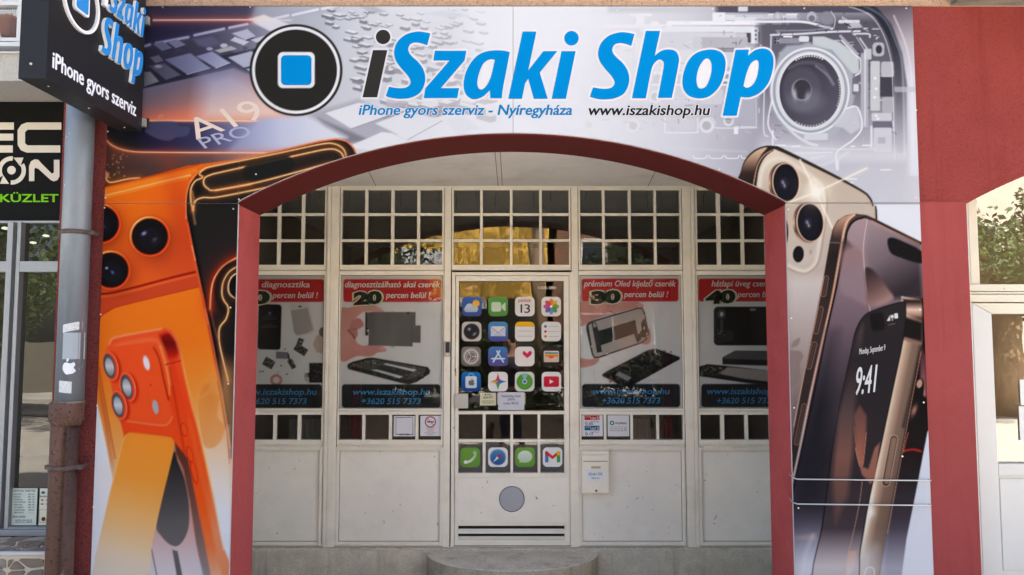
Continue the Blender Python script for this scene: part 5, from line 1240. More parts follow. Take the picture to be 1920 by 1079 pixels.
A.fill(scr2, lin((1600,420),(1580,1060),(0,(168,148,152)),(.12,(150,132,138)),(.3,(120,104,112)),(.5,(74,66,74)),(.7,(54,49,58)),(.85,(78,72,82)),(1,(150,146,158))), 1, 1.0, True, n=4)
A.fill([(1482,1100),(1486,960),(1500,870),(1530,730),(1552,620),(1572,620),(1548,800),(1540,950),(1550,1100)], lin((0,600),(0,1010),(0,(92,82,90)),(.4,(38,37,46)),(.8,(46,44,54)),(1,(110,106,118))), .8, 14)
# wallpaper arcs
A.fill([(1584,458),(1604,462),(1621,480),(1620,500),(1606,474),(1580,460)], (60,50,50), .0, 3)
A.fill([(1580,455),(1600,462),(1620,482),(1622,530),(1630,572),(1600,560),(1575,540)], lin((1582,456),(1612,520),(0,(70,58,58)),(.25,(150,124,122)),(1,(150,132,138))), .75, 4, True)
A.fill([(1626,412),(1724,460),(1730,560),(1640,560),(1622,470)], lin((1630,420),(1700,540),(0,(158,142,146)),(.5,(122,110,116)),(1,(52,46,52))), .85, 6)
A.line([(1626,413),(1620,450),(1619,480),(1624,540),(1632,585)], 1.4, (226,200,194), .8)
A.fill([(1622,508),(1628,502),(1642,512),(1664,540),(1674,562),(1630,575),(1624,540)], lin((1622,505),(1665,560),(0,(52,42,44)),(.5,(110,86,84)),(1,(170,140,134))), .9, 3, True)
A.fill([(1664,452),(1672,446),(1690,452),(1728,472),(1728,494),(1690,484),(1670,474)], (36,33,36), 1, 1.6, True)
A.line([(1634,414),(1724,458)], 1.4, (206,160,130), .9, False)
# screen foot
A.fill([(1480,1100),(1490,960),(1560,960),(1600,1100)], lin((0,950),(0,1060),(0,(60,56,66)),(.5,(130,126,138)),(1,(210,212,222))), .9, 26)
A.line([(1560,1095),(1575,1066),(1584,1055)], 3, (226,206,200), .8, f=1.6)
A.fill([(1492,1008),(1528,1002),(1530,1012),(1500,1010)], (200,176,160), .5, 5); A.line([(1524,1004),(1508,1050),(1504,1095)], 3, (226,224,230), .4, f=6)
# ---- right: front phone at an angle
A.fill([(1655,576),(1690,556),(1760,566),(1760,1100),(1560,1100)], (232,236,246), 0, 1)
# far rear part (dark), right side
A.fill([(1724,560),(1760,560),(1760,800),(1736,830),(1720,900),(1700,1000),(1688,1095),(1655,1095),(1700,780)], lin((0,700),(0,1090),(0,(24,22,24)),(.4,(46,36,38)),(.7,(80,72,82)),(1,(160,158,172))), 1, 1.2)
A.fill([(1739,810),(1760,780),(1760,1100),(1688,1100),(1700,1010),(1720,910)], (226,231,243), 1, 1.2)
A.line([(1695,846),(1712,843),(1727,847)], 3.4, (206,56,44), .9, f=1.6); A.line([(1703,812),(1698,830),(1694,848)], 1.6, (220,120,96), .8)
A.fill([(1724,640),(1737,670),(1737,745),(1726,740)], lin((1724,640),(1737,745),(0,(72,44,48)),(.5,(120,80,84)),(1,(180,130,124))), 1, 3)
A.ell((1722,745), 8, 34, (30,26,28), 1, 12); A.ell((1724,720), 5, 8, (226,180,160), .8, 12); A.soft((1714,770), 5, 12, (190,140,120), .9, 20)
# metal side
A.fill([(1690,556),(1700,558),(1728,562),(1730,640),(1718,690),(1700,790),(1680,900),(1660,1010),(1648,1095),(1602,1095),(1620,1000),(1650,830),(1672,720),(1692,620)], lin((1630,900),(1690,912),(0,(240,226,204)),(.14,(250,224,196)),(.28,(196,170,150)),(.5,(140,118,104)),(.8,(122,102,90)),(1,(60,48,46))), 1, 1.3)
A.fill([(1692,560),(1728,563),(1729,600),(1700,592)], lin((0,566),(0,600),(0,(60,46,42)),(.45,(230,200,184)),(.75,(170,134,118)),(1,(40,32,32))), 1, 3)
A.fill([(1697,594),(1729,606),(1728,640),(1690,632)], (38,32,33), 1, 3); A.line([(1689,634),(1726,646)], 5, (150,118,106), .9, False, f=1.6)
A.line([(1726,650),(1712,720),(1694,800)], 5, (56,44,42), .7, False, f=3); A.line([(1727,660),(1706,770),(1686,880),(1664,1000)], 1.6, (206,160,136), .8, False)
A.line([(1676,824),(1661,905)], 16, (206,176,150), .9, False, f=1); A.line([(1676,824),(1661,905)], 13, (60,46,42), .9, False, f=1); A.line([(1676,825),(1662,903)], 10, (146,122,108), 1, False, f=1)
A.fill([(1600,1095),(1612,1030),(1640,1030),(1650,1095)], (226,222,216), .6, 18); A.line([(1620,1085),(1624,1068),(1632,1064),(1639,1070),(1638,1090)], 2, (236,236,236), .9)
A.soft((1629,960), 10, 10, (255,255,250), 1); A.soft((1629,960), 5, 46, (255,250,236), .85, 10); A.soft((1632,930), 4, 40, (255,240,214), .7, 12)
# its screen
s3 = [(1690,568),(1697,576),(1696,610),(1690,650),(1672,735),(1652,830),(1630,930),(1612,1030),(1602,1095),(1526,1095),(1543,985),(1554,900),(1565,820),(1575,762),(1587,707),(1598,655),(1606,620),(1620,595),(1640,583)]
A.fill(s3, (30,28,32), 1, 1.2, True, n=5, grow=2.0)
A.fill(s3, lin((1600,600),(1600,1060),(0,(58,52,55)),(.25,(54,50,54)),(.6,(66,58,62)),(.85,(84,74,80)),(1,(190,176,172))), 1, 1.0, True, n=5)
A.fill([(1602,652),(1610,625),(1618,608),(1612,700),(1604,760),(1600,840),(1590,930),(1566,985),(1560,900),(1571,780),(1590,700)], lin((0,620),(0,980),(0,(120,100,98)),(.15,(60,50,52)),(.4,(112,92,92)),(.65,(166,118,102)),(1,(120,92,88))), .7, 6)
A.fill([(1601,780),(1606,840),(1612,872),(1618,872),(1624,810),(1625,780),(1612,760)], lin((0,780),(0,870),(0,(126,92,84)),(1,(190,124,100))), .9, 3); A.fill([(1601,800),(1606,850),(1616,890),(1632,908),(1640,900),(1650,830),(1640,840),(1628,880),(1614,874)], (176,124,106), .85, 2)
A.line([(1624,812),(1618,868),(1612,872),(1604,840)], 1.4, (226,160,130), .8); A.line([(1617,900),(1612,940),(1600,1000),(1582,1070)], 1.3, (206,160,140), .8)
A.fill([(1592,1034),(1606,1033),(1604,1060),(1588,1090),(1586,1060)], lin((0,1030),(0,1080),(0,(206,150,126)),(1,(216,206,204))), .9, 2)
A.rrect(1632, 587, 1658, 620, 6, (34,31,34), .9, 2, ang=-6)
A.line([(1666,610),(1678,607)], 1.2, (150,144,148), .8, False)
# status marks
A.fill([(1663,602),(1669,591),(1669,602)], (236,236,238)); A.ell((1673,594), 3, 3.2, (236,236,238)); A.ell((1673,600), 1, 1.6, (236,236,238)); A.rrect(1677, 588, 1683.5, 597.5, 1.2, (238,238,240), ang=-6)
# white foot of the right board
A.fill([(1477,1030),(1760,1030),(1760,1100),(1470,1100)], lin((0,1020),(0,1150),(0,(236,238,246)),(1,(240,242,250))), .35, 40)
# ---- white halo of the logo lettering (its letters are cut sheets on top)
for k in ORDER:
    o_, h_ = glyph_paths(k)
    for p in o_: A.fill([tuple(q) for q in p], (244,246,250), 1, .8, grow=3.3)
A.ell((555,132), 87.2, 86.2, (58,57,53)); A.ell((555,132), 82.3, 81.6, (246,247,250)); A.ell((555,132), 77, 76.2, (58,57,53))
A.rrect(521, 98, 590, 165.5, 10, (246,247,250)); 
# split inks back to the sheets
i0 = 0
for nm, V, nu, nv in B:
    o = grid_mesh(nm, V, nu, nv, M['print'], ban); n = len(V); ink_attr(o.data, A.C[i0:i0+n]); i0 += n
# ---- cut lettering
BLUE = inkmat((0,150,226)); DARK = inkmat((58,57,53)); INKW = inkmat((246,247,250)); INKB = inkmat((40,40,44))
YL = YB - .0016
for k in ORDER:
    o_, h_ = glyph_paths(k); vs = []; fs = []
    for j, p in enumerate(o_):
        v, f = ngon_tri(p, h_ if j == 0 else ()); b = len(vs)
        vs += [tuple(q) for q in Pn(v[:, 0], v[:, 1], YL)]; fs += [tuple(i + b for i in t) for t in f]
    mesh_from('logo_letter', vs, fs, DARK if k == 'i_dark' else BLUE, ban)
sq = MB(); r_ = 8; pts = []
for cx_, cy_, a0 in ((527+r_, 104+r_, 180), (584-r_, 104+r_, 270), (584-r_, 160-r_, 0), (527+r_, 160-r_, 90)):
    for t in range(0, 91, 15): pts.append((cx_ + r_*math.cos(R(a0+t)), cy_ + r_*math.sin(R(a0+t))))
pv = np.array(pts); mesh_from('logo_square', Pn(pv[:, 0], pv[:, 1], YL), [tuple(range(len(pv)))], BLUE, ban)
sheet_text(ban, 'iPhone gyors szerviz - Nyíregyháza', 672, 1075, 215.6, 19.5, inkmat((0,140,206)), YL, .2, .03, outline=.06, om=INKW)
sheet_text(ban, 'www.iszakishop.hu', 1101, 1332, 216, 19.5, INKB, YL, .2, .03, outline=.06, om=INKW)
# oblique wording of the processor: ang turns it
sheet_text(ban, 'A19', 368, 496, 262, 40, inkmat((250,232,220)), YL, -.42, .004, ang=18)
sheet_text(ban, 'PRO', 384, 472, 279, 22, inkmat((186,190,220)), YL, -.45, .006, ang=16)
# time and date on the small phone: taller than wide and climbing to the right
sheet_text(ban, 'Monday, September 9', 1611, 1662, 665, 11, inkmat((226,224,226)), YL, .2, .012, ang=9.5)
sheet_text(ban, '9:41', 1602, 1650, 741, 50, inkmat((238,238,240)), YL, .26, .008, ang=9)
# screws
sc = MB()
scr_px = [(305,14),(469,13.5),(640,15),(845,18.5),(954,19.5),(964,20.5),(1157,19.5),(1336,17),(1508,16),(1699,16),(1718,207),(1718,371),(1718,388),(1349,318),(1153,262),(967,249),(953,248),(812,257),(480,327),(202,247),(198,371),(196,390),(448,374),(437.5,392),(189,590),(432,577),(175,951),(420,959),(182,761),(428,720),(1478,393),(1484,597),(1489,765),(1497,953),(1740,955),(1732,755),(1725,581),(1692,856)]
for i, (px, py) in enumerate(scr_px):
    c = P(px, py, YB - .002)
    MB().disc((c.x, c.z), .0042, YB - .0035, YB - .0008, 12).build('screw', M['screw'], ban)
WHITE = 0.80                                   # papers and stickers
# ------------------------------------------------------------------ four posters behind the glass
YP = BY + .0235
def sheet_art(x0, x1, y0, y1, Y, step):
    """flat sheet between photo pixels, sampled finely; returns art and rebuild data"""
    a = P(x0, y1, Y); b = P(x1, y0, Y); sp = step*(Y - CAMY)/FPX
    nu = int((b.x - a.x)/sp) + 2; nv = int((b.z - a.z)/sp) + 2
    gx, gz = np.meshgrid(np.linspace(a.x, b.x, nu), np.linspace(a.z, b.z, nv))
    V = np.stack([gx.ravel(), np.full(gx.size, Y), gz.ravel()], -1); px, py = proj(V[:, 0], Y, V[:, 2])
    return Art(px, py), V, nu, nv
RED = (196,36,42); PBLK = (34,35,40); PW = (226,226,226); SKIN = (214,160,150)
def num_text(parent, s, x0, x1, base, cap):
    """fat digits with a pale cut line round them"""
    q, f = text_px(s, x0, x1, base, cap, .05, .13, .06, ang=3); mesh_from('digits_outline', Pn(q[:, 0], q[:, 1], YP - .0012), f, inkmat((214,218,186)), parent)
    q, f = text_px(s, x0, x1, base, cap, .05, .06, .06, ang=3); mesh_from('digits', Pn(q[:, 0], q[:, 1], YP - .0018), f, inkmat((40,44,38)), parent)
posters = [
 ('L1', 424, 610, ('Apple diagnosztika', 440, 582), ('10', 448, 507), (511, 596), (422, 607), (420, 604), (446, 594), (461, 575), 'white poster with a dark phone and loose parts at the left reveal'),
 ('L2', 636.5, 832, ('diagnosztizálható aksi cserék', 646, 826), ('20', 663, 717), (724, 807), (644, 827), (641, 826), (660, 807), (677, 789), 'white poster with a hand holding a grey battery left of the door'),
 ('R2', 1086, 1278, ('prémium Oled kijelző cserék', 1095, 1268), ('30', 1108, 1165), (1170, 1253), (1090.5, 1272), (1091.5, 1275), (1110, 1256), (1128, 1238), 'white poster with hands holding an opened phone right of the door'),
 ('R1', 1305, 1482, ('hátlapi üveg cserék', 1334, 1453), ('40', 1323, 1380), (1383, 1466), (1310, 1480), (1315, 1480), (1324, 1470), (1343, 1453), 'white poster with a dark phone back beside the right reveal'),
]
def zL(*p): return [(a[0]/4.795 + 460, a[1]/4.795 + 500) for a in p]
def zR(*p): return [(a[0]/4.795 + 1070, a[1]/4.795 + 500) for a in p]
rp_ = random.Random(3)
for key, x0, x1, t1, num, pb_, rb, bb, ww, tel, lab in posters:
    a_, V, nu, nv = sheet_art(x0, x1, 516, 768, YP, 1.25)
    a_.C[:] = PW
    dy = -1 if key[0] == 'R' else 0
    if key == 'L1':
        a_.rrect(484, 571, 527, 656, 6, (26,26,30), ang=1.5); a_.rrect(486, 573, 525.5, 654, 5, (12,13,18), ang=1.5); a_.rrect(503, 585, 508.5, 590, 1, (60,110,180))
        for yy, w_ in ((592, 16), (596, 30), (599, 26), (609, 12), (612, 30), (614, 28)): a_.line([(505.5 - w_/2, yy), (505.5 + w_/2, yy)], .8, (120,124,130), .8, False)
        a_.fill(zL((395,335),(580,330),(622,570),(600,610),(465,620),(440,590)), (216,214,212), 1, 1.2); a_.fill(zL((408,398),(520,378),(560,370),(610,570),(560,600),(465,620),(438,590)), (176,168,166), 1, 1.2); a_.fill(zL((478,355),(504,353),(504,366),(478,366)), (40,40,42))
        def pcb(c, w_, h_, ang, n=40):
            a_.rrect(c[0]-w_/2, c[1]-h_/2, c[0]+w_/2, c[1]+h_/2, 1.5, (44,44,48), ang=ang)
            for k in range(n):
                dx, dy_ = rp_.uniform(-.45, .45)*w_, rp_.uniform(-.45, .45)*h_; t = R(ang)
                g = rp_.choice(((120,116,112),(160,156,150),(22,22,26),(90,84,80)))
                X_ = c[0] + dx*math.cos(t) - dy_*math.sin(t); Y_ = c[1] + dx*math.sin(t) + dy_*math.cos(t); s_ = rp_.uniform(.6, 1.8)
                a_.rrect(X_-s_, Y_-s_*.7, X_+s_, Y_+s_*.7, .3, g, ang=ang)
        pcb((563,641), 10, 12, 20, 18); pcb((564,656), 24, 14, 32, 50); pcb((504,681), 20, 16, 30, 50); pcb((547,683), 9, 18, -30, 26)
        a_.fill(zL((275,765),(385,770),(390,800),(385,832),(275,828)), (130,130,140)); a_.line(zL((385,790),(400,850),(425,890)), 3, (50,50,54))
        a_.ell((518,713), 11.5, 11, (206,140,128), 1, hole=.55); a_.line([(520,702),(522,696)], .8, (190,120,110))
        a_.fill(zL((575,868),(700,868),(720,1045),(575,1045),(570,1000),(530,990),(545,960),(575,955)), (26,26,28)); a_.fill(zL((530,960),(560,958),(575,1010),(560,1045),(530,1020)), (170,166,160), .8)
        for k in range(18): a_.ell((rp_.uniform(582, 606), rp_.uniform(683, 716)), .8, .8, (150,146,140), .8)
        a_.fill(zL((608,700),(640,620),(700,610),(720,790),(640,770)), (196,178,168)); a_.ell((606,623), 8, 9, (110,104,100))
        for q_ in ((534,655), (488,697), (493,697), (538,702), (527,686)): a_.ell(q_, 1.4, 1, (50,48,48))
    if key == 'L2':
        sk = lin((640,580),(700,660),(0,(206,150,142)),(.5,(218,166,156)),(1,(206,146,138)))
        a_.fill(zL((850,410),(930,372),(1010,352),(1130,345),(1190,360),(1240,395),(1235,412),(1130,405),(1060,410),(1010,450),(975,490),(960,560),(985,640),(1010,690),(1060,712),(1130,705),(1220,715),(1265,745),(1255,765),(1190,775),(1130,808),(1000,808),(850,835)), sk, 1, 1.2, True, n=4)
        a_.fill(zL((960,490),(1020,465),(1060,505),(1055,540),(1010,570),(1010,620),(980,650),(930,590)), (198,140,132), 1, 1.5, True); a_.line(zL((918,575),(955,600),(985,650)), 2, (130,78,72), .9); a_.line(zL((1000,560),(950,568),(922,575)), 1.4, (150,96,88), .8)
        a_.line(zL((1180,365),(1235,400)), 3, (226,180,170), .7); a_.fill(zL((1195,740),(1225,722),(1262,745),(1240,758)), (226,182,174), .7, 1.5)
        a_.fill(zL((1085,415),(1150,408),(1530,410),(1530,530),(1577,532),(1575,685),(1505,685),(1505,720),(1105,710),(1110,600),(1080,560)), lin((700,585),(790,650),(0,(108,104,102)),(.5,(118,114,112)),(1,(104,100,98))), 1, 1.0)
        a_.line(zL((1085,415),(1085,540)), 2.5, (36,36,36), 1, False); a_.fill(zL((1078,545),(1105,550),(1105,620),(1078,620)), (60,58,56)); a_.ell((690,620.5), 1.6, 2.4, PW); a_.line(zL((1500,540),(1500,680)), 1, (86,84,82), .8, False); a_.fill(zL((1450,410),(1477,412),(1475,430),(1452,430)), (70,66,62)); a_.line(zL((1320,420),(1325,715)), 6, (126,122,120), .5, False, f=3)
        fr_ = zL((920,880),(960,858),(1100,822),(1150,820),(1640,905),(1662,935),(1655,965),(1540,1040),(1470,1060),(1400,1048),(930,925),(918,905))
        a_.fill(fr_, (44,42,42), 1, 1.0); a_.fill(zL((940,890),(1110,840),(1170,838),(1620,915),(1630,940),(1520,1010),(1450,1020)), (84,80,78), 1, 1.0); a_.fill(zL((1190,905),(1260,870),(1540,930),(1440,1000),(1400,1000),(1130,935)), (62,60,62), 1, 1)
        a_.fill(zL((1240,880),(1265,870),(1540,930),(1510,945)), PW, 1, .9); a_.fill(zL((1130,930),(1180,925),(1420,990),(1385,1005)), PW, 1, .9)
        for k in range(70):
            t = rp_.random(); q_ = zL((960 + 240*t + rp_.uniform(-20, 20), 880 - 30*t + rp_.uniform(-12, 26)))[0] if k < 40 else zL((1480 + rp_.uniform(-40, 120), 985 + rp_.uniform(-40, 25)))[0]
            a_.rrect(q_[0]-1.2, q_[1]-.6, q_[0]+1.2, q_[1]+.6, .3, rp_.choice(((150,140,130),(30,30,30),(110,104,98))), ang=18)
    if key == 'R2':
        sk = lin((1090,570),(1200,600),(0,(196,140,132)),(.6,(214,160,150)),(1,(200,140,132)))
        a_.fill(zR((82,318),(250,318),(330,335),(440,320),(600,318),(655,345),(650,372),(560,378),(300,445),(180,490),(82,460)), sk, 1, 1.2); a_.line(zR((350,400),(400,425)), 2, (150,96,90), .7); a_.fill(zR((590,345),(640,330),(655,350),(620,372)), (226,182,172), .8, 1.4)
        a_.fill(zR((82,455),(160,465),(185,485),(140,520),(82,535)), (208,156,146), 1, 1.2, True); a_.fill(zR((82,828),(160,835),(240,828),(255,845),(200,890),(82,908)), (206,152,142), 1, 1.2, True); a_.fill(zR((640,680),(700,560),(722,620),(715,680),(690,700),(650,698)), (198,146,138), 1, 1.2, True)
        a_.fill(zR((140,530),(160,505),(200,485),(600,372),(645,372),(665,410),(705,600),(690,650),(640,690),(250,825),(210,825),(190,790),(140,570)), (48,44,44), 1, 1.0)
        a_.fill(zR((160,530),(205,498),(600,382),(640,380),(655,410),(695,600),(680,645),(635,680),(250,812),(215,810),(200,780)), (188,178,172), 1, 1.0)
        a_.fill(zR((250,580),(580,482),(600,600),(640,620),(630,660),(600,685),(570,605),(270,710),(280,765),(240,775),(190,520),(225,505)), (34,38,36), 1, 1.0); a_.fill(zR((190,505),(225,502),(250,580),(270,700),(280,768),(240,775)), (50,50,50), .9, 1); a_.rrect(1112, 607, 1117.5, 614, 1, (170,160,150), ang=-10)
        a_.fill(zR((635,510),(650,475),(670,480),(690,590),(690,640),(655,640),(610,620),(640,570)), (40,38,38), 1, 1.0)
        for q_ in zR((662,545),(685,605),(688,630),(660,445),(180,600),(190,720),(660,560)): a_.ell(q_, 1.5, 2, (206,200,192))
        a_.fill(zR((280,975),(330,940),(700,750),(770,740),(980,815),(980,835),(590,1050),(540,1080),(430,1060),(290,990)), (22,20,22), 1, 1.0); a_.fill(zR((290,965),(700,765),(770,755),(950,815),(560,1035),(480,1030)), (36,34,36), 1, 1)
        a_.fill(zR((400,975),(435,945),(550,1000),(510,1030)), (150,150,154), 1, 1)
        for k in range(60):
            q_ = zR((770 + rp_.uniform(-30, 140), 775 + rp_.uniform(-18, 30)))[0] if k < 30 else zR((400 + rp_.uniform(-50, 90), 1000 + rp_.uniform(-14, 40)))[0]
            a_.rrect(q_[0]-1.3, q_[1]-.6, q_[0]+1.3, q_[1]+.6, .3, rp_.choice(((140,126,104),(90,84,78),(20,20,20))), ang=15)
    if key == 'R1':
        a_.rrect(1338.5, 575.5, 1500, 648, 8, (22,22,24)); a_.rrect(1339.5, 577, 1361, 643, 8, (62,62,66)); a_.rrect(1341, 578.5, 1360, 641.5, 7, (40,40,44)); a_.ell((1352.5,589.5), 7, 8, (120,118,116)); a_.ell((1352.5,589.5), 5.4, 6.4, (30,30,30)); a_.ell((1353,589.5), 3.6, 4.6, (214,212,208)); a_.rrect(1346, 600, 1349, 620, 1, (14,14,16)); a_.rrect(1357, 600, 1360, 620, 1, (14,14,16)); a_.rrect(1350, 600, 1356, 620, 1, (80,80,84))
        for k in range(30): a_.rrect(*(lambda x, y: (x-1, y-.7, x+1, y+.7))(1352 + rp_.uniform(-6, 7), 627 + rp_.uniform(-8, 7)), .3, rp_.choice(((150,146,140),(16,16,18),(96,92,88))))
        a_.rrect(1406, 579, 1417, 583, .6, (176,160,146)); a_.rrect(1361, 620, 1375, 641, 1, (52,52,56))
        a_.fill(zR((1365,820),(1480,758),(2000,765),(2000,900),(1365,880)), (28,28,30), 1, 1.0); a_.fill(zR((1375,812),(1480,758),(2000,765),(2000,850),(1380,830)), (92,92,94), 1, 1.2)
        a_.fill(zR((1150,905),(1230,878),(1410,895),(2000,960),(2000,1090),(1600,1050),(1150,985)), (28,28,32), 1, 1.0); a_.fill(zR((1330,965),(1410,905),(2000,950),(2000,1060),(1560,1010)), (176,166,160), 1, 1.2)
        for k in range(70): 
            q_ = zR((1160 + rp_.uniform(0, 220), 925 + rp_.uniform(-30, 50)))[0]; a_.rrect(q_[0]-1.6, q_[1]-.8, q_[0]+1.6, q_[1]+.8, .3, rp_.choice(((170,160,140),(30,30,32),(110,106,100),(60,60,62))), ang=10)
    a_.rrect(rb[0], 524 + dy, rb[1], 566.5 + dy, 5, RED); a_.rrect(bb[0], 721 + dy*.6, bb[1], 765 + dy*1.2, 6, PBLK)
    po = grid_mesh('poster', V, nu, nv, M['poster'], None); ink_attr(po.data, a_.C); tag(po, lab, 'poster', 'posters in the shopfront windows')
    W_ = inkmat((228,228,228)); PB = inkmat((70,150,206))
    sheet_text(po, t1[0], t1[1], t1[2], 539 + dy*1.6, 11.2, W_, YP - .0010, .2, .022)
    sheet_text(po, 'percen belül !', pb_[0], pb_[1], 559 + dy*1.6, 11, W_, YP - .0010, .2, .022)
    num_text(po, num[0], num[1], num[2], 571 + dy*1.5, 21)
    sheet_text(po, 'www.iszakishop.hu', ww[0], ww[1], 740.5 + dy*1.2, 11.5, PB, YP - .0010, .2, .02)
    sheet_text(po, '+3620 515 7373', tel[0], tel[1], 758 + dy*1.2, 11, PB, YP - .0010, .18, .02)

# ------------------------------------------------------------------ stickers on the door glass
YI = BY + .0128
def icon_sheet(cx, cy, s=36.6, r=.235):
    """rounded square sticker; art coordinates run 0..100 over it"""
    n = 49; u = np.linspace(-1, 1, n); gx, gy = np.meshgrid(u, u); rr_ = r*2
    ax_, ay_ = np.abs(gx), np.abs(gy); k = 1 - rr_; qx, qy = ax_ - k, ay_ - k
    m_ = (qx > 0) & (qy > 0); L = np.hypot(qx, qy)/np.maximum(np.maximum(qx, qy), 1e-9)
    gx = np.where(m_, np.sign(gx)*(k + qx/L), gx); gy = np.where(m_, np.sign(gy)*(k + qy/L), gy)
    V = Pn(cx + gx.ravel()*s/2, cy - gy.ravel()*s/2, YI)
    return Art(50 + 50*gx.ravel(), 50 - 50*gy.ravel()), V, n
def V2(c0, c1): return lin((0,0), (0,100), (0,c0), (1,c1))
OFF = (236,232,228)
def ic_weather(a):
    a.C[:] = V2((62,104,180),(70,84,150))(a.X, a.Y); a.ell((71,34), 18, 18, (250,186,60)); wc = V2((240,244,248),(150,180,206))
    a.ell((38,56), 22, 22, wc, f=2); a.ell((24,64), 14, 14, wc, f=2); a.ell((66,62), 15, 15, wc, f=2); a.rrect(14, 56, 80, 78, 11, wc, f=2); a.soft((66,50), 10, 8, (240,200,120), .7)
def ic_video(a):
    a.C[:] = V2((96,160,74),(90,146,66))(a.X, a.Y); w = V2((200,226,190),(214,226,206)); a.rrect(15, 27, 66, 76, 11, w, f=2); a.fill([(68,46),(84,30),(88,31),(88,72),(84,73),(68,58)], w, 1, 2)
def ic_cal(a): a.C[:] = OFF
def ic_photos(a):
    a.C[:] = OFF
    for k, c in enumerate(((240,130,40),(240,180,40),(120,160,40),(70,150,80),(100,140,200),(110,90,160),(180,80,150),(230,60,80))):
        t = R(45*k - 90); a.ell((50 + 23*math.cos(t), 50 + 23*math.sin(t)), 17, 11.5, c, .88, 45*k - 90, 1.5)
    a.ell((50,50), 6, 6, (250,250,246))
def ic_camera(a): a.C[:] = (206,198,192); a.ell((50,50), 41, 41, (58,56,56), f=2); a.ell((50,50), 33, 33, (36,36,38), f=5); a.soft((38,38), 7, 8, (170,190,214), .95, 30); a.soft((64,62), 10, 5, (150,170,200), .9, -40); a.line([(56,72),(68,66),(74,56)], 2, (190,160,170), .7)
def ic_mail(a): a.C[:] = V2((80,150,196),(80,84,160))(a.X, a.Y); a.rrect(12, 24, 88, 74, 5, V2((220,226,230),(176,190,220)), f=1.5); a.line([(14,26),(50,58),(86,26)], 3, (140,150,180), 1, False); a.fill([(16,24),(84,24),(50,52)], (236,230,224), .9, 2); a.line([(14,73),(38,50)], 2.4, (236,238,240), 1, False); a.line([(86,73),(62,50)], 2.4, (236,238,240), 1, False)
def ic_notes(a): a.C[:] = OFF; a.fill([(-2,-2),(102,-2),(102,24),(-2,24)], (250,188,30), 1, 1.5); [a.line([(12, y), (88, y)], 1.8, (160,156,150), .9, False) for y in (48, 74)]; [a.ell((6 + k*5.2, 25), .9, .9, (150,140,110)) for k in range(18)]
def ic_list(a):
    a.C[:] = OFF
    for y, c in ((24,(60,96,160)),(50,(214,60,60)),(75,(220,120,60))): a.ell((20, y), 6.5, 6.5, c, f=2); a.line([(38, y), (88, y)], 1.8, (170,160,156), .9, False)
def ic_gear(a):
    a.C[:] = V2((140,130,126),(118,108,104))(a.X, a.Y)
    for k in range(44): t = 2*math.pi*k/44; a.line([(50 + 35*math.cos(t), 50 + 35*math.sin(t)), (50 + 42*math.cos(t), 50 + 42*math.sin(t))], 2.4, (220,214,208), 1, False)
    a.ell((50,50), 36, 36, (222,216,210), hole=.86); a.ell((50,50), 26, 26, (186,178,172), .9, hole=.8)
    for t in (0, 120, 240): a.line([(50,50), (50 + 31*math.cos(R(t)), 50 + 31*math.sin(R(t)))], 4.2, (224,218,212), 1, False)
    a.ell((50,50), 3, 3, (90,84,80))
def ic_store(a):
    a.C[:] = V2((72,130,190),(90,80,150))(a.X, a.Y); w = (206,228,240)
    a.line([(58,22),(26,78)], 8, w, 1, False); a.line([(44,22),(77,78)], 8, w, 1, False); a.line([(18,61),(82,61)], 8, w, 1, False)
def ic_heart(a):
    a.C[:] = (240,234,228); c = V2((232,44,100),(214,40,60)); a.fill([(63,34),(54,27),(46,22),(40,30),(41,38),(50,48),(63,58,1),(76,48),(85,38),(86,30),(80,22),(72,24)], c, 1, 1.5, True)
def ic_wallet(a):
    a.C[:] = (42,38,36); a.rrect(11, 21, 89, 79, 7, (238,222,206)); 
    for y, c in ((28,(70,140,190)),(36,(240,184,50)),(44,(236,120,50))): a.rrect(16, y, 84, y + 10, 2, c)
    a.fill([(12,50),(36,50),(43,60),(50,62),(57,60),(64,50),(88,50),(88,74),(82,78),(18,78),(12,74)], (226,196,176), 1, 1.5); a.fill([(34,49),(66,49),(58,59),(50,61),(42,59)], (224,100,50), 1, 1.2)
def ic_bag(a):
    a.C[:] = V2((20,120,196),(22,70,140))(a.X, a.Y); a.line([(36,26),(38,14),(50,9),(62,14),(64,26)], 4, (150,200,226), 1); a.rrect(21, 22, 79, 83, 8, V2((236,242,246),(190,214,230)), f=1.5)
    a.fill([(50,44),(58,41),(66,45),(63,52),(67,60),(61,69),(55,70),(50,68),(44,70),(38,63),(37,52),(42,43)], (110,110,116), 1, 1.5, True); a.ell((54,37), 2.4, 4.4, (110,110,116), 1, 35)
def ic_spark(a):
    a.C[:] = (240,236,234)
    col = lambda x, y: np.where((x + y < 96)[:, None], np.where((y < 46)[:, None], np.array([220.,70,66]), np.array([226.,170,40])), np.where((y > 60)[:, None] & (x < 62)[:, None], np.array([80.,160,80]), np.array([84.,110,186])))
    a.fill([(50,8,1),(58,34),(66,42),(92,50,1),(66,58),(58,66),(50,92,1),(42,66),(34,58),(8,50,1),(34,42),(42,34)], col, 1, 1.5, True)
def ic_find(a):
    a.C[:] = (226,224,216); a.ell((50,50), 41, 41, (84,160,50), f=1.5); a.fill([(50,50),(34,12),(42,9),(50,8),(58,9),(66,12)], (130,196,196), 1, 2); a.ell((50,50), 28, 28, (190,220,170), .7, hole=.96); a.ell((50,50), 13, 13, (226,232,226)); a.ell((50,50), 8.6, 8.6, (66,120,190))
def ic_play(a): a.C[:] = (238,234,232); a.rrect(11, 23, 89, 77, 10, V2((226,36,66),(200,20,50))); a.fill([(41,39),(62,50),(41,61)], (244,240,238))
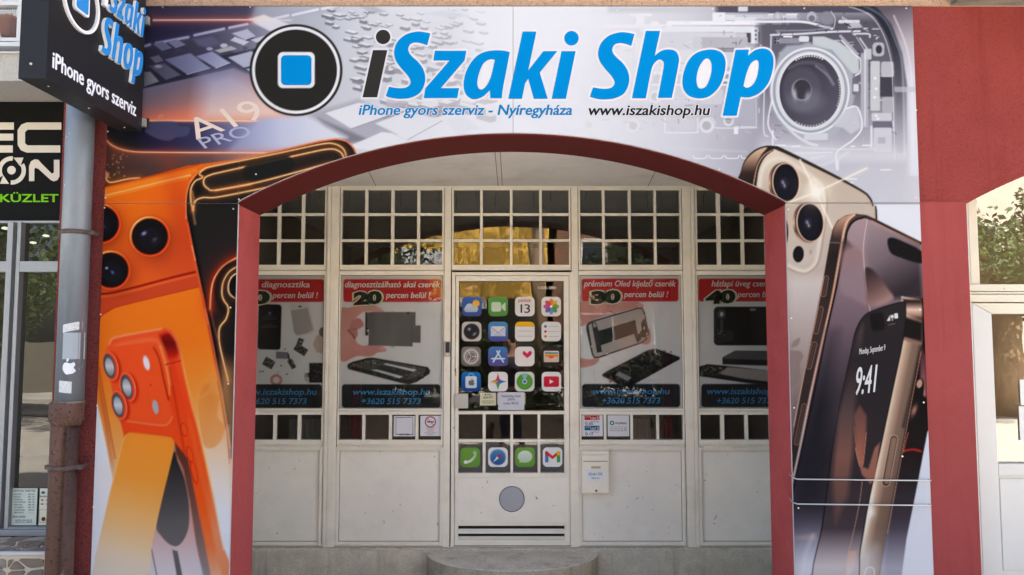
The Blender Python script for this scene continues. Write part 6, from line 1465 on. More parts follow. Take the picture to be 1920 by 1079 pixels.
def ic_phone(a):
    a.C[:] = V2((116,170,66),(110,160,60))(a.X, a.Y); w = lin((30,80),(80,25),(0,(250,250,248)),(1,(170,206,160)))
    a.line([(76,26),(74,42),(60,60),(42,72),(24,76)], 13, w, 1, f=1.5); a.ell((73,26), 10, 9, w, f=1.5, rot=60); a.ell((27,74), 10, 9, w, f=1.5)
def ic_compass(a):
    a.C[:] = (240,240,240); a.ell((50,50), 41, 41, V2((80,160,206),(40,70,140)), f=1.5)
    for k in range(36): t = 2*math.pi*k/36; a.line([(50 + 36*math.cos(t), 50 + 36*math.sin(t)), (50 + 39.5*math.cos(t), 50 + 39.5*math.sin(t))], 1.2, (206,224,236), .9, False)
    a.fill([(76,24),(55,55),(45,46)], (216,40,60), 1, 1.2); a.fill([(24,77),(55,55),(45,46)], (240,240,240), 1, 1.2)
def ic_msg(a): a.C[:] = V2((120,176,70),(104,160,54))(a.X, a.Y); w = V2((244,248,244),(180,212,170)); a.ell((50,47), 37, 31, w, f=1.5); a.fill([(26,66),(40,74),(20,79)], w, 1, 1.5)
def ic_m(a):
    a.C[:] = (240,240,240); a.rrect(12, 28, 29, 77, 4, (92,124,190)); a.rrect(72, 28, 89, 77, 4, (70,160,80)); a.line([(21,28),(50,52),(80,28)], 14, (224,60,50), 1, False, f=1.2); a.fill([(72,36),(72,22),(80,19),(88,22),(89,38),(78,44)], (250,186,20), 1, 1.2); a.fill([(12,38),(12,22),(20,19),(29,26),(29,46)], (196,44,46), 1, 1.2)
icons = [
 (885,575.2,ic_weather,'blue sticker with cloud and sun, first of the top row on the door'), (934,575.2,ic_video,'green sticker with a white video camera in the top row'), (984,575.2,ic_cal,'white calendar sticker with a large number thirteen'), (1033.5,575.2,ic_photos,'white sticker with a many coloured petal flower'),
 (884.3,622,ic_camera,'pale sticker with a black camera lens'), (934,622,ic_mail,'blue sticker with a white envelope'), (984,622,ic_notes,'white notepad sticker with a yellow top band'), (1033.7,622,ic_list,'white sticker with three coloured dots and lines'),
 (883.5,668.8,ic_gear,'grey sticker with a pale cog wheel'), (933.8,668.8,ic_store,'blue violet sticker with a letter A made of three strokes'), (983.8,668.8,ic_heart,'white sticker with a small red heart'), (1033.8,668.8,ic_wallet,'black sticker with a wallet of coloured cards'),
 (883.3,716,ic_bag,'deep blue sticker with a white shopping bag'), (933.8,716,ic_spark,'white sticker with a four pointed rainbow star'), (983.8,716,ic_find,'pale sticker with a green radar disc'), (1033.9,716,ic_play,'white sticker with a red play button'),
 (881.8,858,ic_phone,'green sticker with a white telephone handset in the lowest row'), (933.6,857.7,ic_compass,'white sticker with a blue compass in the lowest row'), (984.5,857.7,ic_msg,'green sticker with a white speech bubble in the lowest row'), (1036,857.5,ic_m,'white sticker with a coloured letter M in the lowest row'),
]
for cx_, cy_, fn, lab in icons:
    a_, V, n = icon_sheet(cx_, cy_); fn(a_)
    o = grid_mesh('icon_sticker', V, n, n, M['sticker'], None); ink_attr(o.data, a_.C); tag(o, lab, 'sticker', 'app stickers on the door glass')
    if fn is ic_cal:
        sheet_text(o, 'péntek', 972, 996, 566.6, 6.6, inkmat((214,60,66)), YI - .0008, 0, .012); sheet_text(o, '1', 976, 979, 587, 16, inkmat((60,56,56)), YI - .0008, 0, .0); sheet_text(o, '3', 983, 994, 587, 16, inkmat((60,56,56)), YI - .0008, 0, .0)
# signal marks and battery
st_w = inkmat((226,214,206))
sm = MB()
for k in range(5):
    a = P(872.5 + k*2.6, 542, YI); b = P(874 + k*2.6, 540.6 - k*1.1, YI); sm.add([(a.x, YI, a.z), (b.x, YI, a.z), (b.x, YI, b.z), (a.x, YI, b.z)], [(0,1,2,3)])
for r0, r1 in ((1.2, 2.2), (3.2, 4.2), (5.2, 6.2)):
    for k in range(8):
        t0, t1 = R(-45 + 90*k/8), R(-45 + 90*(k+1)/8)
        q_ = [P(892.5 + r_*math.sin(t), 542 - r_*math.cos(t), YI) for r_, t in ((r0, t0), (r0, t1), (r1, t1), (r1, t0))]; sm.add(q_, [(0,1,2,3)])
tag(sm.build('signal_sticker', inkmat((236,176,160))), 'small pale signal and reception marks at the top left of the door glass', 'sticker')
bt = MB()
for x0_, y0_, x1_, y1_ in ((1029,537,1042,537.8), (1029,541.9,1042,542.7), (1029,537,1029.8,542.7), (1041.2,537,1042,542.7), (1030.6,538.5,1040.4,541.2), (1042.6,538.8,1043.5,541)):
    a, b = P(x0_, y1_, YI), P(x1_, y0_, YI); bt.add([(a.x, YI, a.z), (b.x, YI, a.z), (b.x, YI, b.z), (a.x, YI, b.z)], [(0,1,2,3)])
bo = tag(bt.build('battery_sticker', st_w), 'small white battery mark at the top right of the door glass', 'sticker')
sheet_text(bo, '100%', 1009, 1027, 542.5, 5.2, st_w, YI - .0002, 0, .02)

# ------------------------------------------------------------------ paper notices
def notice(name, px0, py0, px1, py1, Y, col, label, cat='notice', th=.0008):
    a, b = P(px0, py1, Y), P(px1, py0, Y)
    o = MB().box(a.x, b.x, Y, Y + th, a.z, b.z).build(name, mat(name + '_paper', ink(col), .8, var=.02, vscale=8)); return tag(o, label, cat)
n1 = notice('paper_notice', 934, 736, 983, 769.5, YI - .002, (214,216,226), 'white sheet with three lines announcing holiday closing on the door glass')
for t_, x0_, x1_, b_ in (('Szabadság miatt', 940, 976.5, 745), ('ZÁRVA', 951, 966, 751.5), ('nyitás 08.25.', 944, 973, 758.5)): sheet_text(n1, t_, x0_, x1_, b_, 4.4, INKB, YI - .0024, 0, .004)
n2 = notice('card_notice', 900, 737, 930, 760.5, YI - .001, (226,222,186), 'small yellow card with a round mark left of the white sheet')
sheet_text(n2, 'iSzaki KFT', 905.5, 924.5, 747.5, 4, INKB, YI - .0014, .2, .015)
for k in range(6): sheet_text(n2, 'iiiiiiiiiiiiiiiiiiiiiii'[:22 - abs(k-2)], 903 + abs(k-2)*.6, 927 - abs(k-2)*.6, 751.6 + k*1.15, .8, inkmat((120,116,96)), YI - .0014, 0, .05, name='small_print')
c = P(910, 740.5, YI - .0014); MB().disc((c.x, c.z), .006, YI - .0016, YI - .0011, 18).build('round_mark', M['blackmatte'], n2); sheet_text(n2, 'iSzaki Shop', 913, 922, 741.6, 2.4, INKB, YI - .0014, .2, .02)
n3 = notice('backing_card', 932, 737.5, 985, 759, YI + .0005, (196,186,150), 'edge of a yellowed card behind the white closing notice')
# framed papers in the low panes
YQ = BY + .0122
q1 = notice('framed_card', 738, 780.5, 778.5, 818.5, YQ, (232,232,236), 'white card with a dark rounded border in the third low pane left of the door')
def rect_frame(parent, x0, y0, x1, y1, w, m, Y, name='border'):
    o = MB()
    for a0, b0, a1, b1 in ((x0, y0, x1, y0 + w), (x0, y1 - w, x1, y1), (x0, y0 + w, x0 + w, y1 - w), (x1 - w, y0 + w, x1, y1 - w)):
        a, b = P(a0, b1, Y), P(a1, b0, Y); o.add([(a.x, Y, a.z), (b.x, Y, a.z), (b.x, Y, b.z), (a.x, Y, b.z)], [(0,1,2,3)])
    return o.build(name, m, parent)
rect_frame(q1, 742, 783, 774.5, 815.5, 1.0, INKB, YQ - .0006); sheet_text(q1, 'SCAN HERE', 749, 767.5, 816.5, 3.0, INKB, YQ - .0009, 0, .02)
q2 = notice('no_smoking_sign', 788, 780, 827.5, 818, YQ, (232,231,236), 'white no smoking sign with a red ring in the low pane left of the door', 'sign')
c = P(807, 791.5, YQ - .0006); o = MB()
for k in range(40):
    t0, t1 = 2*math.pi*k/40, 2*math.pi*(k+1)/40; ra, rb = .0345, .0425
    o.add([(c.x+ra*math.cos(t0), YQ-.001, c.z+ra*math.sin(t0)), (c.x+rb*math.cos(t0), YQ-.001, c.z+rb*math.sin(t0)), (c.x+rb*math.cos(t1), YQ-.001, c.z+rb*math.sin(t1)), (c.x+ra*math.cos(t1), YQ-.001, c.z+ra*math.sin(t1))], [(0,1,2,3)])
s_ = .0255; o.add([(c.x - s_ - .003, YQ-.0011, c.z + s_), (c.x - s_, YQ-.0011, c.z + s_ + .003), (c.x + s_ + .003, YQ-.0011, c.z - s_), (c.x + s_, YQ-.0011, c.z - s_ - .003)], [(0,1,2,3)])
o.build('red_ring', inkmat((180,48,52)), q2)
o = MB(); o.box(c.x - .027, c.x + .027, YQ - .0009, YQ - .0006, c.z - .004, c.z + .004); o.build('cigarette', INKB, q2)
for yy, w_, cc in ((803.6, 8, (60,60,60)), (807, 6, (190,90,90)), (809.4, 6, (190,90,90)), (812, 11, (140,150,160)), (814, 9, (140,150,160)), (816, 5, (140,150,160))): sheet_text(q2, 'iiiiiiiiiiiiiiii', 807 - w_, 807 + w_, yy, 1.2, inkmat(cc), YQ - .0008, 0, .05, name='small_print')
q3 = notice('emergency_numbers', 1090.5, 779, 1130, 818.5, YQ, (234,233,236), 'white card of red and blue emergency numbers in the low pane right of the door', 'sign')
q4 = notice('payment_card', 1139.5, 779, 1179.5, 818.5, YQ, (234,233,234), 'white payment service card with a teal round mark right of the door', 'sign')
for (y0_, y1_, cc, num_) in ((779.6, 788, (196,44,52), '104'), (798.5, 807.5, (28,110,156), '107')):
    a, b = P(1096, y1_, YQ - .0006), P(1124, y0_, YQ - .0006); o = MB().add([(a.x, YQ-.0006, a.z), (b.x, YQ-.0006, a.z), (b.x, YQ-.0006, b.z), (a.x, YQ-.0006, b.z)], [(0,1,2,3)]).build('colour_band', inkmat(cc), q3)
    sheet_text(q3, num_, 1107.5, 1118, y1_ - .6, 5.0, INKW, YQ - .0010, 0, .03); sheet_text(q3, ')', 1119, 1122.5, y1_ - 1.6, 6, INKW, YQ - .0010, 0, .05); sheet_text(q3, 'mentők' if num_ == '104' else 'rendőrség', 1097.5, 1108, y0_ + 3.4, 2.2, INKW, YQ - .0010, 0, .02)
for num_, yb_, cc in (('105', 797, (150,40,50)), ('112', 816.5, (20,70,110))):
    sheet_text(q3, num_, 1101.5, 1112, yb_, 4.6, inkmat(cc), YQ - .0008, 0, .03); sheet_text(q3, '(', 1097.5, 1100.5, yb_ - 1, 6, inkmat(cc), YQ - .0008, 0, .05); sheet_text(q3, 'tűzoltóság' if num_ == '105' else 'segélyhívó', 1107, 1123, yb_ - 5, 2.2, inkmat((70,70,76)), YQ - .0008, 0, .01)
c = P(1147.5, 793.5, YQ); o = MB()
for k in range(30):
    t0, t1 = 2*math.pi*k/30, 2*math.pi*(k+1)/30; ra, rb = .008, .0172
    o.add([(c.x+ra*math.cos(t0), YQ-.0008, c.z+ra*math.sin(t0)), (c.x+rb*math.cos(t0), YQ-.0008, c.z+rb*math.sin(t0)), (c.x+rb*math.cos(t1), YQ-.0008, c.z+rb*math.sin(t1)), (c.x+ra*math.cos(t1), YQ-.0008, c.z+ra*math.sin(t1))], [(0,1,2,3)])
o.build('round_mark', inkmat((44,130,140)), q4); sheet_text(q4, 'simplepay', 1153.5, 1175, 795.5, 4.6, INKB, YQ - .0008, 0, .015)
rect_frame(q4, 1144.5, 800.5, 1175, 808.5, .5, inkmat((150,150,154)), YQ - .0006)
for k in range(5): sheet_text(q4, 'iiii', 1146.5 + k*5.8, 1150.5 + k*5.8, 804, 1.4, inkmat(((90,90,100), (110,110,120), (190,60,60), (60,80,150), (40,70,150))[k]), YQ - .0008, 0, .08, name='small_print'); sheet_text(q4, 'iiii', 1146.5 + k*5.8, 1150.5 + k*5.8, 807.4, 1.3, INKB, YQ - .0008, 0, .05, name='small_print')
for nm_, (x0_, x1_) in (('q', (735.5, 780.5)), ('s', (786, 829)), ('e', (1089.3, 1132)), ('p', (1138.2, 1181))):
    par = {'q': q1, 's': q2, 'e': q3, 'p': q4}[nm_]; rect_frame(par, x0_ - .5, 778.5, x1_ + .2, 824.5, 1.6, M['blackmatte'], YQ + .0014, 'dark_backing')
# label on the letter box
sheet_text(LBL, 'iSzaki Kft.', 1103, 1131, 891.6, 5.4, inkmat((60,110,140)), BY - .0912, .2, .004); sheet_text(LBL, 'Nyírfa tér 2.', 1109, 1125, 898, 2.6, INKB, BY - .0912, .1, .02)

# ------------------------------------------------------------------ hanging box sign at right angles to the wall
def Px(px, py, x):
    xr = (px - CX)/FPX; yr = -(py - CY)/FPX; dy = math.cos(PITCH) - yr*math.sin(PITCH); dz = math.sin(PITCH) + yr*math.cos(PITCH); t = x/xr
    return (CAMY + dy*t, CAMZ + dz*t)
hsx = P(265.5, 250, -.05).x
yn, zn = Px(85.5, 143, hsx); yfar, zfar = Px(265.5, 250.5, hsx); hz0 = (zn + zfar)/2; hxl = hsx - .118; hz1 = hz0 + .84
hs = empty('hanging_sign', (hsx, yfar, hz0), 'black box sign with raised blue and white letters projecting from the wall', 'hanging sign')
MB().box(hxl, hsx, yn, yfar, hz0, hz1).build('sign_box', M['black'], hs, bevel=.0015)
MB().box(hxl + .001, hsx + .0022, yn - .0012, yn + .012, hz0 - .001, hz1 + .001).build('edge_trim', M['black'], hs)
for px_, py_ in ((272, 40), (271, 231)):
    z_ = P(px_, py_, -.03).z
    MB().box(hsx - .07, hsx + .012, yfar + .001, -.024, z_ - .022, z_ + .022).build('bracket', M['screw'], hs); MB().box(hsx - .08, hsx + .025, -.0238, YB - .0005, z_ - .028, z_ + .028).build('bracket_plate', M['blackmatte'], hs)
for px_, py_ in ((58.5, 120.5),):
    c = P(px_, py_, yn); MB().tube([(c.x, yn - .006, c.z), (c.x, yn + .002, c.z)], [.004, .007], 14).build('screw', M['screw'], hs)
for fy in (.12, .5, .9):
    y_ = yn + (yfar - yn)*fy; MB().disc((0, 0), .001, 0, 0.001).build if False else MB().tube([(hsx - .05, y_, hz0 - .003), (hsx - .05, y_, hz0 + .002)], .004, 10).build('screw', M['screw'], hs)
SW = mat('white_acrylic', S((246,248,250)), .3); SB = mat('blue_acrylic', S((38,140,220)), .3)
def raised(name, poly, holes, h=.016, front=None):
    """letter standing off the +x face; poly in (y, z)"""
    v, f = ngon_tri(poly, holes); par = MB(); loops = [poly] + list(holes)
    for lp in loops:
        n = len(lp)
        vs = [(hsx + .0008, p[0], p[1]) for p in lp] + [(hsx + h, p[0], p[1]) for p in lp]; par.add(vs, [(k, (k+1) % n, n + (k+1) % n, n + k) for k in range(n)])
    par.add([(hsx + h, q_[0], q_[1]) for q_ in v], f); o = par.build(name, SW, hs)
    if front is not None:
        # coloured face sheet, slightly smaller
        MB().add([(hsx + h + .0012, q_[0], q_[1]) for q_ in v], f).build('letter_face', front, o)
    return o
def place_glyphs(keys, gx0, gx1, gb, gt, ya, yb, zb_, zt_, fr):
    for k in keys:
        o_, h_ = glyph_paths(k); mp = lambda p: [(ya + (q_[0]-gx0)/(gx1-gx0)*(yb-ya), zb_ + (gb - q_[1])/(gb-gt)*(zt_-zb_)) for q_ in p]
        for j, p in enumerate(o_): raised('raised_letter', mp(p), [mp(h) for h in h_] if j == 0 else [], front=(SW if k == 'i_dark' else SB))
ya, _ = Px(184, 95, hsx); yb_, _ = Px(262, 120, hsx); zb_ = Px(188, 100, hsx)[1]; zt_ = Px(203, 36, hsx)[1]
place_glyphs(['S2', 'h', 'o', 'p'], 1107, 1450, 185.7, 60, ya, yb_, zb_, zt_, SB)
ya2 = Px(189, 10, hsx)[0]; yb2 = Px(268, 20, hsx)[0]; zb2 = Px(257, 66, hsx)[1]; zt2 = zb2 + (zt_ - zb_)*.86
place_glyphs(['i_dark', 'S', 'z', 'a', 'k', 'i'], 679.5, 1085, 185.7, 57, ya2, yb2, zb2, zt2, SB)
yl_ = Px(113, 2, hsx)[0]; yr_ = Px(183.5, 2, hsx)[0]; zlow = Px(153, 64, hsx)[1]; cr = (yr_ - yl_)/2; cyy = (yl_ + yr_)/2; czz = zlow + cr
def cpoly(r, n=44): return [(cyy + r*math.cos(2*math.pi*k/n), czz + r*math.sin(2*math.pi*k/n)) for k in range(n)]
raised('logo_ring', cpoly(cr), [cpoly(cr*.9)], .012, SW)
def rsq(h_, r, n=6):
    o = []
    for sx_, sz_, a0 in ((1, 1, 0), (-1, 1, 90), (-1, -1, 180), (1, -1, 270)):
        for t in range(n+1): a = R(a0 + 90*t/n); o.append((cyy + sx_*(h_ - r) + r*math.cos(a), czz + sz_*(h_ - r) + r*math.sin(a)))
    return o
raised('logo_square', rsq(cr*.40, cr*.12), [], .012, SW); v_, f_ = ngon_tri(rsq(cr*.33, cr*.09)); MB().add([(hsx + .0145, q_[0], q_[1]) for q_ in v_], f_).build('logo_square_face', SB, hs)
# printed line under them
v_, f_ = text_geo('iPhone gyors szerviz'); h_ = text_geo('H')[0][:, 1].max(); w_ = v_[:, 0].max() - v_[:, 0].min()
y0_ = Px(98, 122, hsx)[0]; y1_ = Px(254, 220, hsx)[0]; zb_ = (Px(105, 126, hsx)[1] + Px(250, 220, hsx)[1])/2; capz = Px(108, 97, hsx)[1] - Px(108, 127, hsx)[1]
hv = []; hf = []
for i_, (dy_, dz_) in enumerate(((-.0028, 0), (.0028, 0), (0, .0016), (0, -.0016), (.002, .001), (-.002, -.001))):
    b = len(hv); hv += [(hsx + .0015 + i_*.00005, y0_ + dy_ + (p[0] - v_[:, 0].min())/w_*(y1_ - y0_), zb_ + dz_ + p[1]/h_*capz) for p in v_]; hf += [tuple(k + b for k in t) for t in f_]
mesh_from('lettering', hv, hf, mat('white_vinyl', S((236,240,246)), .5), hs)

# ------------------------------------------------------------------ lettering of the left neighbour
BEI = inkmat((222,216,200)); GRN = inkmat((122,196,40)); YS = LY - .004
def spoly(name, polys, m, par, Y=YS):
    vs = []; fs = []
    for p in polys:
        v, f = ngon_tri(p); b = len(vs); vs += [tuple(q_) for q_ in Pn(v[:, 0], v[:, 1], Y)]; fs += [tuple(i + b for i in t) for t in f]
    return mesh_from(name, vs, fs, m, par)
spoly('sign_letter', [[(-30,230),(26,230),(26,243.5),(-30,243.5)], [(-30,251),(25,251),(25,264),(-30,264)], [(-30,273),(24,273),(24,286.5),(-30,286.5)]], BEI, sgn)
spoly('sign_letter', [[(115,230),(50,230),(40,234),(33,244),(33,272),(39,282),(50,286.5),(113,286.5),(113,273),(52,273),(47,269),(47,248),(52,243.5),(115,243.5)]], BEI, sgn)
spoly('sign_letter', [[(54.5,340),(54.5,312),(58,303),(65,299),(72,300),(77,306),(97,326),(101,324),(101,300),(111.5,300),(111.5,331),(108,338),(101,340.5),(95,338),(72,317),(66,315),(64.5,318),(64.5,340)]], BEI, sgn)
def sector(cx_, cy_, r0, r1, a0, a1, n=20): return [(cx_ + r1*math.cos(R(a0 + (a1-a0)*k/n)), cy_ + r1*math.sin(R(a0 + (a1-a0)*k/n))) for k in range(n+1)] + [(cx_ + r0*math.cos(R(a1 + (a0-a1)*k/n)), cy_ + r0*math.sin(R(a1 + (a0-a1)*k/n))) for k in range(n+1)]
spoly('sign_letter', [sector(22, 320, 18.5, 26.5, -30, 95), sector(22, 320, 18.5, 26.5, 150, 275), circ(21.5, 319.5, 8, 20), [(25,296),(44,296),(38,312)], [(17,345),(0,345),(6,329)]], BEI, sgn)
sheet_text(sgn, 'KÜZLET', 0, 110, 379, 15, GRN, YS, 0, .035)
# notices in its window
m1 = notice('opening_hours', 19, 916, 70.5, 985, LY - .002, (214,226,214), 'pale green opening hours sheet in the lower left shop window')
TEA = inkmat((40,96,110))
for k, (a_, b_) in enumerate((('HÉTFŐ:', '08-18'), ('KEDD:', '08-18'), ('SZERDA:', '08-18'), ('CSÜTÖRTÖK:', '08-18'), ('PÉNTEK:', '08-18'), ('SZOMBAT:', '09-14'), ('VASÁRNAP:', 'ZÁRVA'), ('EBÉDIDŐ:', '---'))):
    sheet_text(m1, a_, 26, 28 + len(a_)*2.1, 928.5 + k*4.9, 2.6, TEA, LY - .003, 0, .02); sheet_text(m1, b_, 52.5, 64.5, 928.5 + k*4.9, 2.6, TEA, LY - .003, 0, .02)
sheet_text(m1, 'NYITVA TARTÁS', 25.5, 66, 922.3, 3.6, TEA, LY - .003, 0, .03); sheet_text(m1, 'KULCSOK', 24, 48, 971, 3.6, TEA, LY - .003, 0, .03); sheet_text(m1, '0670-318-4218', 28.5, 60, 977, 2.6, TEA, LY - .003, 0, .02); sheet_text(m1, '0670-211-4870', 28.5, 60, 980.6, 2.6, TEA, LY - .003, 0, .02)
m2 = notice('card_payment_sheet', 72, 916, 112, 985, LY - .002, (226,230,206), 'cream sheet with card payment marks beside the opening hours')
sheet_text(m2, 'Bankkártya', 75, 96, 932.5, 3.2, inkmat((40,70,110)), LY - .003, 0, .015); rect_frame(m2, 73.5, 956, 110, 980, .5, inkmat((120,90,60)), LY - .003)
for x_ in (79, 89, 99):
    c = P(x_, 938, LY - .003); MB().disc((c.x, c.z), .0085, LY - .0034, LY - .003, 14, .005).build('card_mark', inkmat((210,90,70)), m2); c = P(x_, 945.5, LY - .003); MB().disc((c.x, c.z), .009, LY - .0034, LY - .003, 14, .004).build('card_mark', inkmat((70,110,160)), m2)
c = P(81.5, 973.5, LY - .003); MB().disc((c.x, c.z), .012, LY - .0036, LY - .003, 20).build('round_mark', inkmat((110,60,40)), m2); c = P(81, 924, LY - .003); MB().disc((c.x, c.z), .012, LY - .0036, LY - .003, 20, .008).build('round_mark', inkmat((70,110,150)), m2)
# fruit-shaped white sticker on the pipe
ap = [(125,680),(130,682),(135,680,),(136.5,685),(134.5,690),(137,696),(133,701),(128,702),(124,702.5),(120,698),(117.6,692),(118.5,685),(121,681)]
pv = cat_rom([(p[0], p[1]) for p in ap], True, 4); zz = py_ - pr - .0022 if False else None
PYC, PRC, PXT = -0.085, 0.069, P(145, 380, -.085).x
def pipe_pts(poly):
    out = []
    for q_ in poly:
        p = P(q_[0], q_[1], PYC - PRC); dx = max(-.99, min(.99, (p.x - PXT)/PRC)); out.append((p.x, PYC - math.sqrt(1 - dx*dx)*(PRC + .0014), p.z))
    return out
def fine(v, f, n=3):
    v = [tuple(q_) for q_ in v]
    for _ in range(n):
        g = []
        for t in f:
            a, b, c = (v[i] for i in t); k = len(v); v += [((a[0]+b[0])/2, (a[1]+b[1])/2), ((b[0]+c[0])/2, (b[1]+c[1])/2), ((c[0]+a[0])/2, (c[1]+a[1])/2)]
            g += [(t[0], k, k+2), (t[1], k+1, k), (t[2], k+2, k+1), (k, k+1, k+2)]
        f = g
    return v, f
v_, f_ = fine(*ngon_tri(pv)); o = mesh_from('fruit_sticker', pipe_pts(v_), f_, inkmat((236,240,244))); tag(o, 'white bitten fruit sticker on the zinc rain pipe', 'sticker')
v_, f_ = fine(*ngon_tri(cat_rom([(125,679),(124.5,675),(127,672),(128,676)], True, 4))); mesh_from('fruit_leaf', pipe_pts(v_), f_, inkmat((236,240,244)), o)
# two small cards in the right door
for (x0_, y0_, x1_, y1_, lab) in ((1914, 712, 1935, 760, 'upper white card at the right edge of the door glass'), (1913, 762, 1935, 826, 'lower white card with red foot at the right edge of the door glass')):
    notice('door_card', x0_, y0_, x1_, y1_, RY + .012, (230,232,228), lab)
# ------------------------------------------------------------------ across the street (mirrored in the glass)
M['yellow'] = mat('yellow_house_paint', S((236,188,84)), .9, var=.12, vscale=1.2, bump=.003, bscale=40)
M['pale'] = mat('pale_house_paint', S((206,200,186)), .9, var=.06, vscale=1.0)
M['pane_dark'] = mat('dark_pane', S((40,46,52)), .08)
def house(name, x0, x1, y0, y1, h, wallm, label, wins, sign=None):
    e = empty(name, ((x0+x1)/2, y0, FLOOR), label, 'building')
    MB().box(x0, x1, y1, y0, FLOOR, h).build('wall', wallm, e); MB().box(x0 - .3, x1 + .3, y1 - .3, y0 + .35, h, h + .25).build('roof', M['roof'], e)
    for (a, b, c, d) in wins:
        w = MB().box(a, b, y0, y0 + .05, c, d).build('window', M['upvc'], e); MB().box(a + .07, b - .07, y0 + .05, y0 + .06, c + .07, d - .07).build('pane', M['pane_dark'], w)
    return e
hy = house('yellow_house', -9.5, 1.25, -20.0, -28, 6.6, M['yellow'], 'sunlit yellow house across the street, mirrored above the door', [(-8.6,-7.2,.9,2.6), (-6.4,-5.0,.9,2.6), (-8.6,-7.2,4.2,5.8), (-6,-4.6,4.2,5.8)])
M['shopdark'] = mat('dark_shop_glazing', S((52,58,54)), .25)
MB().box(-9.4, 1.2, -20.0, -19.94, FLOOR + .1, 3.0).build('shop_glazing', M['shopdark'], hy)
a_ = MB().box(-4.2, -2.2, -20.0, -19.85, 4.3, 4.85).build('shop_sign', M['upvc'], hy)
MB().add([(-4.4,-19.9,3.1),(-.9,-19.9,3.1),(-.9,-18.9,2.75),(-4.4,-18.9,2.75),(-4.4,-18.9,2.6),(-.9,-18.9,2.6)], [(0,1,2,3),(3,2,5,4)]).build('awning', M['upvc'], hy)
for k in range(5):
    MB().box(-4.3 + k*.66, -4.26 + k*.66, -19.939, -19.90, .0, 2.9).build('shop_mullion', M['upvc'], hy)
M['brick'] = mat('brown_house_paint', S((124,92,74)), .9, var=.1, vscale=1.0)
house('brown_house', 1.6, 8.0, -21.0, -29, 6.2, M['brick'], 'brown house across the street, mirrored right of the door', [(2.6,3.9,1,2.6), (5.4,6.8,1,2.6), (2.6,3.9,4.0,5.4), (5.4,6.8,4.0,5.4)])
house('pale_house', 8.3, 19.5, -21.0, -29, 9.5, M['pale'], 'pale house across the street, mirrored in the right-hand glass', [(9.6,11,1,2.6), (12.5,13.9,1,2.6), (15.4,16.8,1,2.6), (9.6,11,4.2,5.6), (15.4,16.8,4.2,5.6)])
M['bark'] = mat('tree_bark', S((150,126,98)), .95, var=.25, vscale=6, bump=.02, bscale=14, stretch=(1,1,.25))
def leafmat(n_, c):
    m = mat(n_, c, .6, var=.35, vscale=3); b = m.node_tree.nodes['Principled BSDF']; b.inputs['Subsurface Weight'].default_value = 0; return m
M['leaf'] = leafmat('tree_leaves', (.075,.125,.03)); M['leaf2'] = leafmat('hedge_leaves', (.022,.038,.014))
def leaves(centres, n, size, m, name, parent):
    c = np.array([q[:3] for q in centres]); r = np.array([q[3] for q in centres]); k = rng.integers(0, len(c), n)
    d = rng.normal(size=(n, 3)); d /= np.linalg.norm(d, axis=1)[:, None]; p = c[k] + d*(r[k]*rng.random(n)**.45)[:, None]
    a = rng.normal(size=(n, 3)); a /= np.linalg.norm(a, axis=1)[:, None]; b = np.cross(a, rng.normal(size=(n, 3))); b /= np.linalg.norm(b, axis=1)[:, None]
    s = (size*rng.uniform(.6, 1.3, n))[:, None]
    V = np.stack([p - a*s, p + b*s*.45, p + a*s, p - b*s*.45], 1).reshape(-1, 3); F = np.arange(n*4).reshape(n, 4)
    me = bpy.data.meshes.new(name); me.from_pydata(V.tolist(), [], F.tolist()); me.materials.append(m); o = bpy.data.objects.new(name, me); return link(o, parent)
def tree(x, y, th, tr, cr, label, n=7000, lean=0.0, lm='leaf'):
    e = empty('street_tree', (x, y, FLOOR), label, 'tree'); q = MB()
    top = Vector((x + lean, y, FLOOR + th)); q.tube([(x, y, FLOOR), (x + lean*.3, y, FLOOR + th*.45), top], [tr*1.25, tr, tr*.8], 14)
    cs = []
    for k in range(9):
        t = 2*math.pi*k/9 + random.uniform(-.3, .3); ln_ = cr*random.uniform(.55, 1.0); el = random.uniform(-.05, .9)
        p2 = top + Vector((math.cos(t)*math.cos(el), math.sin(t)*math.cos(el), math.sin(el) + .1))*ln_; pm = top + (p2 - top)*.5 + Vector((0, 0, .15*cr)); q.tube([top - Vector((0,0,.2)), pm, p2], [tr*.5, tr*.3, tr*.1], 8)
        for j in range(3): cs.append((p2.x + random.gauss(0, .3)*cr, p2.y + random.gauss(0, .3)*cr, p2.z + random.gauss(0, .22)*cr, cr*random.uniform(.22, .42)))
    q.build('trunk', M['bark'], e); leaves(cs, n, .085, M[lm], 'crown', e); return e
tree(11.4, -12.6, 2.7, .33, 2.4, 'broad street tree mirrored in the right-hand glass', 12000)
tree(4.6, -12.2, 2.6, .2, 2.3, 'street tree with dark crown mirrored right of the door', 12000, lm='leaf2')
tree(-4.4, -12.6, 2.7, .17, 2.1, 'slender street tree mirrored over the left posters', 11000, lm='leaf2')
tree(0.95, -15.5, 8.7, .2, 2.6, 'tall street tree whose shade falls on the yellow house', 6500, lean=-.5)
tree(-11.0, -9.0, 2.2, .24, 2.6, 'low street tree mirrored in the left shop window', 10000)
tree(-15.5, -12.0, 2.6, .24, 3.0, 'street tree farther down the mirrored left', 9000)
hb = empty('planted_bed', (0.0, -5.6, FLOOR), 'long bed of dense dark shrubs in a dark timber planter mirrored in the door, stretched to hide sunlit ground', 'planter')  # shrub bed lengthened and drawn near to block sunlit ground from the panes
MB().box(-3.2, 3.4, -6.5, -5.5, FLOOR, FLOOR + .5).build('planter_box', mat('dark_timber_planter', S((58,48,40)), .8, var=.2, vscale=6), hb)
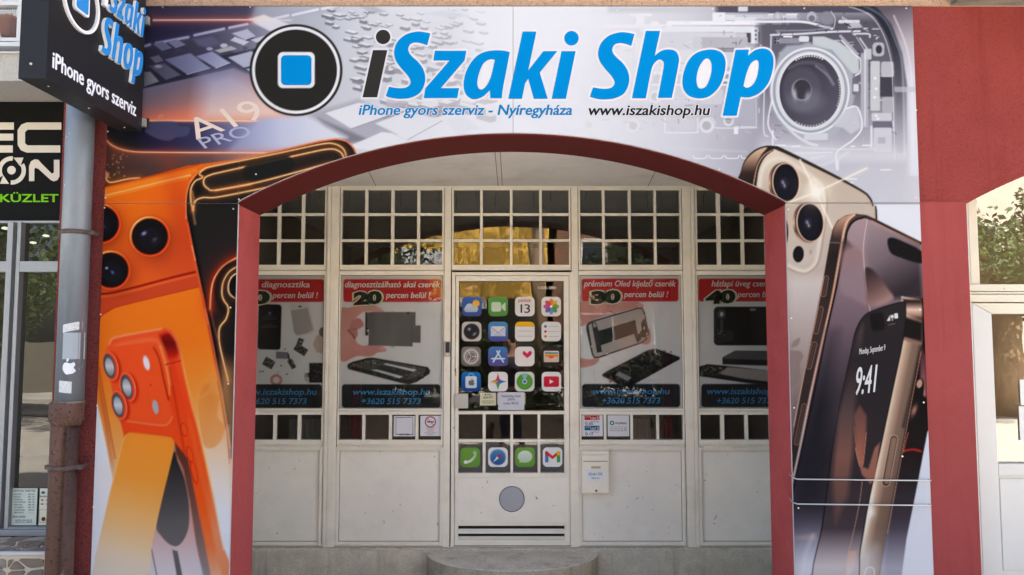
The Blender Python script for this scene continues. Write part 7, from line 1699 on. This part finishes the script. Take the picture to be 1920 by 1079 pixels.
leaves([(random.uniform(-3.0, 3.2), random.uniform(-6.4, -5.55), FLOOR + random.uniform(.3, 1.75), .28) for k in range(100)], 16000, .06, M['leaf2'], 'shrub_leaves', hb)

# ------------------------------------------------------------------ the photographer, seen only as a faint reflection in the door
def skin(name, nodes, edges, m, parent=None, root=0, sub_=2):
    me = bpy.data.meshes.new(name); me.from_pydata([n_[:3] for n_ in nodes], edges, []); me.materials.append(m); o = bpy.data.objects.new(name, me); link(o, parent)
    md = o.modifiers.new('skin', 'SKIN'); md.use_smooth_shade = True
    for i_, n_ in enumerate(nodes): v = me.skin_vertices[0].data[i_]; v.radius = n_[3] if len(n_) > 3 and hasattr(n_[3], '__len__') else (n_[3], n_[3]); v.use_root = (i_ == root)
    o.modifiers.new('sub', 'SUBSURF').levels = sub_; o.modifiers['sub'].render_levels = sub_; return o
per = empty('person', (0, -4.42, FLOOR), 'person in a dark shirt holding up a phone, a faint reflection in the door', 'person')
bx_, by_, f0 = 0.0, -4.42, FLOOR
def N(x, y, z, r): return (bx_ + x, by_ + y, f0 + z, r)
nodes = [N(0,0,.98,(.15,.11)), N(0,0,1.18,(.13,.10)), N(0,0,1.38,(.155,.105)), N(0,.01,1.50,(.07,.06)), N(0,.02,1.58,(.052,.055)), N(0,.03,1.68,(.076,.09)), N(0,.02,1.77,(.07,.085))]
edges = [(0,1),(1,2),(2,3),(3,4),(4,5),(5,6)]
for s_ in (-1, 1):
    b0 = len(nodes); nodes += [N(s_*.17,0,1.43,(.055,.055)), N(s_*.26,.10,1.22,(.043,.043)), N(s_*.15,.27,1.48,(.033,.033)), N(s_*.075,.36,1.70,(.026,.03)), N(s_*.06,.38,1.76,(.03,.02))]
    edges += [(2,b0),(b0,b0+1),(b0+1,b0+2),(b0+2,b0+3),(b0+3,b0+4)]
    b1 = len(nodes); nodes += [N(s_*.10,0,.86,(.09,.09)), N(s_*.11,.01,.48,(.058,.06)), N(s_*.12,-.02,.09,(.04,.042)), N(s_*.13,.12,.04,(.035,.03))]
    edges += [(0,b1),(b1,b1+1),(b1+1,b1+2),(b1+2,b1+3)]
skin('body', nodes, edges, mat('skin', S((206,158,132)), .5), per)
dn = [N(0,0,.93,(.175,.135)), N(0,0,1.18,(.155,.122)), N(0,0,1.38,(.172,.122)), N(0,.01,1.47,(.085,.075))]; de = [(0,1),(1,2),(2,3)]
for s_ in (-1, 1): b0 = len(dn); dn += [N(s_*.175,0,1.425,(.07,.07)), N(s_*.245,.075,1.27,(.06,.06))]; de += [(2,b0),(b0,b0+1)]
skin('shirt', dn, de, mat('dark_shirt', S((58,60,72)), .9), per)
tn = [N(0,0,.97,(.165,.125)), N(0,0,.90,(.15,.12))]; te = [(0,1)]
for s_ in (-1, 1): b0 = len(tn); tn += [N(s_*.105,0,.82,(.105,.105)), N(s_*.11,.01,.48,(.075,.078)), N(s_*.12,-.02,.1,(.06,.062))]; te += [(1,b0),(b0,b0+1),(b0+1,b0+2)]
skin('trousers', tn, te, mat('dark_trousers', S((50,54,66)), .9), per)
skin('hair', [N(0,-.02,1.74,(.084,.08)), N(0,.0,1.80,(.08,.095))], [(0,1)], mat('brown_hair', S((62,46,36)), .8), per)
ph_ = MB().box(-.038, .038, -4.034, -4.024, CAMZ - .085, CAMZ + .06).build('phone', M['blackmatte']); tag(ph_, 'phone held up by the person reflected in the door', 'phone')
